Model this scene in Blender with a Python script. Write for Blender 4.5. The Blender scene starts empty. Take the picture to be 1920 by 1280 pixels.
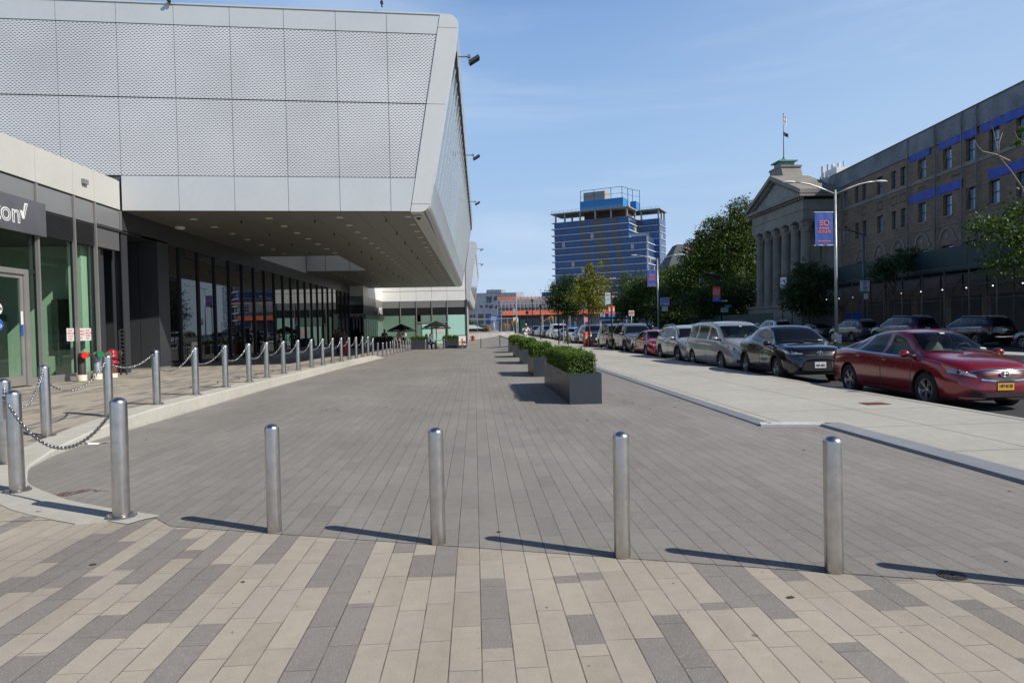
import bpy, math, random
from math import radians as rad, sin, cos, pi, sqrt
from mathutils import Vector, Matrix
from mathutils.bvhtree import BVHTree
random.seed(7)
SC = bpy.context.scene
COL = SC.collection
# ------------------------------------------------------------------ camera
F = 1240.0; EYE = 1.6
YAW = math.atan(70 / F); PIT = -math.atan(28.5 / F); ROL = rad(1.2)
FW = Vector((sin(YAW) * cos(PIT), cos(YAW) * cos(PIT), sin(PIT)))
_r = Vector((cos(YAW), -sin(YAW), 0)); _u = _r.cross(FW)
RT = _r * cos(ROL) - _u * sin(ROL); UP = _u * cos(ROL) + _r * sin(ROL)
OR = Vector((0, 0, EYE))
cam = bpy.data.cameras.new('camera'); camo = bpy.data.objects.new('camera', cam); COL.objects.link(camo)
camo.matrix_world = Matrix(((RT.x, UP.x, -FW.x, 0), (RT.y, UP.y, -FW.y, 0), (RT.z, UP.z, -FW.z, EYE), (0, 0, 0, 1)))
cam.sensor_width = 36; cam.lens = 36 * F / 1920; cam.clip_end = 6000; cam.clip_start = 0.05
SC.camera = camo
def ray(x, y): return FW + RT * ((x - 960) / F) - UP * ((y - 640) / F)
def PZ(x, y, z=0.0):
    d = ray(x, y); return OR + d * ((z - EYE) / d.z)
def PY(x, y, Y):
    d = ray(x, y); return OR + d * (Y / d.y)
def PX(x, y, X):
    d = ray(x, y); return OR + d * (X / d.x)
def sstep(a, b, x):
    t = min(1, max(0, (x - a) / (b - a))); return t * t * (3 - 2 * t)
def gz(x, y):
    return -0.0062 * max(0, min(y, 130) - 26) * (1 - sstep(0.5, 5.5, x))
# ------------------------------------------------------------------ mesh collector
class MB:
    def __init__(s): s.v = []; s.f = []; s.m = []
    def add(s, vs, fs, mi=0):
        b = len(s.v); s.v += [tuple(p) for p in vs]
        for f in fs: s.f.append(tuple(b + i for i in f)); s.m.append(mi)
    def box(s, x0, x1, y0, y1, z0, z1, mi=0):
        v = [(x, y, z) for z in (z0, z1) for y in (y0, y1) for x in (x0, x1)]
        s.add(v, [(0, 2, 3, 1), (4, 5, 7, 6), (0, 1, 5, 4), (1, 3, 7, 5), (3, 2, 6, 7), (2, 0, 4, 6)], mi); return s
    def obox(s, c, sz, M=None, mi=0):
        M = M or Matrix()
        v = [Vector(c) + M.to_3x3() @ Vector((x * sz[0] / 2, y * sz[1] / 2, z * sz[2] / 2)) for z in (-1, 1) for y in (-1, 1) for x in (-1, 1)]
        s.add(v, [(0, 2, 3, 1), (4, 5, 7, 6), (0, 1, 5, 4), (1, 3, 7, 5), (3, 2, 6, 7), (2, 0, 4, 6)], mi); return s
    def quad(s, a, b, c, d, mi=0): s.add([a, b, c, d], [(0, 1, 2, 3)], mi); return s
    def hexa(s, a, b, c, d, off, mi=0):
        off = Vector(off); q = [Vector(p) for p in (a, b, c, d)]
        s.add(q + [p + off for p in q], [(3, 2, 1, 0), (4, 5, 6, 7), (0, 1, 5, 4), (1, 2, 6, 5), (2, 3, 7, 6), (3, 0, 4, 7)], mi); return s
    def bar(s, a, b, w, h=None, mi=0):
        a = Vector(a); b = Vector(b); d = (b - a).normalized(); h = h or w
        ref = Vector((0, 0, 1)) if abs(d.z) < .95 else Vector((0, 1, 0))
        u = d.cross(ref).normalized(); n = u.cross(d)
        v = [p + u * (i * w / 2) + n * (j * h / 2) for p in (a, b) for i, j in ((-1, -1), (1, -1), (1, 1), (-1, 1))]
        s.add(v, [(3, 2, 1, 0), (4, 5, 6, 7), (0, 1, 5, 4), (1, 2, 6, 5), (2, 3, 7, 6), (3, 0, 4, 7)], mi); return s
    def tube(s, pts, r, n=8, mi=0, cap=True):
        pts = [Vector(p) for p in pts]; rs = r if isinstance(r, (list, tuple)) else [r] * len(pts)
        b = len(s.v); pu = None
        for i, p in enumerate(pts):
            d = (pts[min(i + 1, len(pts) - 1)] - pts[max(i - 1, 0)]).normalized()
            if pu is None:
                ref = Vector((0, 0, 1)) if abs(d.z) < .9 else Vector((1, 0, 0)); pu = d.cross(ref).normalized()
            else: pu = (pu - d * pu.dot(d)).normalized()
            w = d.cross(pu)
            for k in range(n):
                a = 2 * pi * k / n; s.v.append(tuple(p + (pu * cos(a) + w * sin(a)) * rs[i]))
        for i in range(len(pts) - 1):
            for k in range(n):
                s.f.append((b + i * n + k, b + i * n + (k + 1) % n, b + (i + 1) * n + (k + 1) % n, b + (i + 1) * n + k)); s.m.append(mi)
        if cap:
            s.f.append(tuple(b + k for k in reversed(range(n)))); s.m.append(mi)
            s.f.append(tuple(b + (len(pts) - 1) * n + k for k in range(n))); s.m.append(mi)
        return s
    def lathe(s, prof, c=(0, 0, 0), n=20, ax='z', mi=0):
        b = len(s.v); c = Vector(c)
        for r, z in prof:
            for k in range(n):
                a = 2 * pi * k / n; x, y = r * cos(a), r * sin(a)
                p = (x, y, z) if ax == 'z' else ((x, z, y) if ax == 'y' else (z, x, y))
                s.v.append(tuple(c + Vector(p)))
        for i in range(len(prof) - 1):
            for k in range(n):
                q = (b + i * n + k, b + i * n + (k + 1) % n, b + (i + 1) * n + (k + 1) % n, b + (i + 1) * n + k)
                s.f.append(q if ax != 'y' else q[::-1]); s.m.append(mi)
        return s
    def sphere(s, c, r, n=12, m=8, mi=0):
        r = r if isinstance(r, (tuple, list)) else (r, r, r); b = len(s.v); c = Vector(c)
        for i in range(m + 1):
            t = pi * i / m
            for k in range(n):
                a = 2 * pi * k / n
                s.v.append((c.x + r[0] * sin(t) * cos(a), c.y + r[1] * sin(t) * sin(a), c.z - r[2] * cos(t)))
        for i in range(m):
            for k in range(n):
                s.f.append((b + i * n + k, b + i * n + (k + 1) % n, b + (i + 1) * n + (k + 1) % n, b + (i + 1) * n + k)); s.m.append(mi)
        return s
    def prism(s, poly, off, mi=0):
        off = Vector(off); a = [Vector(p) for p in poly]; n = len(a)
        s.add(a + [p + off for p in a], [tuple(reversed(range(n))), tuple(range(n, 2 * n))] + [(i, (i + 1) % n, n + (i + 1) % n, n + i) for i in range(n)], mi); return s
    def grid(s, P, mi=0):
        b = len(s.v); n = len(P[0])
        for row in P: s.v += [tuple(p) for p in row]
        for i in range(len(P) - 1):
            for j in range(n - 1):
                s.f.append((b + i * n + j, b + i * n + j + 1, b + (i + 1) * n + j + 1, b + (i + 1) * n + j)); s.m.append(mi)
        return s
    def mesh(s, name, mats, smooth=False, inv=None, fix=True):
        me = bpy.data.meshes.new(name)
        v = [tuple(inv @ Vector(p)) for p in s.v] if inv else s.v
        me.from_pydata(v, [], s.f)
        for m in (mats if isinstance(mats, (list, tuple)) else [mats]): me.materials.append(m)
        me.polygons.foreach_set('material_index', s.m)
        if smooth: me.polygons.foreach_set('use_smooth', [True] * len(s.f))
        me.update()
        if smooth == 'auto': me.set_sharp_from_angle(angle=rad(35))
        return me
    def build(s, name, mats, parent=None, smooth=False, **kw):
        inv = WM[parent.name].inverted() if parent else None
        o = bpy.data.objects.new(name, s.mesh(name, mats, smooth, inv)); COL.objects.link(o)
        if parent: o.parent = parent; WM[o.name] = WM[parent.name]
        else: WM[o.name] = Matrix()
        if kw: tag(o, **kw)
        return o
    def thing(s, name, mats, label, cat, group=None, loc=None, smooth=False, kind=None):
        """top-level single mesh, origin at loc"""
        M = Matrix.Translation(loc) if loc is not None else Matrix()
        o = bpy.data.objects.new(name, s.mesh(name, mats, smooth, M.inverted())); COL.objects.link(o)
        o.matrix_basis = M; WM[o.name] = M; tag(o, label, cat, group, kind); return o
WM = {}
def tag(o, label=None, cat=None, group=None, kind=None):
    if label: o['label'] = label
    if cat: o['category'] = cat
    if group: o['group'] = group
    if kind: o['kind'] = kind
    return o
def empty(name, loc, label, cat, group=None, rz=0, sc=1):
    o = bpy.data.objects.new(name, None); COL.objects.link(o)
    M = Matrix.Translation(loc) @ Matrix.Rotation(rz, 4, 'Z') @ Matrix.Scale(sc, 4)
    o.matrix_basis = M; WM[o.name] = M; o.empty_display_size = .2
    return tag(o, label, cat, group)
def copy_tree(o, parent=None):
    c = o.copy(); COL.objects.link(c); c.parent = parent
    for ch in list(o.children): copy_tree(ch, c)
    return c
def dup(o, loc, rz, label, group=None, sc=1):
    c = copy_tree(o); c.matrix_basis = Matrix.Translation(loc) @ Matrix.Rotation(rz, 4, 'Z') @ Matrix.Scale(sc, 4)
    WM[c.name] = c.matrix_basis.copy(); c['label'] = label
    if group: c['group'] = group
    return c
def move(o, loc, rz=0, sc=1):
    o.matrix_basis = Matrix.Translation(loc) @ Matrix.Rotation(rz, 4, 'Z') @ Matrix.Scale(sc, 4)
def text(body, size, m, org, right, up, parent, ext=.004, name='lettering', align='CENTER', bold=0, sx=1):
    cu = bpy.data.curves.new('t', 'FONT'); cu.body = body; cu.size = size; cu.align_x = align; cu.align_y = 'CENTER'
    cu.extrude = ext; cu.offset = bold
    t = bpy.data.objects.new('t', cu); me = bpy.data.meshes.new_from_object(t)
    r = Vector(right).normalized(); u = Vector(up).normalized(); n = r.cross(u); org = Vector(org)
    inv = WM[parent.name].inverted()
    for v in me.vertices: v.co = inv @ (org + r * (v.co.x * sx) + u * v.co.y + n * v.co.z)
    me.materials.clear(); me.materials.append(m); me.name = name
    bpy.data.objects.remove(t); bpy.data.curves.remove(cu)
    o = bpy.data.objects.new(name, me); COL.objects.link(o); o.parent = parent; WM[o.name] = WM[parent.name]; return o
# ------------------------------------------------------------------ materials
class NT:
    def __init__(s, name):
        s.mat = bpy.data.materials.new(name); s.mat.use_nodes = True; s.t = s.mat.node_tree; s.n = s.t.nodes
        s.b = s.n['Principled BSDF']; s.out = s.n['Material Output']
    def node(s, ty, **kw):
        n = s.n.new(ty)
        for k, v in kw.items(): setattr(n, k, v)
        return n
    def link(s, a, b): s.t.links.new(a, b)
    def put(s, sock, v):
        if hasattr(v, 'is_linked') or hasattr(v, 'node'): s.link(v, sock)
        elif isinstance(v, (tuple, list)) and len(v) == 3 and len(sock.default_value) == 4: sock.default_value = (*v, 1)
        else: sock.default_value = v
    def m(s, op, a, b=0, c=None, clamp=False):
        n = s.node('ShaderNodeMath', operation=op, use_clamp=clamp); s.put(n.inputs[0], a); s.put(n.inputs[1], b)
        if c is not None: s.put(n.inputs[2], c)
        return n.outputs[0]
    def mix(s, f, a, b, bt='MIX'):
        n = s.node('ShaderNodeMix', data_type='RGBA', blend_type=bt); s.put(n.inputs[0], f); s.put(n.inputs[6], a); s.put(n.inputs[7], b); return n.outputs[2]
    def pos(s):
        g = s.node('ShaderNodeNewGeometry'); return g.outputs['Position']
    def obj(s): return s.node('ShaderNodeTexCoord').outputs['Object']
    def sep(s, v):
        n = s.node('ShaderNodeSeparateXYZ'); s.link(v, n.inputs[0]); return n.outputs
    def comb(s, x, y, z=0):
        n = s.node('ShaderNodeCombineXYZ'); s.put(n.inputs[0], x); s.put(n.inputs[1], y); s.put(n.inputs[2], z); return n.outputs[0]
    def noise(s, v, sc, det=3, rough=.55):
        n = s.node('ShaderNodeTexNoise'); s.link(v, n.inputs['Vector']); n.inputs['Scale'].default_value = sc
        n.inputs['Detail'].default_value = det; n.inputs['Roughness'].default_value = rough; return n.outputs[0]
    def white(s, v):
        n = s.node('ShaderNodeTexWhiteNoise', noise_dimensions='2D'); s.link(v, n.inputs['Vector']); return n.outputs[0]
    def rng(s, v, a, b, c=0, d=1, smooth=False):
        n = s.node('ShaderNodeMapRange', interpolation_type='SMOOTHSTEP' if smooth else 'LINEAR'); s.put(n.inputs[0], v)
        for i, x in enumerate((a, b, c, d)): n.inputs[i + 1].default_value = x
        return n.outputs[0]
    def bump(s, h, st=.3, dist=.01):
        n = s.node('ShaderNodeBump'); n.inputs['Strength'].default_value = st; n.inputs['Distance'].default_value = dist
        s.link(h, n.inputs['Height']); s.link(n.outputs[0], s.b.inputs['Normal'])
    def fin(s, col=None, rough=.6, metal=0, spec=.5, **kw):
        if col is not None: s.put(s.b.inputs['Base Color'], col)
        s.put(s.b.inputs['Roughness'], rough); s.put(s.b.inputs['Metallic'], metal); s.b.inputs['Specular IOR Level'].default_value = spec
        for k, v in kw.items(): s.put(s.b.inputs[k.replace('_', ' ')], v)
        return s.mat
def mat(name, col, rough=.6, metal=0, spec=.4, var=.12, sc=1.2, bump=0, bsc=60, **kw):
    t = NT(name)
    if var:
        p = t.obj(); n = t.noise(p, sc, 4, .6); n2 = t.noise(p, sc * 14, 2)
        f = t.m('ADD', t.rng(n, .3, .7, 1 - var, 1 + var), t.rng(n2, .3, .7, -var * .4, var * .4))
        c = t.mix(1, col, t.comb(f, f, f), 'MULTIPLY')
        if bump: t.bump(t.noise(p, bsc, 3), bump, .004)
        r = t.m('ADD', rough - .06, t.m('MULTIPLY', n, .12))
        return t.fin(c, r, metal, spec, **kw)
    return t.fin(col, rough, metal, spec, **kw)
def emis(name, col, st):
    t = NT(name); return t.fin((.8, .8, .8), .5, Emission_Color=(*col, 1), Emission_Strength=st)
def glassy(name, tint, alpha=.5, rough=.02, refl=1.0):
    """tinted window pane: lets light through, mirrors more at grazing angles"""
    t = NT(name); t.n.remove(t.b)
    tr = t.node('ShaderNodeBsdfTransparent'); t.put(tr.inputs[0], tuple(tint))
    gl = t.node('ShaderNodeBsdfGlossy'); gl.inputs['Roughness'].default_value = rough; t.put(gl.inputs[0], (.92, .95, .96))
    lw = t.node('ShaderNodeLayerWeight'); lw.inputs[0].default_value = .5; fr = t.m('ADD', .045, t.m('MULTIPLY', t.m('POWER', lw.outputs['Facing'], 5), .955))
    mx = t.node('ShaderNodeMixShader'); t.link(t.m('MULTIPLY', fr, refl, clamp=True), mx.inputs[0])
    t.link(tr.outputs[0], mx.inputs[1]); t.link(gl.outputs[0], mx.inputs[2]); t.link(mx.outputs[0], t.out.inputs[0]); return t.mat
def pavers(name, kind):
    t = NT(name); X, Y, Z = t.sep(t.pos())[:3]
    W, L = .156, .46
    u = t.m('DIVIDE', X, W); row = t.m('FLOOR', u); fx = t.m('FRACT', u)
    h = t.white(t.comb(row, 3.7)); v = t.m('ADD', t.m('DIVIDE', Y, L), t.m('MULTIPLY', t.m('ROUND', t.m('MULTIPLY', h, 6)), .1667))
    col = t.m('FLOOR', v); fy = t.m('FRACT', v)
    idn = t.white(t.comb(row, col)); idb = t.white(t.comb(t.m('ADD', row, 91.3), col))
    ax = t.m('MULTIPLY', t.m('MINIMUM', fx, t.m('SUBTRACT', 1, fx)), W); ay = t.m('MULTIPLY', t.m('MINIMUM', fy, t.m('SUBTRACT', 1, fy)), L)
    jn = t.noise(t.comb(X, Y), 3.4, 3)
    jx = t.rng(ax, .0014, .0046, 0, 1, True); jy = t.rng(ay, .0008, .0034, .12, 1, True)
    j = t.m('MULTIPLY', jx, jy); j = t.m('MAXIMUM', j, t.rng(jn, .40, .72, 0, .75))
    big = t.noise(t.comb(X, Y), .35, 4, .6); fine = t.noise(t.pos(), 260, 2, .7); mid = t.noise(t.pos(), 9, 4, .65)
    if kind == 'dark':
        base = t.mix(t.rng(idb, 0, 1), (.238, .220, .196), (.256, .238, .212)); base = t.mix(t.rng(idn, .8, 1, 0, .5), base, (.276, .257, .229)); base = t.mix(t.rng(idn, .2, 0, 0, .6), base, (.205, .191, .172))
    else:
        half = t.m('FLOOR', t.m('MULTIPLY', t.m('ADD', v, t.m('MULTIPLY', h, 7)), .5)); pick = t.m('ADD', t.m('MULTIPLY', t.white(t.comb(row, half)), .8), t.m('MULTIPLY', idn, .2))
        lt = t.mix(idb, (.42, .365, .29), (.38, .338, .278)); lt = t.mix(t.rng(idn, .7, 1, 0, .7), lt, (.345, .293, .23))
        dk = t.mix(idb, (.228, .206, .182), (.256, .232, .207)); base = t.mix(t.m('GREATER_THAN', pick, .655), lt, dk)
    f = t.m('MULTIPLY', t.rng(big, .3, .7, .88, 1.10), t.m('MULTIPLY', t.rng(fine, .3, .75, .84, 1.18), t.rng(mid, .3, .7, .93, 1.06)))
    base = t.mix(1, base, t.comb(f, f, f), 'MULTIPLY')
    st = t.noise(t.comb(X, Y), 1.7, 5, .7); base = t.mix(t.rng(st, .66, .74, 0, .35), base, (.10, .092, .085))
    sp = t.noise(t.comb(X, Y), 23, 1); base = t.mix(t.rng(sp, .76, .79, 0, .75), base, (.05, .045, .04))
    wear = t.noise(t.comb(t.m('MULTIPLY', X, .9), t.m('MULTIPLY', Y, .12)), 1, 4, .6); wf = t.rng(wear, .35, .68, .90, 1.08); base = t.mix(1, base, t.comb(wf, wf, wf), 'MULTIPLY')
    vo = t.node('ShaderNodeTexVoronoi', feature='F1'); t.link(t.comb(X, Y), vo.inputs['Vector']); vo.inputs['Scale'].default_value = 1.9
    sz = t.white(t.comb(t.m('FLOOR', t.m('MULTIPLY', t.sep(vo.outputs['Position'])[0], 977)), 2.2)); gum = t.m('LESS_THAN', vo.outputs['Distance'], t.m('MULTIPLY', t.rng(sz, .45, 1, 0, 1), .045))
    base = t.mix(t.m('MULTIPLY', gum, .55), base, (.07, .062, .055))
    v2 = t.node('ShaderNodeTexVoronoi', feature='F1'); t.link(t.pos(), v2.inputs['Vector']); v2.inputs['Scale'].default_value = 75
    base = t.mix(t.rng(v2.outputs['Distance'], .16, .30, .5, 0), base, (.50, .47, .42) if kind == 'stripe' else (.40, .38, .35))
    c = t.mix(t.m('MULTIPLY', t.m('SUBTRACT', 1, j), .85), base, (.062, .054, .046))
    t.bump(t.m('ADD', t.m('MULTIPLY', j, 1), t.m('MULTIPLY', fine, .35)), .5, .006)
    return t.fin(c, .82, 0, .35)
def concrete(name, c0, joints=None, big=.25):
    t = NT(name); p = t.pos(); X, Y, Z = t.sep(p)[:3]
    n1 = t.noise(p, big, 5, .65); n2 = t.noise(p, 6, 4, .7); n3 = t.noise(p, 140, 2)
    f = t.m('MULTIPLY', t.rng(n1, .3, .7, .86, 1.10), t.m('MULTIPLY', t.rng(n2, .3, .72, .90, 1.07), t.rng(n3, .3, .7, .94, 1.06)))
    c = t.mix(1, c0, t.comb(f, f, f), 'MULTIPLY')
    sp = t.noise(p, 3.1, 5, .75); c = t.mix(t.rng(sp, .68, .75, 0, .5), c, tuple(x * .45 for x in c0))
    h = n3
    if joints:
        w, l, ox = joints
        fx = t.m('FRACT', t.m('DIVIDE', t.m('SUBTRACT', X, ox), w)); fy = t.m('FRACT', t.m('DIVIDE', Y, l))
        a = t.m('MULTIPLY', t.m('MINIMUM', fx, t.m('SUBTRACT', 1, fx)), w); b = t.m('MULTIPLY', t.m('MINIMUM', fy, t.m('SUBTRACT', 1, fy)), l)
        j = t.rng(t.m('MINIMUM', a, b), .005, .018, 0, 1, True); c = t.mix(j, tuple(x * .34 for x in c0), c)
        h = t.m('ADD', j, t.m('MULTIPLY', n3, .2))
    t.bump(h, .35, .006)
    return t.fin(c, .85, 0, .3)
def leaf(name, a, b):
    t = NT(name); g = t.node('ShaderNodeNewGeometry'); r = g.outputs['Random Per Island']
    c = t.mix(r, a, b); n = t.noise(t.obj(), 1.1, 2); c = t.mix(t.rng(n, .35, .65), c, t.mix(.5, a, tuple(x * .6 for x in b)))
    t.fin(c, .5, 0, .3)
    tl = t.node('ShaderNodeBsdfTranslucent'); t.link(t.mix(1, c, (1.3, 1.4, .5), 'MULTIPLY'), tl.inputs[0])
    mx = t.node('ShaderNodeMixShader'); mx.inputs[0].default_value = .3; t.link(t.b.outputs[0], mx.inputs[1]); t.link(tl.outputs[0], mx.inputs[2]); t.link(mx.outputs[0], t.out.inputs[0])
    return t.mat
def paint(name, col, flake=.25, rough=.28):
    t = NT(name); p = t.obj(); n = t.noise(p, 900, 1); d = t.noise(p, 2.5, 4, .6)
    c = t.mix(t.rng(n, .4, .6, 0, flake), col, tuple(min(1, x * 1.8 + .01) for x in col))
    dust = t.rng(t.sep(p)[2], .75, .2, 0, .22); c = t.mix(t.m('MULTIPLY', dust, t.rng(d, .35, .65)), c, (.16, .14, .12))
    return t.fin(c, rough, .35, .5, Coat_Weight=1.0, Coat_Roughness=.03)
M = {}
M['steel'] = None
def _steel():
    t = NT('brushed_steel'); p = t.obj(); x, y, z = t.sep(p)[:3]
    b = t.noise(t.comb(t.m('MULTIPLY', x, 260), t.m('MULTIPLY', y, 260), t.m('MULTIPLY', z, 4)), 1, 2); d = t.noise(p, 7, 4, .7)
    c = t.mix(t.rng(d, .4, .75), (.62, .60, .58), (.46, .44, .42)); c = t.mix(t.rng(z, .12, .0, 0, .55), c, (.33, .29, .25))
    sp = t.noise(p, 60, 2); c = t.mix(t.rng(sp, .68, .74, 0, .5), c, (.28, .22, .17))
    t.bump(b, .12, .002)
    return t.fin(c, t.m('ADD', .22, t.m('MULTIPLY', b, .16)), 1, .5)
M['steel'] = _steel()
M['chain'] = mat('chain_steel', (.50, .49, .48), .28, 1, .5, .2, 20)
M['plaza'] = pavers('grey_paving', 'dark'); M['stripe'] = pavers('striped_paving', 'stripe')
M['walk'] = concrete('walk_concrete', (.43, .41, .355), (1.83, 1.83, 8.3)); M['kerb'] = concrete('kerb_concrete', (.42, .405, .37))
M['bluestone'] = concrete('steel_kerb_strip', (.27, .28, .30)); M['asphalt'] = concrete('asphalt', (.060, .060, .062), None, .12)
M['white'] = mat('white_paint', (.8, .8, .78), .5); M['black'] = mat('black_paint', (.012, .012, .013), .4); M['rubber'] = mat('tyre_rubber', (.016, .016, .017), .75, var=.2, sc=9)
M['alu'] = mat('aluminium_cladding', (.575, .59, .585), .42, .15, .5, .035, .5); M['alu_side'] = mat('aluminium_side', (.52, .52, .50), .32, .5, .5, .04, .4)
M['fascia'] = mat('pale_fascia', (.50, .495, .455), .5, 0, .4, .05, .6)
M['gap'] = mat('joint_shadow_gap', (.10, .10, .104), .8, var=0)
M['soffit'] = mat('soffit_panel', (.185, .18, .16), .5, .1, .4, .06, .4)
M['charcoal'] = mat('charcoal_panel', (.058, .061, .067), .35, .3, .5, .08, .6); M['midgrey'] = mat('grey_metal_panel', (.22, .225, .23), .4, .2, .5, .05, .6)
M['mull'] = mat('pale_mullion', (.33, .315, .30), .4, .5, .5, .05); M['mulld'] = mat('dark_mullion', (.035, .036, .038), .4, .3, .5, .05)
M['bronze'] = mat('frame_metal', (.42, .405, .38), .4, .6, .5, .05)
M['dglass'] = mat('dark_reflective_glass', (.006, .007, .008), .015, 0, .6, var=0)
M['skyglass'] = mat('sky_reflecting_glass', (.50, .63, .78), .06, .0, .8, var=0)  # sky reflection painted in as a pale blue base colour
M['shopglass'] = glassy('green_shop_glass', (.82, .925, .85), refl=1.0)
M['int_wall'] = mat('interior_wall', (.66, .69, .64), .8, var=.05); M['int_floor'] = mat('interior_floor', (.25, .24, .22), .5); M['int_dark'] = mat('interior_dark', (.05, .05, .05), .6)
M['teal'] = mat('teal_backed_glass', (.42, .70, .61), .12, 0, .6, .05, .5); M['teal2'] = mat('green_backed_glass', (.15, .25, .19), .08, 0, .6, .06, .5)
M['lit'] = emis('downlight_lens', (1, .93, .8), 1.1)
M['red'] = mat('red_paint', (.30, .014, .028), .35); M['redbright'] = mat('bright_red_cap', (.62, .02, .02), .4); M['green'] = mat('green_cap', (.01, .17, .06), .4)
M['pipe_dark'] = mat('dark_pipe', (.06, .05, .048), .5, .3); M['pipe_grey'] = mat('galvanised_pipe', (.34, .37, .39), .4, .5, var=.2, sc=8)
M['brass'] = mat('brass_fitting', (.40, .24, .14), .4, .8, var=.25, sc=20); M['rust'] = mat('rusty_iron', (.17, .055, .035), .7, .2, var=.3, sc=15)
M['cream'] = mat('cream_base', (.62, .56, .44), .7, var=.15, sc=8)
M['planter'] = mat('planter_steel', (.055, .062, .075), .38, .35, .5, .1, 1.5); M['soil'] = mat('soil', (.03, .022, .016), .95, var=.3, sc=20)
M['leaf_hedge'] = leaf('hedge_leaf', (.055, .115, .014), (.165, .24, .034)); M['hedge_core'] = mat('hedge_core', (.012, .022, .006), .9)
M['leaf_dark'] = leaf('dark_leaf', (.028, .055, .014), (.058, .098, .024)); M['leaf_mid'] = leaf('green_leaf', (.045, .085, .016), (.11, .15, .030)); M['leaf_yel'] = leaf('yellow_leaf', (.12, .15, .02), (.34, .32, .04))
M['bark'] = mat('bark', (.10, .08, .062), .9, var=.3, sc=9, bump=.6, bsc=30); M['barklight'] = mat('pale_bark', (.26, .215, .18), .85, var=.3, sc=9, bump=.5, bsc=30)
M['grass'] = leaf('grass_blade', (.09, .13, .02), (.24, .24, .05))
M['galv'] = mat('galvanised_pole', (.46, .47, .48), .42, .55, .5, .1, 3); M['blackpole'] = mat('black_pole', (.01, .01, .011), .45)
M['banner'] = mat('blue_banner', (.045, .095, .36), .6, var=.18, sc=2.5); M['orange_t'] = mat('banner_orange_ink', (.85, .22, .12), .6, var=.05)
M['orange'] = mat('orange_banner', (.80, .12, .04), .6); M['bluesign'] = mat('blue_sign', (.02, .09, .42), .45); M['greensign'] = mat('green_sign', (.01, .20, .14), .45)
M['signwhite'] = mat('white_sign', (.72, .72, .70), .5, var=.05); M['pink'] = mat('pink_print', (.75, .30, .34), .6)
M['sred'] = mat('sign_red', (.55, .03, .03), .5); M['yellow'] = mat('yellow_plate', (.78, .42, .02), .5, var=.05); M['navy'] = mat('navy_ink', (.012, .02, .09), .5)
M['cone'] = mat('traffic_orange', (.80, .10, .02), .5, var=.1, sc=6); M['tlyellow'] = mat('signal_yellow', (.62, .30, .02), .5)
# ================================================================== ground
def interp(tab, x):
    if x <= tab[0][0]: return tab[0][1]
    for (a, b), (c, d) in zip(tab, tab[1:]):
        if x <= c: return b + (d - b) * (x - a) / (c - a)
    return tab[-1][1]
CURB = [(5.95, -2.76), (6.27, -3.36), (6.62, -3.94), (7.26, -4.68), (7.57, -4.97), (8.27, -5.42), (9.2, -5.68), (10.2, -5.80), (11.6, -5.84), (14, -5.85), (18, -5.83), (28, -5.55), (40, -5.28), (53, -4.78), (60, -4.5)]
def zw(y): return .24 * sstep(7.0, 12.8, y) * (1 - sstep(35.5, 39.5, y))
def yb(x): return 4.77 - .33 * x
def kx(y): return 8.26 + .0058 * (y - 9.8)
g = MB(); g.grid([[(x, y, -1.1) for x in (-400, 0, 500)] for y in (-60, 100, 900)])
g.build('ground', M['asphalt'], kind='structure')
g = MB(); g.grid([[(x, y, -.004) for x in (-30, -12, -5, 0, 5.19)] for y in (-10, 0, 5, 9)]); g.build('striped_pavement', M['stripe'], kind='structure')
ys = [6 + (i / 40) ** 2 * 134 for i in range(41)]; g = MB()
cols = []
for i in range(45):
    x = -5.8 + 11 * i / 44
    y0 = yb(x) if x > -2.8 else next((yy / 20 for yy in range(118, 260) if interp(CURB, yy / 20) < x), 11) - .12
    cols.append([(x, y0 + (y - 6) * (140 - y0) / 134, gz(x, y)) for y in ys])
g.grid([[c[k] for c in cols] for k in range(len(ys))]); g.build('plaza_pavement', M['plaza'], kind='structure')
g = MB(); g.grid([[(-28 + (interp(CURB, y) - .2 + 28) * t, y, zw(y) + gz(-6, y)) for t in (0, .3, .6, .75, .85, .93, 1)] for y in [5.95 + i * .5 for i in range(28)] + [20 + i * 2.0 for i in range(46)]])
g.build('raised_pavement', M['stripe'], kind='structure')
g = MB(); P = []
for i in range(120):
    y = 5.95 + 54 * (i / 119) ** 1.6; e = .02
    x = interp(CURB, y); t = Vector((interp(CURB, y + e) - interp(CURB, y - e), 2 * e)).normalized(); n = Vector((-t.y, t.x))
    w = .30 if y < 6.1 else .46
    zt = gz(x, y) + zw(y) + .005
    a = (x, y)
    P.append([(x, y, gz(x, y) - .1), (x, y, zt - .02), (x + n.x * .02, y + n.y * .02, zt), (x + n.x * w, y + n.y * w, zt + .001), (x + n.x * w, y + n.y * w, zt - .2)])
g.grid(P); g.build('pavement_kerb', concrete('kerb_pale', (.48, .46, .40)), kind='structure')
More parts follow.
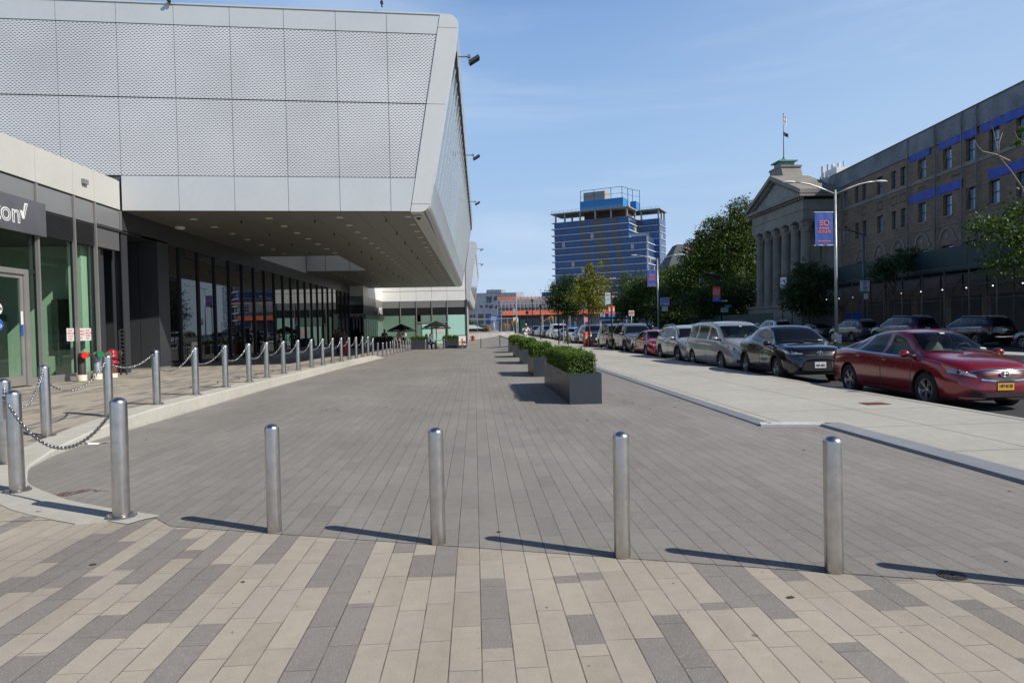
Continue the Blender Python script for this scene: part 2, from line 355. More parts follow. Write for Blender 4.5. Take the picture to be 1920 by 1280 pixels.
# right-hand pavement
g = MB()
yy = [-12, 0, 6, 9.62] ; g.grid([[(5.46, y, .05), (kx(y) - .17, y, .05)] for y in yy]); g.grid([[(5.46, 9.62, .05), (kx(9.7) - .17, 9.62, .05)], [(4.47, 9.85, .05), (kx(9.8) - .17, 9.85, .05)]])
g.grid([[(4.47, y, .05), (kx(y) - .17, y, .05)] for y in (9.85, 20, 40, 80, 140, 300)])
g.build('concrete_pavement', M['walk'], kind='structure')
g = MB()
g.grid([[(5.17, y, 0.0), (5.19, y, .035), (5.46, y, .054), (5.5, y, .03)] for y in (-12, 0, 5, 9.66)]); g.grid([[(4.30, y, 0), (4.32, y, .02), (4.47, y, .054), (4.5, y, .03)] for y in (9.8, 20, 40, 80, 140)])
g.build('pavement_edge_strip', M['bluestone'], kind='structure')
g = MB(); g.hexa((4.32, 9.80, .03), (4.32, 9.86, .056), (5.25, 9.70, .056), (5.25, 9.64, .03), (0, 0, -.05)); g.build('pavement_ramp_edge', concrete('ramp_edge', (.5, .5, .49)), kind='structure')
g = MB(); P = [[(kx(y) - .17, y, .056), (kx(y) - .01, y, .054), (kx(y), y, .045), (kx(y), y, -.3)] for y in (-12, 5, 20, 60, 140, 300)]
g.grid(P); g.build('road_kerb', M['kerb'], kind='structure')
g = MB(); g.grid([[(kx(y), y, -.21 if y < 17 else -.17), (20, y, -.10), (31.4, y, -.13)] for y in (-40, 0, 16.6, 18, 60, 150, 500)]); g.build('road', M['asphalt'], kind='structure')
g = MB(); g.grid([[(31.4, y, -.2), (31.4, y, 0), (60, y, .02)] for y in (-60, 40, 120, 500)]); g.build('far_pavement', M['kerb'], kind='structure')
g = MB(); g.box(21.2, 22.9, 10, 160, -.2, .06); g.build('median_strip', M['kerb'], kind='structure')
g = MB(); rng = random.Random(3)
for i in range(2600):
    x, y = rng.uniform(21.35, 22.8), rng.uniform(33, 62); h = rng.uniform(.08, .28); a = rng.uniform(0, 6.3); d = Vector((cos(a), sin(a), 0)) * .02
    p = Vector((x, y, .06)); q = p + Vector((rng.uniform(-.08, .08), rng.uniform(-.08, .08), h)); g.add([p - d, p + d, q], [(0, 1, 2)])
g.build('median_grass', M['grass'], kind='stuff')
g = MB()
for k in range(14):
    y = 14 + k * 9; g.box(14.6, 14.75, y, y + 3, -.105, -.099)
g.build('lane_marking', M['white'], kind='structure')
# small things lying on the paving
t = MB(); c = PZ(1785, 1079, 0)
for k in range(4): t.lathe([(.012 + k * .02, .0), (.012 + k * .02, .006), (.021 + k * .02, .006), (.021 + k * .02, 0)], c, 20)
for k in range(8): t.obox(c + Vector((cos(k * pi / 8) * 0, 0, .004)), (.16, .008, .006), Matrix.Rotation(k * pi / 8, 4, 'Z'))
t.thing('drain_cover', mat('cast_iron', (.10, .09, .08), .6, .5, var=.3, sc=30), 'small round iron drain cover set in the paving at the right', 'drain cover', loc=c)
c = PZ(1640, 757, .05); t = MB(); t.obox(c + Vector((0, 0, .004)), (.42, .3, .012)); t.obox(c + Vector((0, 0, .011)), (.36, .24, .008))
t.thing('utility_cover', M['rust'], 'rusty square utility cover in the concrete pavement beside the red sedan', 'utility cover', loc=c)
c = PZ(180, 831, 0); t = MB(); t.prism([c + Vector((.16 * cos(a) * (1 + .4 * sin(3 * a)), .09 * sin(a), .006 + .012 * cos(2 * a))) for a in [k * .5236 for k in range(12)]], (0, 0, .003))
t.thing('paper_scrap', M['white'], 'crumpled white paper scrap at the foot of the kerb', 'litter', loc=c)
rng = random.Random(5)
for i in range(26):
    c = Vector((rng.uniform(-5, 6), rng.uniform(2.2, 14), .001)); a = rng.uniform(0, 6); t = MB(); s = rng.uniform(.012, .03)
    if c.y < yb(c.x) : c.z -= .004
    t.prism([c + Vector((s * cos(a + k), s * .45 * sin(a + k) , .002 + .004 * (k % 2))) for k in (0, 1.2, 2.6, 4.1, 5.2)], (0, 0, .002))
    t.thing('fallen_leaf', mat('dry_leaf', (.09, .05, .02), .8) if i == 0 else bpy.data.materials['dry_leaf'], 'tiny dry brown leaf scrap lying on the paving', 'fallen leaf', 'fallen leaves on the paving', loc=c)
# red-brown stain as a thin film on the pavers
c = PZ(130, 925, 0); t = MB()
for dx, dy, r in ((0, 0, .13), (.1, .1, .09), (-.08, -.08, .07), (.24, .07, .05), (.33, .05, .03), (-.02, -.18, .05)):
    t.add([c + Vector((dx, dy, .005))] + [c + Vector((dx + r * cos(k * .571) * (1 + .35 * sin(k * 2.3 + dx * 9)), dy + r * .8 * sin(k * .571) * (1 + .3 * sin(k * 1.7)), .0045)) for k in range(11)], [(0, k + 1, (k + 1) % 11 + 1) for k in range(11)])
def _stain():
    s = NT('red_brown_stain'); n = s.noise(s.pos(), 30, 4, .7); tr = s.node('ShaderNodeBsdfTransparent'); s.fin((.16, .055, .03), .8)
    mx = s.node('ShaderNodeMixShader'); s.link(s.rng(n, .4, .62, 0, .75), mx.inputs[0]); s.link(tr.outputs[0], mx.inputs[1]); s.link(s.b.outputs[0], mx.inputs[2]); s.link(mx.outputs[0], s.out.inputs[0]); return s.mat
t.build('pavement_stain', _stain(), kind='stuff')
# ================================================================== bollards + chains
def bollard_mesh(h, r, flange):
    t = MB(); pr = [(r, 0), (r, h - r * .75)] + [(r * cos(a) , h - r * .75 + r * .75 * sin(a)) for a in [k * pi / 16 for k in range(1, 8)]] + [(.001, h)]
    t.lathe(pr, n=28)
    me = t.mesh('bollard_post', M['steel'], 'auto')
    if not flange: return me, None
    f = MB(); f.lathe([(r * .98, 0.001), (r * 1.75, 0.001), (r * 1.75, .012), (r * 1.68, .017), (r * 1.0, .02)], n=28)
    for k in range(4): a = k * pi / 2 + .6; f.lathe([(.012, .015), (.012, .035), (.001, .037)], (r * 1.42 * cos(a), r * 1.42 * sin(a), 0), 6)
    return me, f.mesh('base_flange', M['steel'], 'auto')
TALL = bollard_mesh(1.05, .070, True); SHORT = bollard_mesh(.868, .057, False)
def bollard(loc, kind, label, group, lean=(0, 0)):
    me, fl = kind
    o = bpy.data.objects.new('bollard', me); COL.objects.link(o); o.location = loc; o.rotation_euler = (lean[0], lean[1], random.uniform(0, 6)); tag(o, label, 'bollard', group)
    WM[o.name] = Matrix.Translation(loc)
    if fl: p = bpy.data.objects.new('base_flange', fl); COL.objects.link(p); p.parent = o
    return o
def vec(x, y, z): return Vector((x, y, z))
for (x, y), lb in zip(((-1.632, 5.36), (-.303, 4.92), (.985, 4.48), (2.255, 4.06)), ('leftmost of the four plain steel bollards along the striped paving edge', 'second plain steel bollard from the left along the striped paving edge', 'third plain steel bollard from the left along the striped paving edge', 'rightmost plain steel bollard on the striped paving edge')):
    bollard((x, y, -.003), SHORT, lb, 'front row of plain steel bollards', (0, rad(-.3)))
bollard((3.52, 3.62, -.003), SHORT, 'plain steel bollard beyond the right edge whose shadow crosses the drain cover', 'front row of plain steel bollards')
LB = [(-5.80, 8.47), (-4.755, 7.087), (-3.126, 5.951), (-6.30, 10.05), (-6.24, 11.60), (-6.12, 13.05), (-6.13, 14.85), (-6.17, 16.7), (-6.1, 18.2), (-6.12, 19.8), (-6.09, 21.4), (-6.05, 23.0), (-5.99, 24.6), (-5.94, 26.2), (-5.9, 27.8), (-5.86, 29.4), (-5.82, 31), (-5.78, 32.6), (-5.74, 34.2), (-5.72, 35.8), (-5.7, 37.4)]
LBL = ['flanged steel bollard cut off at the left edge of the view', 'flanged steel bollard in front of the cut-off one, chains hooked on its side', 'flanged steel bollard on the pointed tip of the kerb, single chain', 'chained bollard nearest the shop door, casting a shadow to the shop', 'chained bollard standing in front of the fire standpipes']
BT = []
for i, (x, y) in enumerate(LB):
    z = zw(y) + gz(x, y) + .004
    lb = LBL[i] if i < 5 else 'chained steel bollard on the kerb, number %s after the standpipe bollard' % ['one', 'two', 'three', 'four', 'five', 'six', 'seven', 'eight', 'nine', 'ten', 'eleven', 'twelve', 'thirteen', 'fourteen', 'fifteen', 'sixteen'][i - 5]
    bollard((x, y, z), TALL, lb, 'chained bollards along the raised kerb', (0, rad(-.4 if i < 5 else 0))); BT.append(Vector((x, y, z)))
sh = [(-5.66, 39), (-5.58, 40.5), (-5.55, 42), (-5.5, 43.5), (-5.44, 45), (-5.4, 46.5), (-5.36, 48), (-5.3, 49.4), (-5.25, 50.7), (-5.2, 52), (-5.14, 53.3)]
for i, (x, y) in enumerate(sh): bollard((x, y, zw(y) + gz(x, y)), SHORT, 'small unchained bollard at the far end of the kerb row, %s of eleven' % ['nearest', 'second', 'third', 'fourth', 'fifth', 'sixth', 'seventh', 'eighth', 'ninth', 'tenth', 'last'][i], 'unchained bollards at the far end')
for i, (x, y) in enumerate(((798, 655.6), (833, 654), (867, 653), (902, 652), (937.5, 649.6))):
    p = PZ(x, y, -.15); bollard((p.x, p.y, gz(p.x, p.y)), SHORT, ['far bollard before the seated pair at the cafe', 'far bollard before the right-hand cafe planter', 'far bollard in front of the sandwich board', 'far bollard standing alone right of the sandwich board', 'far bollard left of the last hedge planter'][i], 'cross row of bollards by the cafe')
def chain(a, b, sag, mi, label, r=.0062, ll=.046, tag_end=False):
    a = Vector(a); b = Vector(b); n = 40; pts = [a.lerp(b, i / n) - Vector((0, 0, 4 * sag * (i / n) * (1 - i / n))) for i in range(n + 1)]
    L = [0]
    for p, q in zip(pts, pts[1:]): L.append(L[-1] + (q - p).length)
    t = MB(); k = max(6, int(L[-1] / (ll * .74))); far = r < .006
    for i in range(k):
        s = L[-1] * (i + .5) / k; j = max(0, min(n - 1, next(q for q in range(n + 1) if L[q] >= s) - 1)); f = (s - L[j]) / (L[j + 1] - L[j])
        c = pts[j].lerp(pts[j + 1], f); d = (pts[j + 1] - pts[j]).normalized(); u = d.cross(Vector((0, 0, 1))).normalized(); w = u.cross(d)
        if i % 2: u, w = w, u
        m = 8; ring = []
        for q in range(m):
            th = 2 * pi * q / m; ring.append(c + d * (cos(th) * ll * .5) + u * (sin(th) * ll * .3))
        ns = 4 if mi else 5; b0 = len(t.v)
        for q in range(m):
            dd = (ring[(q + 1) % m] - ring[q - 1]).normalized(); nn = dd.cross(w).normalized()
            for e in range(ns): th = 2 * pi * e / ns; t.v.append(tuple(ring[q] + (nn * cos(th) + w * sin(th)) * r))
        for q in range(m):
            for e in range(ns): t.f.append((b0 + q * ns + e, b0 + q * ns + (e + 1) % ns, b0 + ((q + 1) % m) * ns + (e + 1) % ns, b0 + ((q + 1) % m) * ns + e)); t.m.append(0)
    # eye bolts at both ends
    for p in (a, b): t.sphere(p, .018, 8, 6)
    return t.thing('chain', M['chain'], label, 'chain', 'chains slung between the bollards', loc=a, smooth=True)
def hook(i, other, h=.80):
    p = BT[i]; d = (BT[other] - p); d.z = 0; d.normalize(); return p + d * .085 + Vector((0, 0, h))
def hk2(i, side):  return BT[i] + Vector((-.085 if side < 0 else .085, -.02, .97))
chain(hk2(1, -1), hook(2, 1, .93) , .42, 0, 'dark steel chain sagging low from the front left pair to the kerb tip bollard')
chain(hook(0, 1, .92), hk2(1, -1), .28, 0, 'short sagging chain at the left edge, hooked beside another chain')
chain(hook(3, 0, .97), hook(0, 3, .85), .33, 0, 'chain running from the shop-door bollard towards the left edge')
chain(hook(3, 4, .76), hook(4, 3, .90), .25, 0, 'silver chain between the shop-door bollard and the standpipe bollard')
chain(hook(4, 5, .88), hook(5, 4, .97), .14, 0, 'silver chain beside the red hydrant, padlocked at its far end')
lk = MB(); p = hook(5, 4, .98); lk.obox(p, (.05, .03, .10), Matrix.Rotation(.6, 4, 'X')); lk.tube([p + Vector((0, .02, .05)), p + Vector((0, .05, .1)), p + Vector((0, .07, .04))], .008, 6)
lk.thing('padlock', M['blackpole'], 'black padlock holding the chain beside the dark wall', 'padlock', loc=p)
wd = ['first', 'second', 'third', 'fourth', 'fifth', 'sixth', 'seventh', 'eighth', 'ninth', 'tenth', 'eleventh', 'twelfth', 'thirteenth', 'fourteenth', 'fifteenth']
for k, i in enumerate(range(5, 20)):
    far = i > 9
    chain(hook(i, i + 1, .68), hook(i + 1, i, .96), .13 + .03 * ((i * 7) % 3), 1, '%s thin chain of the row along the kerb past the padlock' % wd[k], r=.0058 if not far else .007, ll=.05 if not far else .075)
# ================================================================== planters with hedges
def leafquads(t, pts, size, rng, per=1, flat=.0, mi=0):
    for p, nrm in pts:
        for _ in range(per):
            s = size * rng.uniform(.65, 1.3); a = Vector((rng.gauss(0, 1), rng.gauss(0, 1), rng.gauss(0, 1))); d = (nrm * .9 + a.normalized()).normalized()
            u = d.cross(Vector((rng.gauss(0, 1), rng.gauss(0, 1), rng.gauss(0, 1)))).normalized(); w = d.cross(u)
            q = p + Vector((rng.gauss(0, 1), rng.gauss(0, 1), rng.gauss(0, 1))) * size * .5
            t.add([q - u * s * .5, q - w * s * .28 + u * s * .06, q + u * s * .5, q + w * s * .28 + u * s * .06], [(0, 1, 2, 3)], mi)
def hedge_mesh(lx, ly, h, n, size, seed, bulge=.05):
    rng = random.Random(seed); t = MB(); pts = []
    A = [('x', ly * h), ('x', ly * h), ('y', lx * h), ('y', lx * h), ('z', lx * ly)]; tot = sum(a for _, a in A)
    def warp(p):
        k = 1 + bulge * (sin(p.y * 5 + seed) * .5 + sin(p.y * 11 + p.z * 9 + seed) * .5) ; e = sin(p.y * 3.1 + p.x * 7 + seed) * .02
        return Vector((p.x * k, p.y, p.z + e * (p.z / h)))
    for i in range(n):
        r = rng.uniform(0, tot); k = 0
        while r > A[k][1]: r -= A[k][1]; k += 1
        x, y, z = rng.uniform(-lx / 2, lx / 2), rng.uniform(-ly / 2, ly / 2), rng.uniform(.0, h); dep = abs(rng.gauss(0, .028))
        if k < 2: s = 1 if k else -1; p = Vector((s * (lx / 2 - dep), y, z)); nn = Vector((s, 0, .3))
        elif k < 4: s = 1 if k == 3 else -1; p = Vector((x, s * (ly / 2 - dep), z)); nn = Vector((0, s, .3))
        else: p = Vector((x, y, h - dep + rng.choice((0, 0, 0, .03)))); nn = Vector((0, 0, 1))
        rr = .06  # soften the long top edges
        if p.z > h - rr and abs(p.x) > lx / 2 - rr: p.z -= rr * .4; p.x *= .96
        pts.append((warp(p), nn))
    for i in range(n // 180):
        x, y = rng.uniform(-lx / 2, lx / 2) * .9, rng.uniform(-ly / 2, ly / 2) * .97; d = Vector((rng.gauss(0, .25), rng.gauss(0, .25), 1))
        for k in range(6): pts.append((Vector((x, y, h - .02)) + d * (.018 * k), d))
    leafquads(t, pts, size, rng)
    b = MB(); b.box(-lx / 2 + .05, lx / 2 - .05, -ly / 2 + .05, ly / 2 - .05, -.02, h - .06); base = len(t.v)
    t.add(b.v, b.f, 1)
    return t
def planter(loc, lx, ly, h, label, group, rz=0, seams=()):
    e = empty('planter', loc, label, 'planter', group, rz); W = WM[e.name]; T = .02
    t = MB(); X, Y = lx / 2, ly / 2
    def add(*a): t.box(*a)
    add(-X, X, -Y, -Y + T, 0, h); add(-X, X, Y - T, Y, 0, h); add(-X, -X + T, -Y + T, Y - T, 0, h); add(X - T, X, -Y + T, Y - T, 0, h)
    add(-X, X, -Y - .002, -Y + .001, h - .004, h + .004)
    t.v = [tuple(W @ Vector(p)) for p in t.v]; t.build('box', M['planter'], e)
    if seams:
        t = MB()
        for s in seams: t.box(-X - .002, -X + .001, s - .006, s + .006, .01, h - .01); t.box(X - .001, X + .002, s - .006, s + .006, .01, h - .01)
        t.v = [tuple(W @ Vector(p)) for p in t.v]; t.build('panel_seam', M['black'], e)
    t = MB(); t.box(-X + T, X - T, -Y + T, Y - T, h - .14, h - .10); t.v = [tuple(W @ Vector(p)) for p in t.v]; t.build('soil', M['soil'], e)
    return e
PL = [(1.885, 13.2, .655, 4.8, .62), (1.82, 20.6, .66, 2.2, .62), (2.02, 27.9, .68, 2.2, .62), (2.12, 34.8, .7, 2.2, .62), (2.25, 42.4, .75, 2.2, .62)]
HL = ['nearest dark steel planter, longest of the row, scratched front', 'second dark steel planter of the row, behind the longest', 'middle dark steel planter of the five', 'fourth dark steel planter of the row, next to the last', 'farthest dark steel planter of the row near the walker']
HH = ['nearest clipped box hedge, in the longest planter', 'clipped box hedge in the second planter of the row', 'clipped box hedge in the middle planter', 'clipped box hedge in the fourth planter of the row', 'clipped box hedge at the far end, beside the walker in white']
for i, (x0, y0, w, l, h) in enumerate(PL):
    loc = (x0 + w / 2, y0 + l / 2, gz(x0, y0)); planter(loc, w, l, h, HL[i], 'dark planters in a row on the plaza', seams=(l * .18,))
    hl = l * .88; hm = hedge_mesh(.56, hl, .47, 15000 if i == 0 else (7500 if i == 1 else 3500), .042 if i == 0 else (.055 if i == 1 else .085), i + 1)
    o = bpy.data.objects.new('box_hedge', hm.mesh('box_hedge', [M['leaf_hedge'], M['hedge_core']])); COL.objects.link(o); o.location = (loc[0] - .01, loc[1], loc[2] + h - .09); tag(o, HH[i], 'hedge', 'clipped hedges in the plaza planters'); WM[o.name] = Matrix.Translation(o.location)
# ================================================================== near outlet building
FX = -12.19; GY = .075
def yf(x): return 23.85 + GY * (x - FX)
YE = 70.0
B = empty('outlet_building', (FX, 23.85, 0), 'near outlet building, pale metal upper storey overhanging a dark glass ground floor', 'building')
def xin(z): return -2.25 + (z - 5.9) * (1.23 / 7.2)
def front_panel(t, x0, x1, z0, z1, dy=0.0, th=.04, g=.008, mi=0, slant=False):
    xa, xb = x1 - g, x1 - g
    if slant: xa, xb = xin(z0) - g, xin(z1) - g
    t.hexa((x0 + g, yf(x0) + dy, z0 + g), (xa, yf(xa) + dy, z0 + g), (xb, yf(xb) + dy, z1 - g), (x0 + g, yf(x0) + dy, z1 - g), (0, th, 0), mi)
jx = [-24.0, -22.1, -20.1, -18.1, -16.05, -14.08, -12.15, -10.27, -8.40, -6.56, -4.76, -2.95]
t = MB()
front_panel(t, -24, 0, 5.92, 13.08, .06, .3, 0, 0, True)
t.build('upper_wall', M['gap'], B)
t = MB()
for a, b in zip(jx[6:], jx[7:] + [None]): front_panel(t, a, b or 0, 5.90, 7.12, 0, slant=b is None)
t.build('lower_cladding_band', M['alu'], B)
t = MB()
for a, b in zip(jx, jx[1:] + [None]): front_panel(t, a, b or 0, 12.38, 13.08, 0, slant=b is None)
t.hexa((-24, yf(-24) - .03, 13.08), (xin(13.1), yf(-1) - .03, 13.08), (xin(13.1), yf(-1) - .03, 13.14), (-24, yf(-24) - .03, 13.14), (0, .4, 0))
t.build('upper_cladding_band', M['alu'], B)
def _mesh_screen():
    s = NT('expanded_metal_mesh'); X, Y, Z = s.sep(s.pos())[:3]
    v0 = s.m('DIVIDE', Z, .116); row = s.m('FLOOR', s.m('MULTIPLY', v0, 2)); u = s.m('ADD', s.m('DIVIDE', X, .136), s.m('MULTIPLY', row, .5)); fv = s.m('FRACT', s.m('MULTIPLY', v0, 2))
    du = s.m('ABSOLUTE', s.m('SUBTRACT', s.m('FRACT', u), .5)); dv = s.m('ABSOLUTE', s.m('SUBTRACT', fv, .5))
    d = s.m('ADD', s.m('MULTIPLY', du, .74), s.m('MULTIPLY', dv, 1.0))
    hole = s.rng(d, .22, .36, 1, 0, True)
    big = s.noise(s.pos(), .25, 2); lo = s.rng(big, .35, .65, .9, 1.06)
    c = s.mix(hole, (.665, .67, .675), (.085, .09, .10)); c = s.mix(1, c, s.comb(lo, lo, lo), 'MULTIPLY')
    s.bump(s.m('SUBTRACT', 1, hole), .6, .02)
    return s.fin(c, .45, .1, .4)
M['mesh'] = _mesh_screen()
t = MB()
for z0, z1 in ((7.13, 9.82), (9.85, 12.37)):
    for a, b in zip(jx, jx[1:] + [None]): front_panel(t, a, b or 0, z0, z1, .015, .03, .009, slant=b is None)
t.build('mesh_screen', M['mesh'], B)
SZ = 5.9; HX0, HX1, HY0, HY1 = FX, -7.3, 39.0, 49.3
# slanted corner frame, four plates with rounded outer corners
def xout(z): return -1.60 + (z - 5.9) * (1.32 / 7.2)
def oprof(n=6):
    p = [(xin(5.9), 5.88)]; r = .36
    for k in range(n + 1): a = -pi / 2 + k / n * (pi / 2 + .18); p.append((xout(5.9 + r) - r * 1.0 + r * cos(a) , 5.88 + r + r * sin(a)))
    q = []; c = (xout(13.12 - r) - r, 13.12 - r)
    for k in range(n + 1): a = .18 + k / n * (pi / 2 - .18); q.append((c[0] + r * cos(a), c[1] + r * sin(a)))
    return p + [(xout(7.12), 7.12), (xout(9.8), 9.8), (xout(12.3), 12.3)] + q + [(xin(13.12), 13.12)]
OP = oprof()
def outer_at(z):
    for (x0, z0), (x1, z1) in zip(OP, OP[1:]):
        if z0 <= z <= z1 and z1 > z0: return x0 + (x1 - x0) * (z - z0) / (z1 - z0)
    return OP[-1][0]
t = MB()
for z0, z1 in ((5.88, 6.16), (6.175, 9.82), (9.835, 12.62), (12.635, 13.12)):
    zs = [z0] + [z for x, z in OP if z0 < z < z1] + [z1]; poly = [(xin(z0) + .01, z0), *[(outer_at(z), z) for z in zs], (xin(z1) + .01, z1)]
    poly = [p for k, p in enumerate(poly) if k == 0 or (Vector(p) - Vector(poly[k - 1])).length > .004]
    t.prism([(x, yf(x) - .02, z) for x, z in poly], (0, .9, 0))
t.build('corner_frame', mat('aluminium_frame', (.62, .62, .60), .4, .12, .5, .03, .4), B)
# long outward-leaning side
Y0 = 25.3
sh_ = lambda y: .0092 * (y - 25.3)
t = MB(); lowp = [p for p in OP if p[1] <= 7.13]; t.grid([[(x + sh_(y), y, z) for x, z in lowp] for y in [Y0 + (YE - Y0) * k / 12 for k in range(13)]])
for k in range(1, 12): y = Y0 + (YE - Y0) * k / 12; t.grid([[(x + sh_(y) + .004, y - .01, z - .002) for x, z in lowp], [(x + sh_(y) + .004, y + .01, z - .002) for x, z in lowp]], 1)
t.build('side_lower_band', [M['alu_side'], M['gap']], B, True)
t = MB(); top = [p for p in OP if p[1] >= 12.2]; t.grid([[(x + sh_(y), y, z) for x, z in [(outer_at(12.2), 12.2)] + top + [(-2.5, 13.12)]] for y in (Y0, YE)]); t.build('side_upper_band', M['alu_side'], B, True)
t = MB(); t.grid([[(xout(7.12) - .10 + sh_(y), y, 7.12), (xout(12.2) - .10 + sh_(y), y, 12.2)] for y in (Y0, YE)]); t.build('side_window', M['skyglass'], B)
t = MB(); t.grid([[(xout(7.12) + sh_(y), y, 7.12), (xout(7.12) - .12 + sh_(y), y, 7.14)] for y in (Y0, YE)]); t.grid([[(xout(12.2) - .12 + sh_(y), y, 12.18), (xout(12.2) + sh_(y), y, 12.2)] for y in (Y0, YE)]); t.quad((xout(7.12), Y0, 7.12), (xout(12.2), Y0, 12.2), (xout(12.2) - .12, Y0, 12.2), (xout(7.12) - .12, Y0, 7.12)); t.build('window_reveal', M['alu_side'], B)
k = 0; y = Y0 + .05
while y < YE:
    t = MB(); t.bar((xout(7.12) - .05 + sh_(y), y, 7.12), (xout(12.2) - .05 + sh_(y), y, 12.2), .06, .14); t.build('window_mullion', M['alu_side'], B); y += 1.5
y = Y0 + .5
while y < YE: t = MB(); t.box(xout(11.9) - .04 + sh_(y), xout(12.1) + .03 + sh_(y), y, y + .8, 11.82, 12.19); t.build('shade_pocket', M['black'], B); y += 1.5  # black boxes stand in for the pockets of shade above the glass
t = MB(); t.box(-24, HX0, yf(-2) + .3, YE, 13.0, 13.05); t.box(HX1, xin(13), yf(-2) + .3, YE, 13.0, 13.05); t.box(HX0, HX1, yf(-2) + .3, HY0, 13.0, 13.05); t.box(HX0, HX1, HY1, YE, 13.0, 13.05); t.build('roof', M['midgrey'], B)
t = MB(); t.prism([(x + sh_(YE), YE, z) for x, z in OP] + [(-24, YE, 13.12), (-24, YE, 5.88)], (0, -.3, 0)); t.build('end_wall', M['alu_side'], B)
# soffit in long panels round the light well
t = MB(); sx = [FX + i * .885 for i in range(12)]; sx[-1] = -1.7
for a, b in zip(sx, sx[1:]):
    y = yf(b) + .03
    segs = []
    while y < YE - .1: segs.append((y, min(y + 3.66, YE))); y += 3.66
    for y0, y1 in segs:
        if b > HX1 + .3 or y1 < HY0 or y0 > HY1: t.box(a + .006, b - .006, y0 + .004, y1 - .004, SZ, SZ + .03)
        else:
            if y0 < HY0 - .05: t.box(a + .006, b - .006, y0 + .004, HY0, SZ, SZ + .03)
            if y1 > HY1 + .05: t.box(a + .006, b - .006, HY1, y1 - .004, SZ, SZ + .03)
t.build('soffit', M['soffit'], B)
t = MB(); t.box(FX - .5, FX - .03, 23.9, YE, SZ - .02, SZ + .1); t.box(HX1, -1.7, 24.8, YE, SZ + .04, SZ + .1); t.box(FX, HX1, 24.6, HY0 - .02, SZ + .04, SZ + .1); t.box(FX, HX1, HY1 + .02, YE, SZ + .04, SZ + .1); t.build('soffit_backing', M['gap'], B)
t = MB(); w = 7.0
t.box(HX0, HX1, HY1, HY1 + .1, SZ + .03, SZ + w); t.box(HX1, HX1 + .1, HY0, HY1, SZ + .03, SZ + w); t.box(HX0 - .1, HX0, HY0, HY1, SZ - .1, SZ + w); t.box(HX0, HX1, HY0 - .1, HY0, SZ + .03, SZ + w)
for x in (-10.8, -9.05): t.box(x - .012, x + .012, HY1 - .004, HY1, SZ, SZ + w, 1)
t.box(HX0, HX0 + .03, HY1 - .05, HY1 - .004, SZ, SZ + w, 1)
t.build('light_well', [M['alu'], M['black']], B)
dl = MB(); dl.lathe([(.001, -.012), (.11, -.012), (.125, -.02), (.14, -.004), (.14, .01)], n=16); dlm = dl.mesh('downlight', mat('downlight_trim', (.62, .58, .48), .5), True)
sp = MB(); sp.lathe([(.02, .02), (.02, -.08), (.05, -.1), (.05, -.11), (.001, -.12)], n=8); spm = sp.mesh('sprinkler_head', M['mulld'], True)
def on_soffit(me, nm, x, y):
    if x < HX1 + .4 and HY0 - .2 < y < HY1 + .2: return
    o = bpy.data.objects.new(nm, me); COL.objects.link(o); o.parent = B; o.location = (x - FX, y - 23.85, SZ - .002)
for x in (-10.5, -7.7, -5.05, -2.45):
    for k in range(21): on_soffit(dlm, 'downlight', x, 25.75 + 1.97 * k)
for x in (-3.35, -6.1, -8.9):
    for k in range(12): on_soffit(spm, 'sprinkler_head', x, 26.2 + 3.55 * k)
c = PZ(785, 404, SZ); t = MB(); t.lathe([(.12, 0), (.12, -.06), (.10, -.09)], c, 16); t.sphere(c + Vector((0, 0, -.09)), (.09, .09, .08), 14, 8, 1)
t.thing('security_camera', [M['signwhite'], M['dglass']], 'dome security camera under the outer corner of the soffit', 'camera', loc=c, smooth=True)
c = PZ(337, 426, SZ); t = MB(); t.lathe([(.001, -.09), (.15, -.08), (.2, -.03), (.2, 0)], c, 20); t.thing('ceiling_speaker', M['signwhite'], 'round white ceiling speaker under the soffit near the dark wall', 'speaker', loc=c, smooth=True)
# lower storefront
t = MB()
for a, b in zip([5, 7.4, 9.8, 12.2, 14.6, 17.0, 19.36, 21.1, 22.24], [7.4, 9.8, 12.2, 14.6, 17.0, 19.36, 21.1, 22.24, 23.80]): t.box(FX - .06, FX, a + .006, b - .006, 5.92, 6.90)
t.box(FX - .5, FX - .03, 5, 23.7, 6.9, 6.93); t.build('parapet_fascia', M['fascia'], B)
t = MB(); t.box(-24, FX - .45, 5, 23.8, 6.6, 6.7); t.box(FX - .25, FX - .07, 5, 23.8, 4.5, 6.88); t.box(-24, FX - .25, 4.8, 5.0, .0, 6.9); t.box(FX - .11, FX - .065, 5, 23.82, 5.86, 5.925); t.build('roof', M['gap'], B)
t = MB()
for a, b in zip([5, 7.4, 9.8, 12.2, 14.6, 17.0, 19.36, 21.1, 22.24], [7.4, 9.8, 12.2, 14.6, 17.0, 19.36, 21.1, 22.24, 23.82]): t.box(FX - .066, FX - .03, a, b, 5.20, 5.86)
t.build('grey_panel_band', M['midgrey'], B)
for a, b in ((19.36, 21.1), (21.1, 22.24)):
    t = MB(); z = 4.5
    while z < 5.19: t.hexa((FX - .07, a + .03, z), (FX - .07, b - .03, z), (FX - .02, b - .03, z - .03), (FX - .02, a + .03, z - .03), (0, 0, .01)); z += .05
    t.box(FX - .1, FX - .085, a, b, 4.46, 5.2, 1); t.build('louvre', [mat('louvre_metal', (.06, .06, .065), .4, .3), M['black']], B)
for y in (7.4, 9.8, 12.2, 14.6, 17.0, 19.36, 21.1, 22.24):
    t = MB(); t.box(FX - .06, FX + .035, y - .035, y + .035, .27, 4.5); t.box(FX - .14, FX - .06, y - .03, y + .09, .27, 4.5, 1)
    if y < 22.3: t.box(FX - .02, FX + .035, y - .03, y + .03, 4.5, 5.88)
    t.build('window_mullion', [M['mull'], M['mulld']], B)
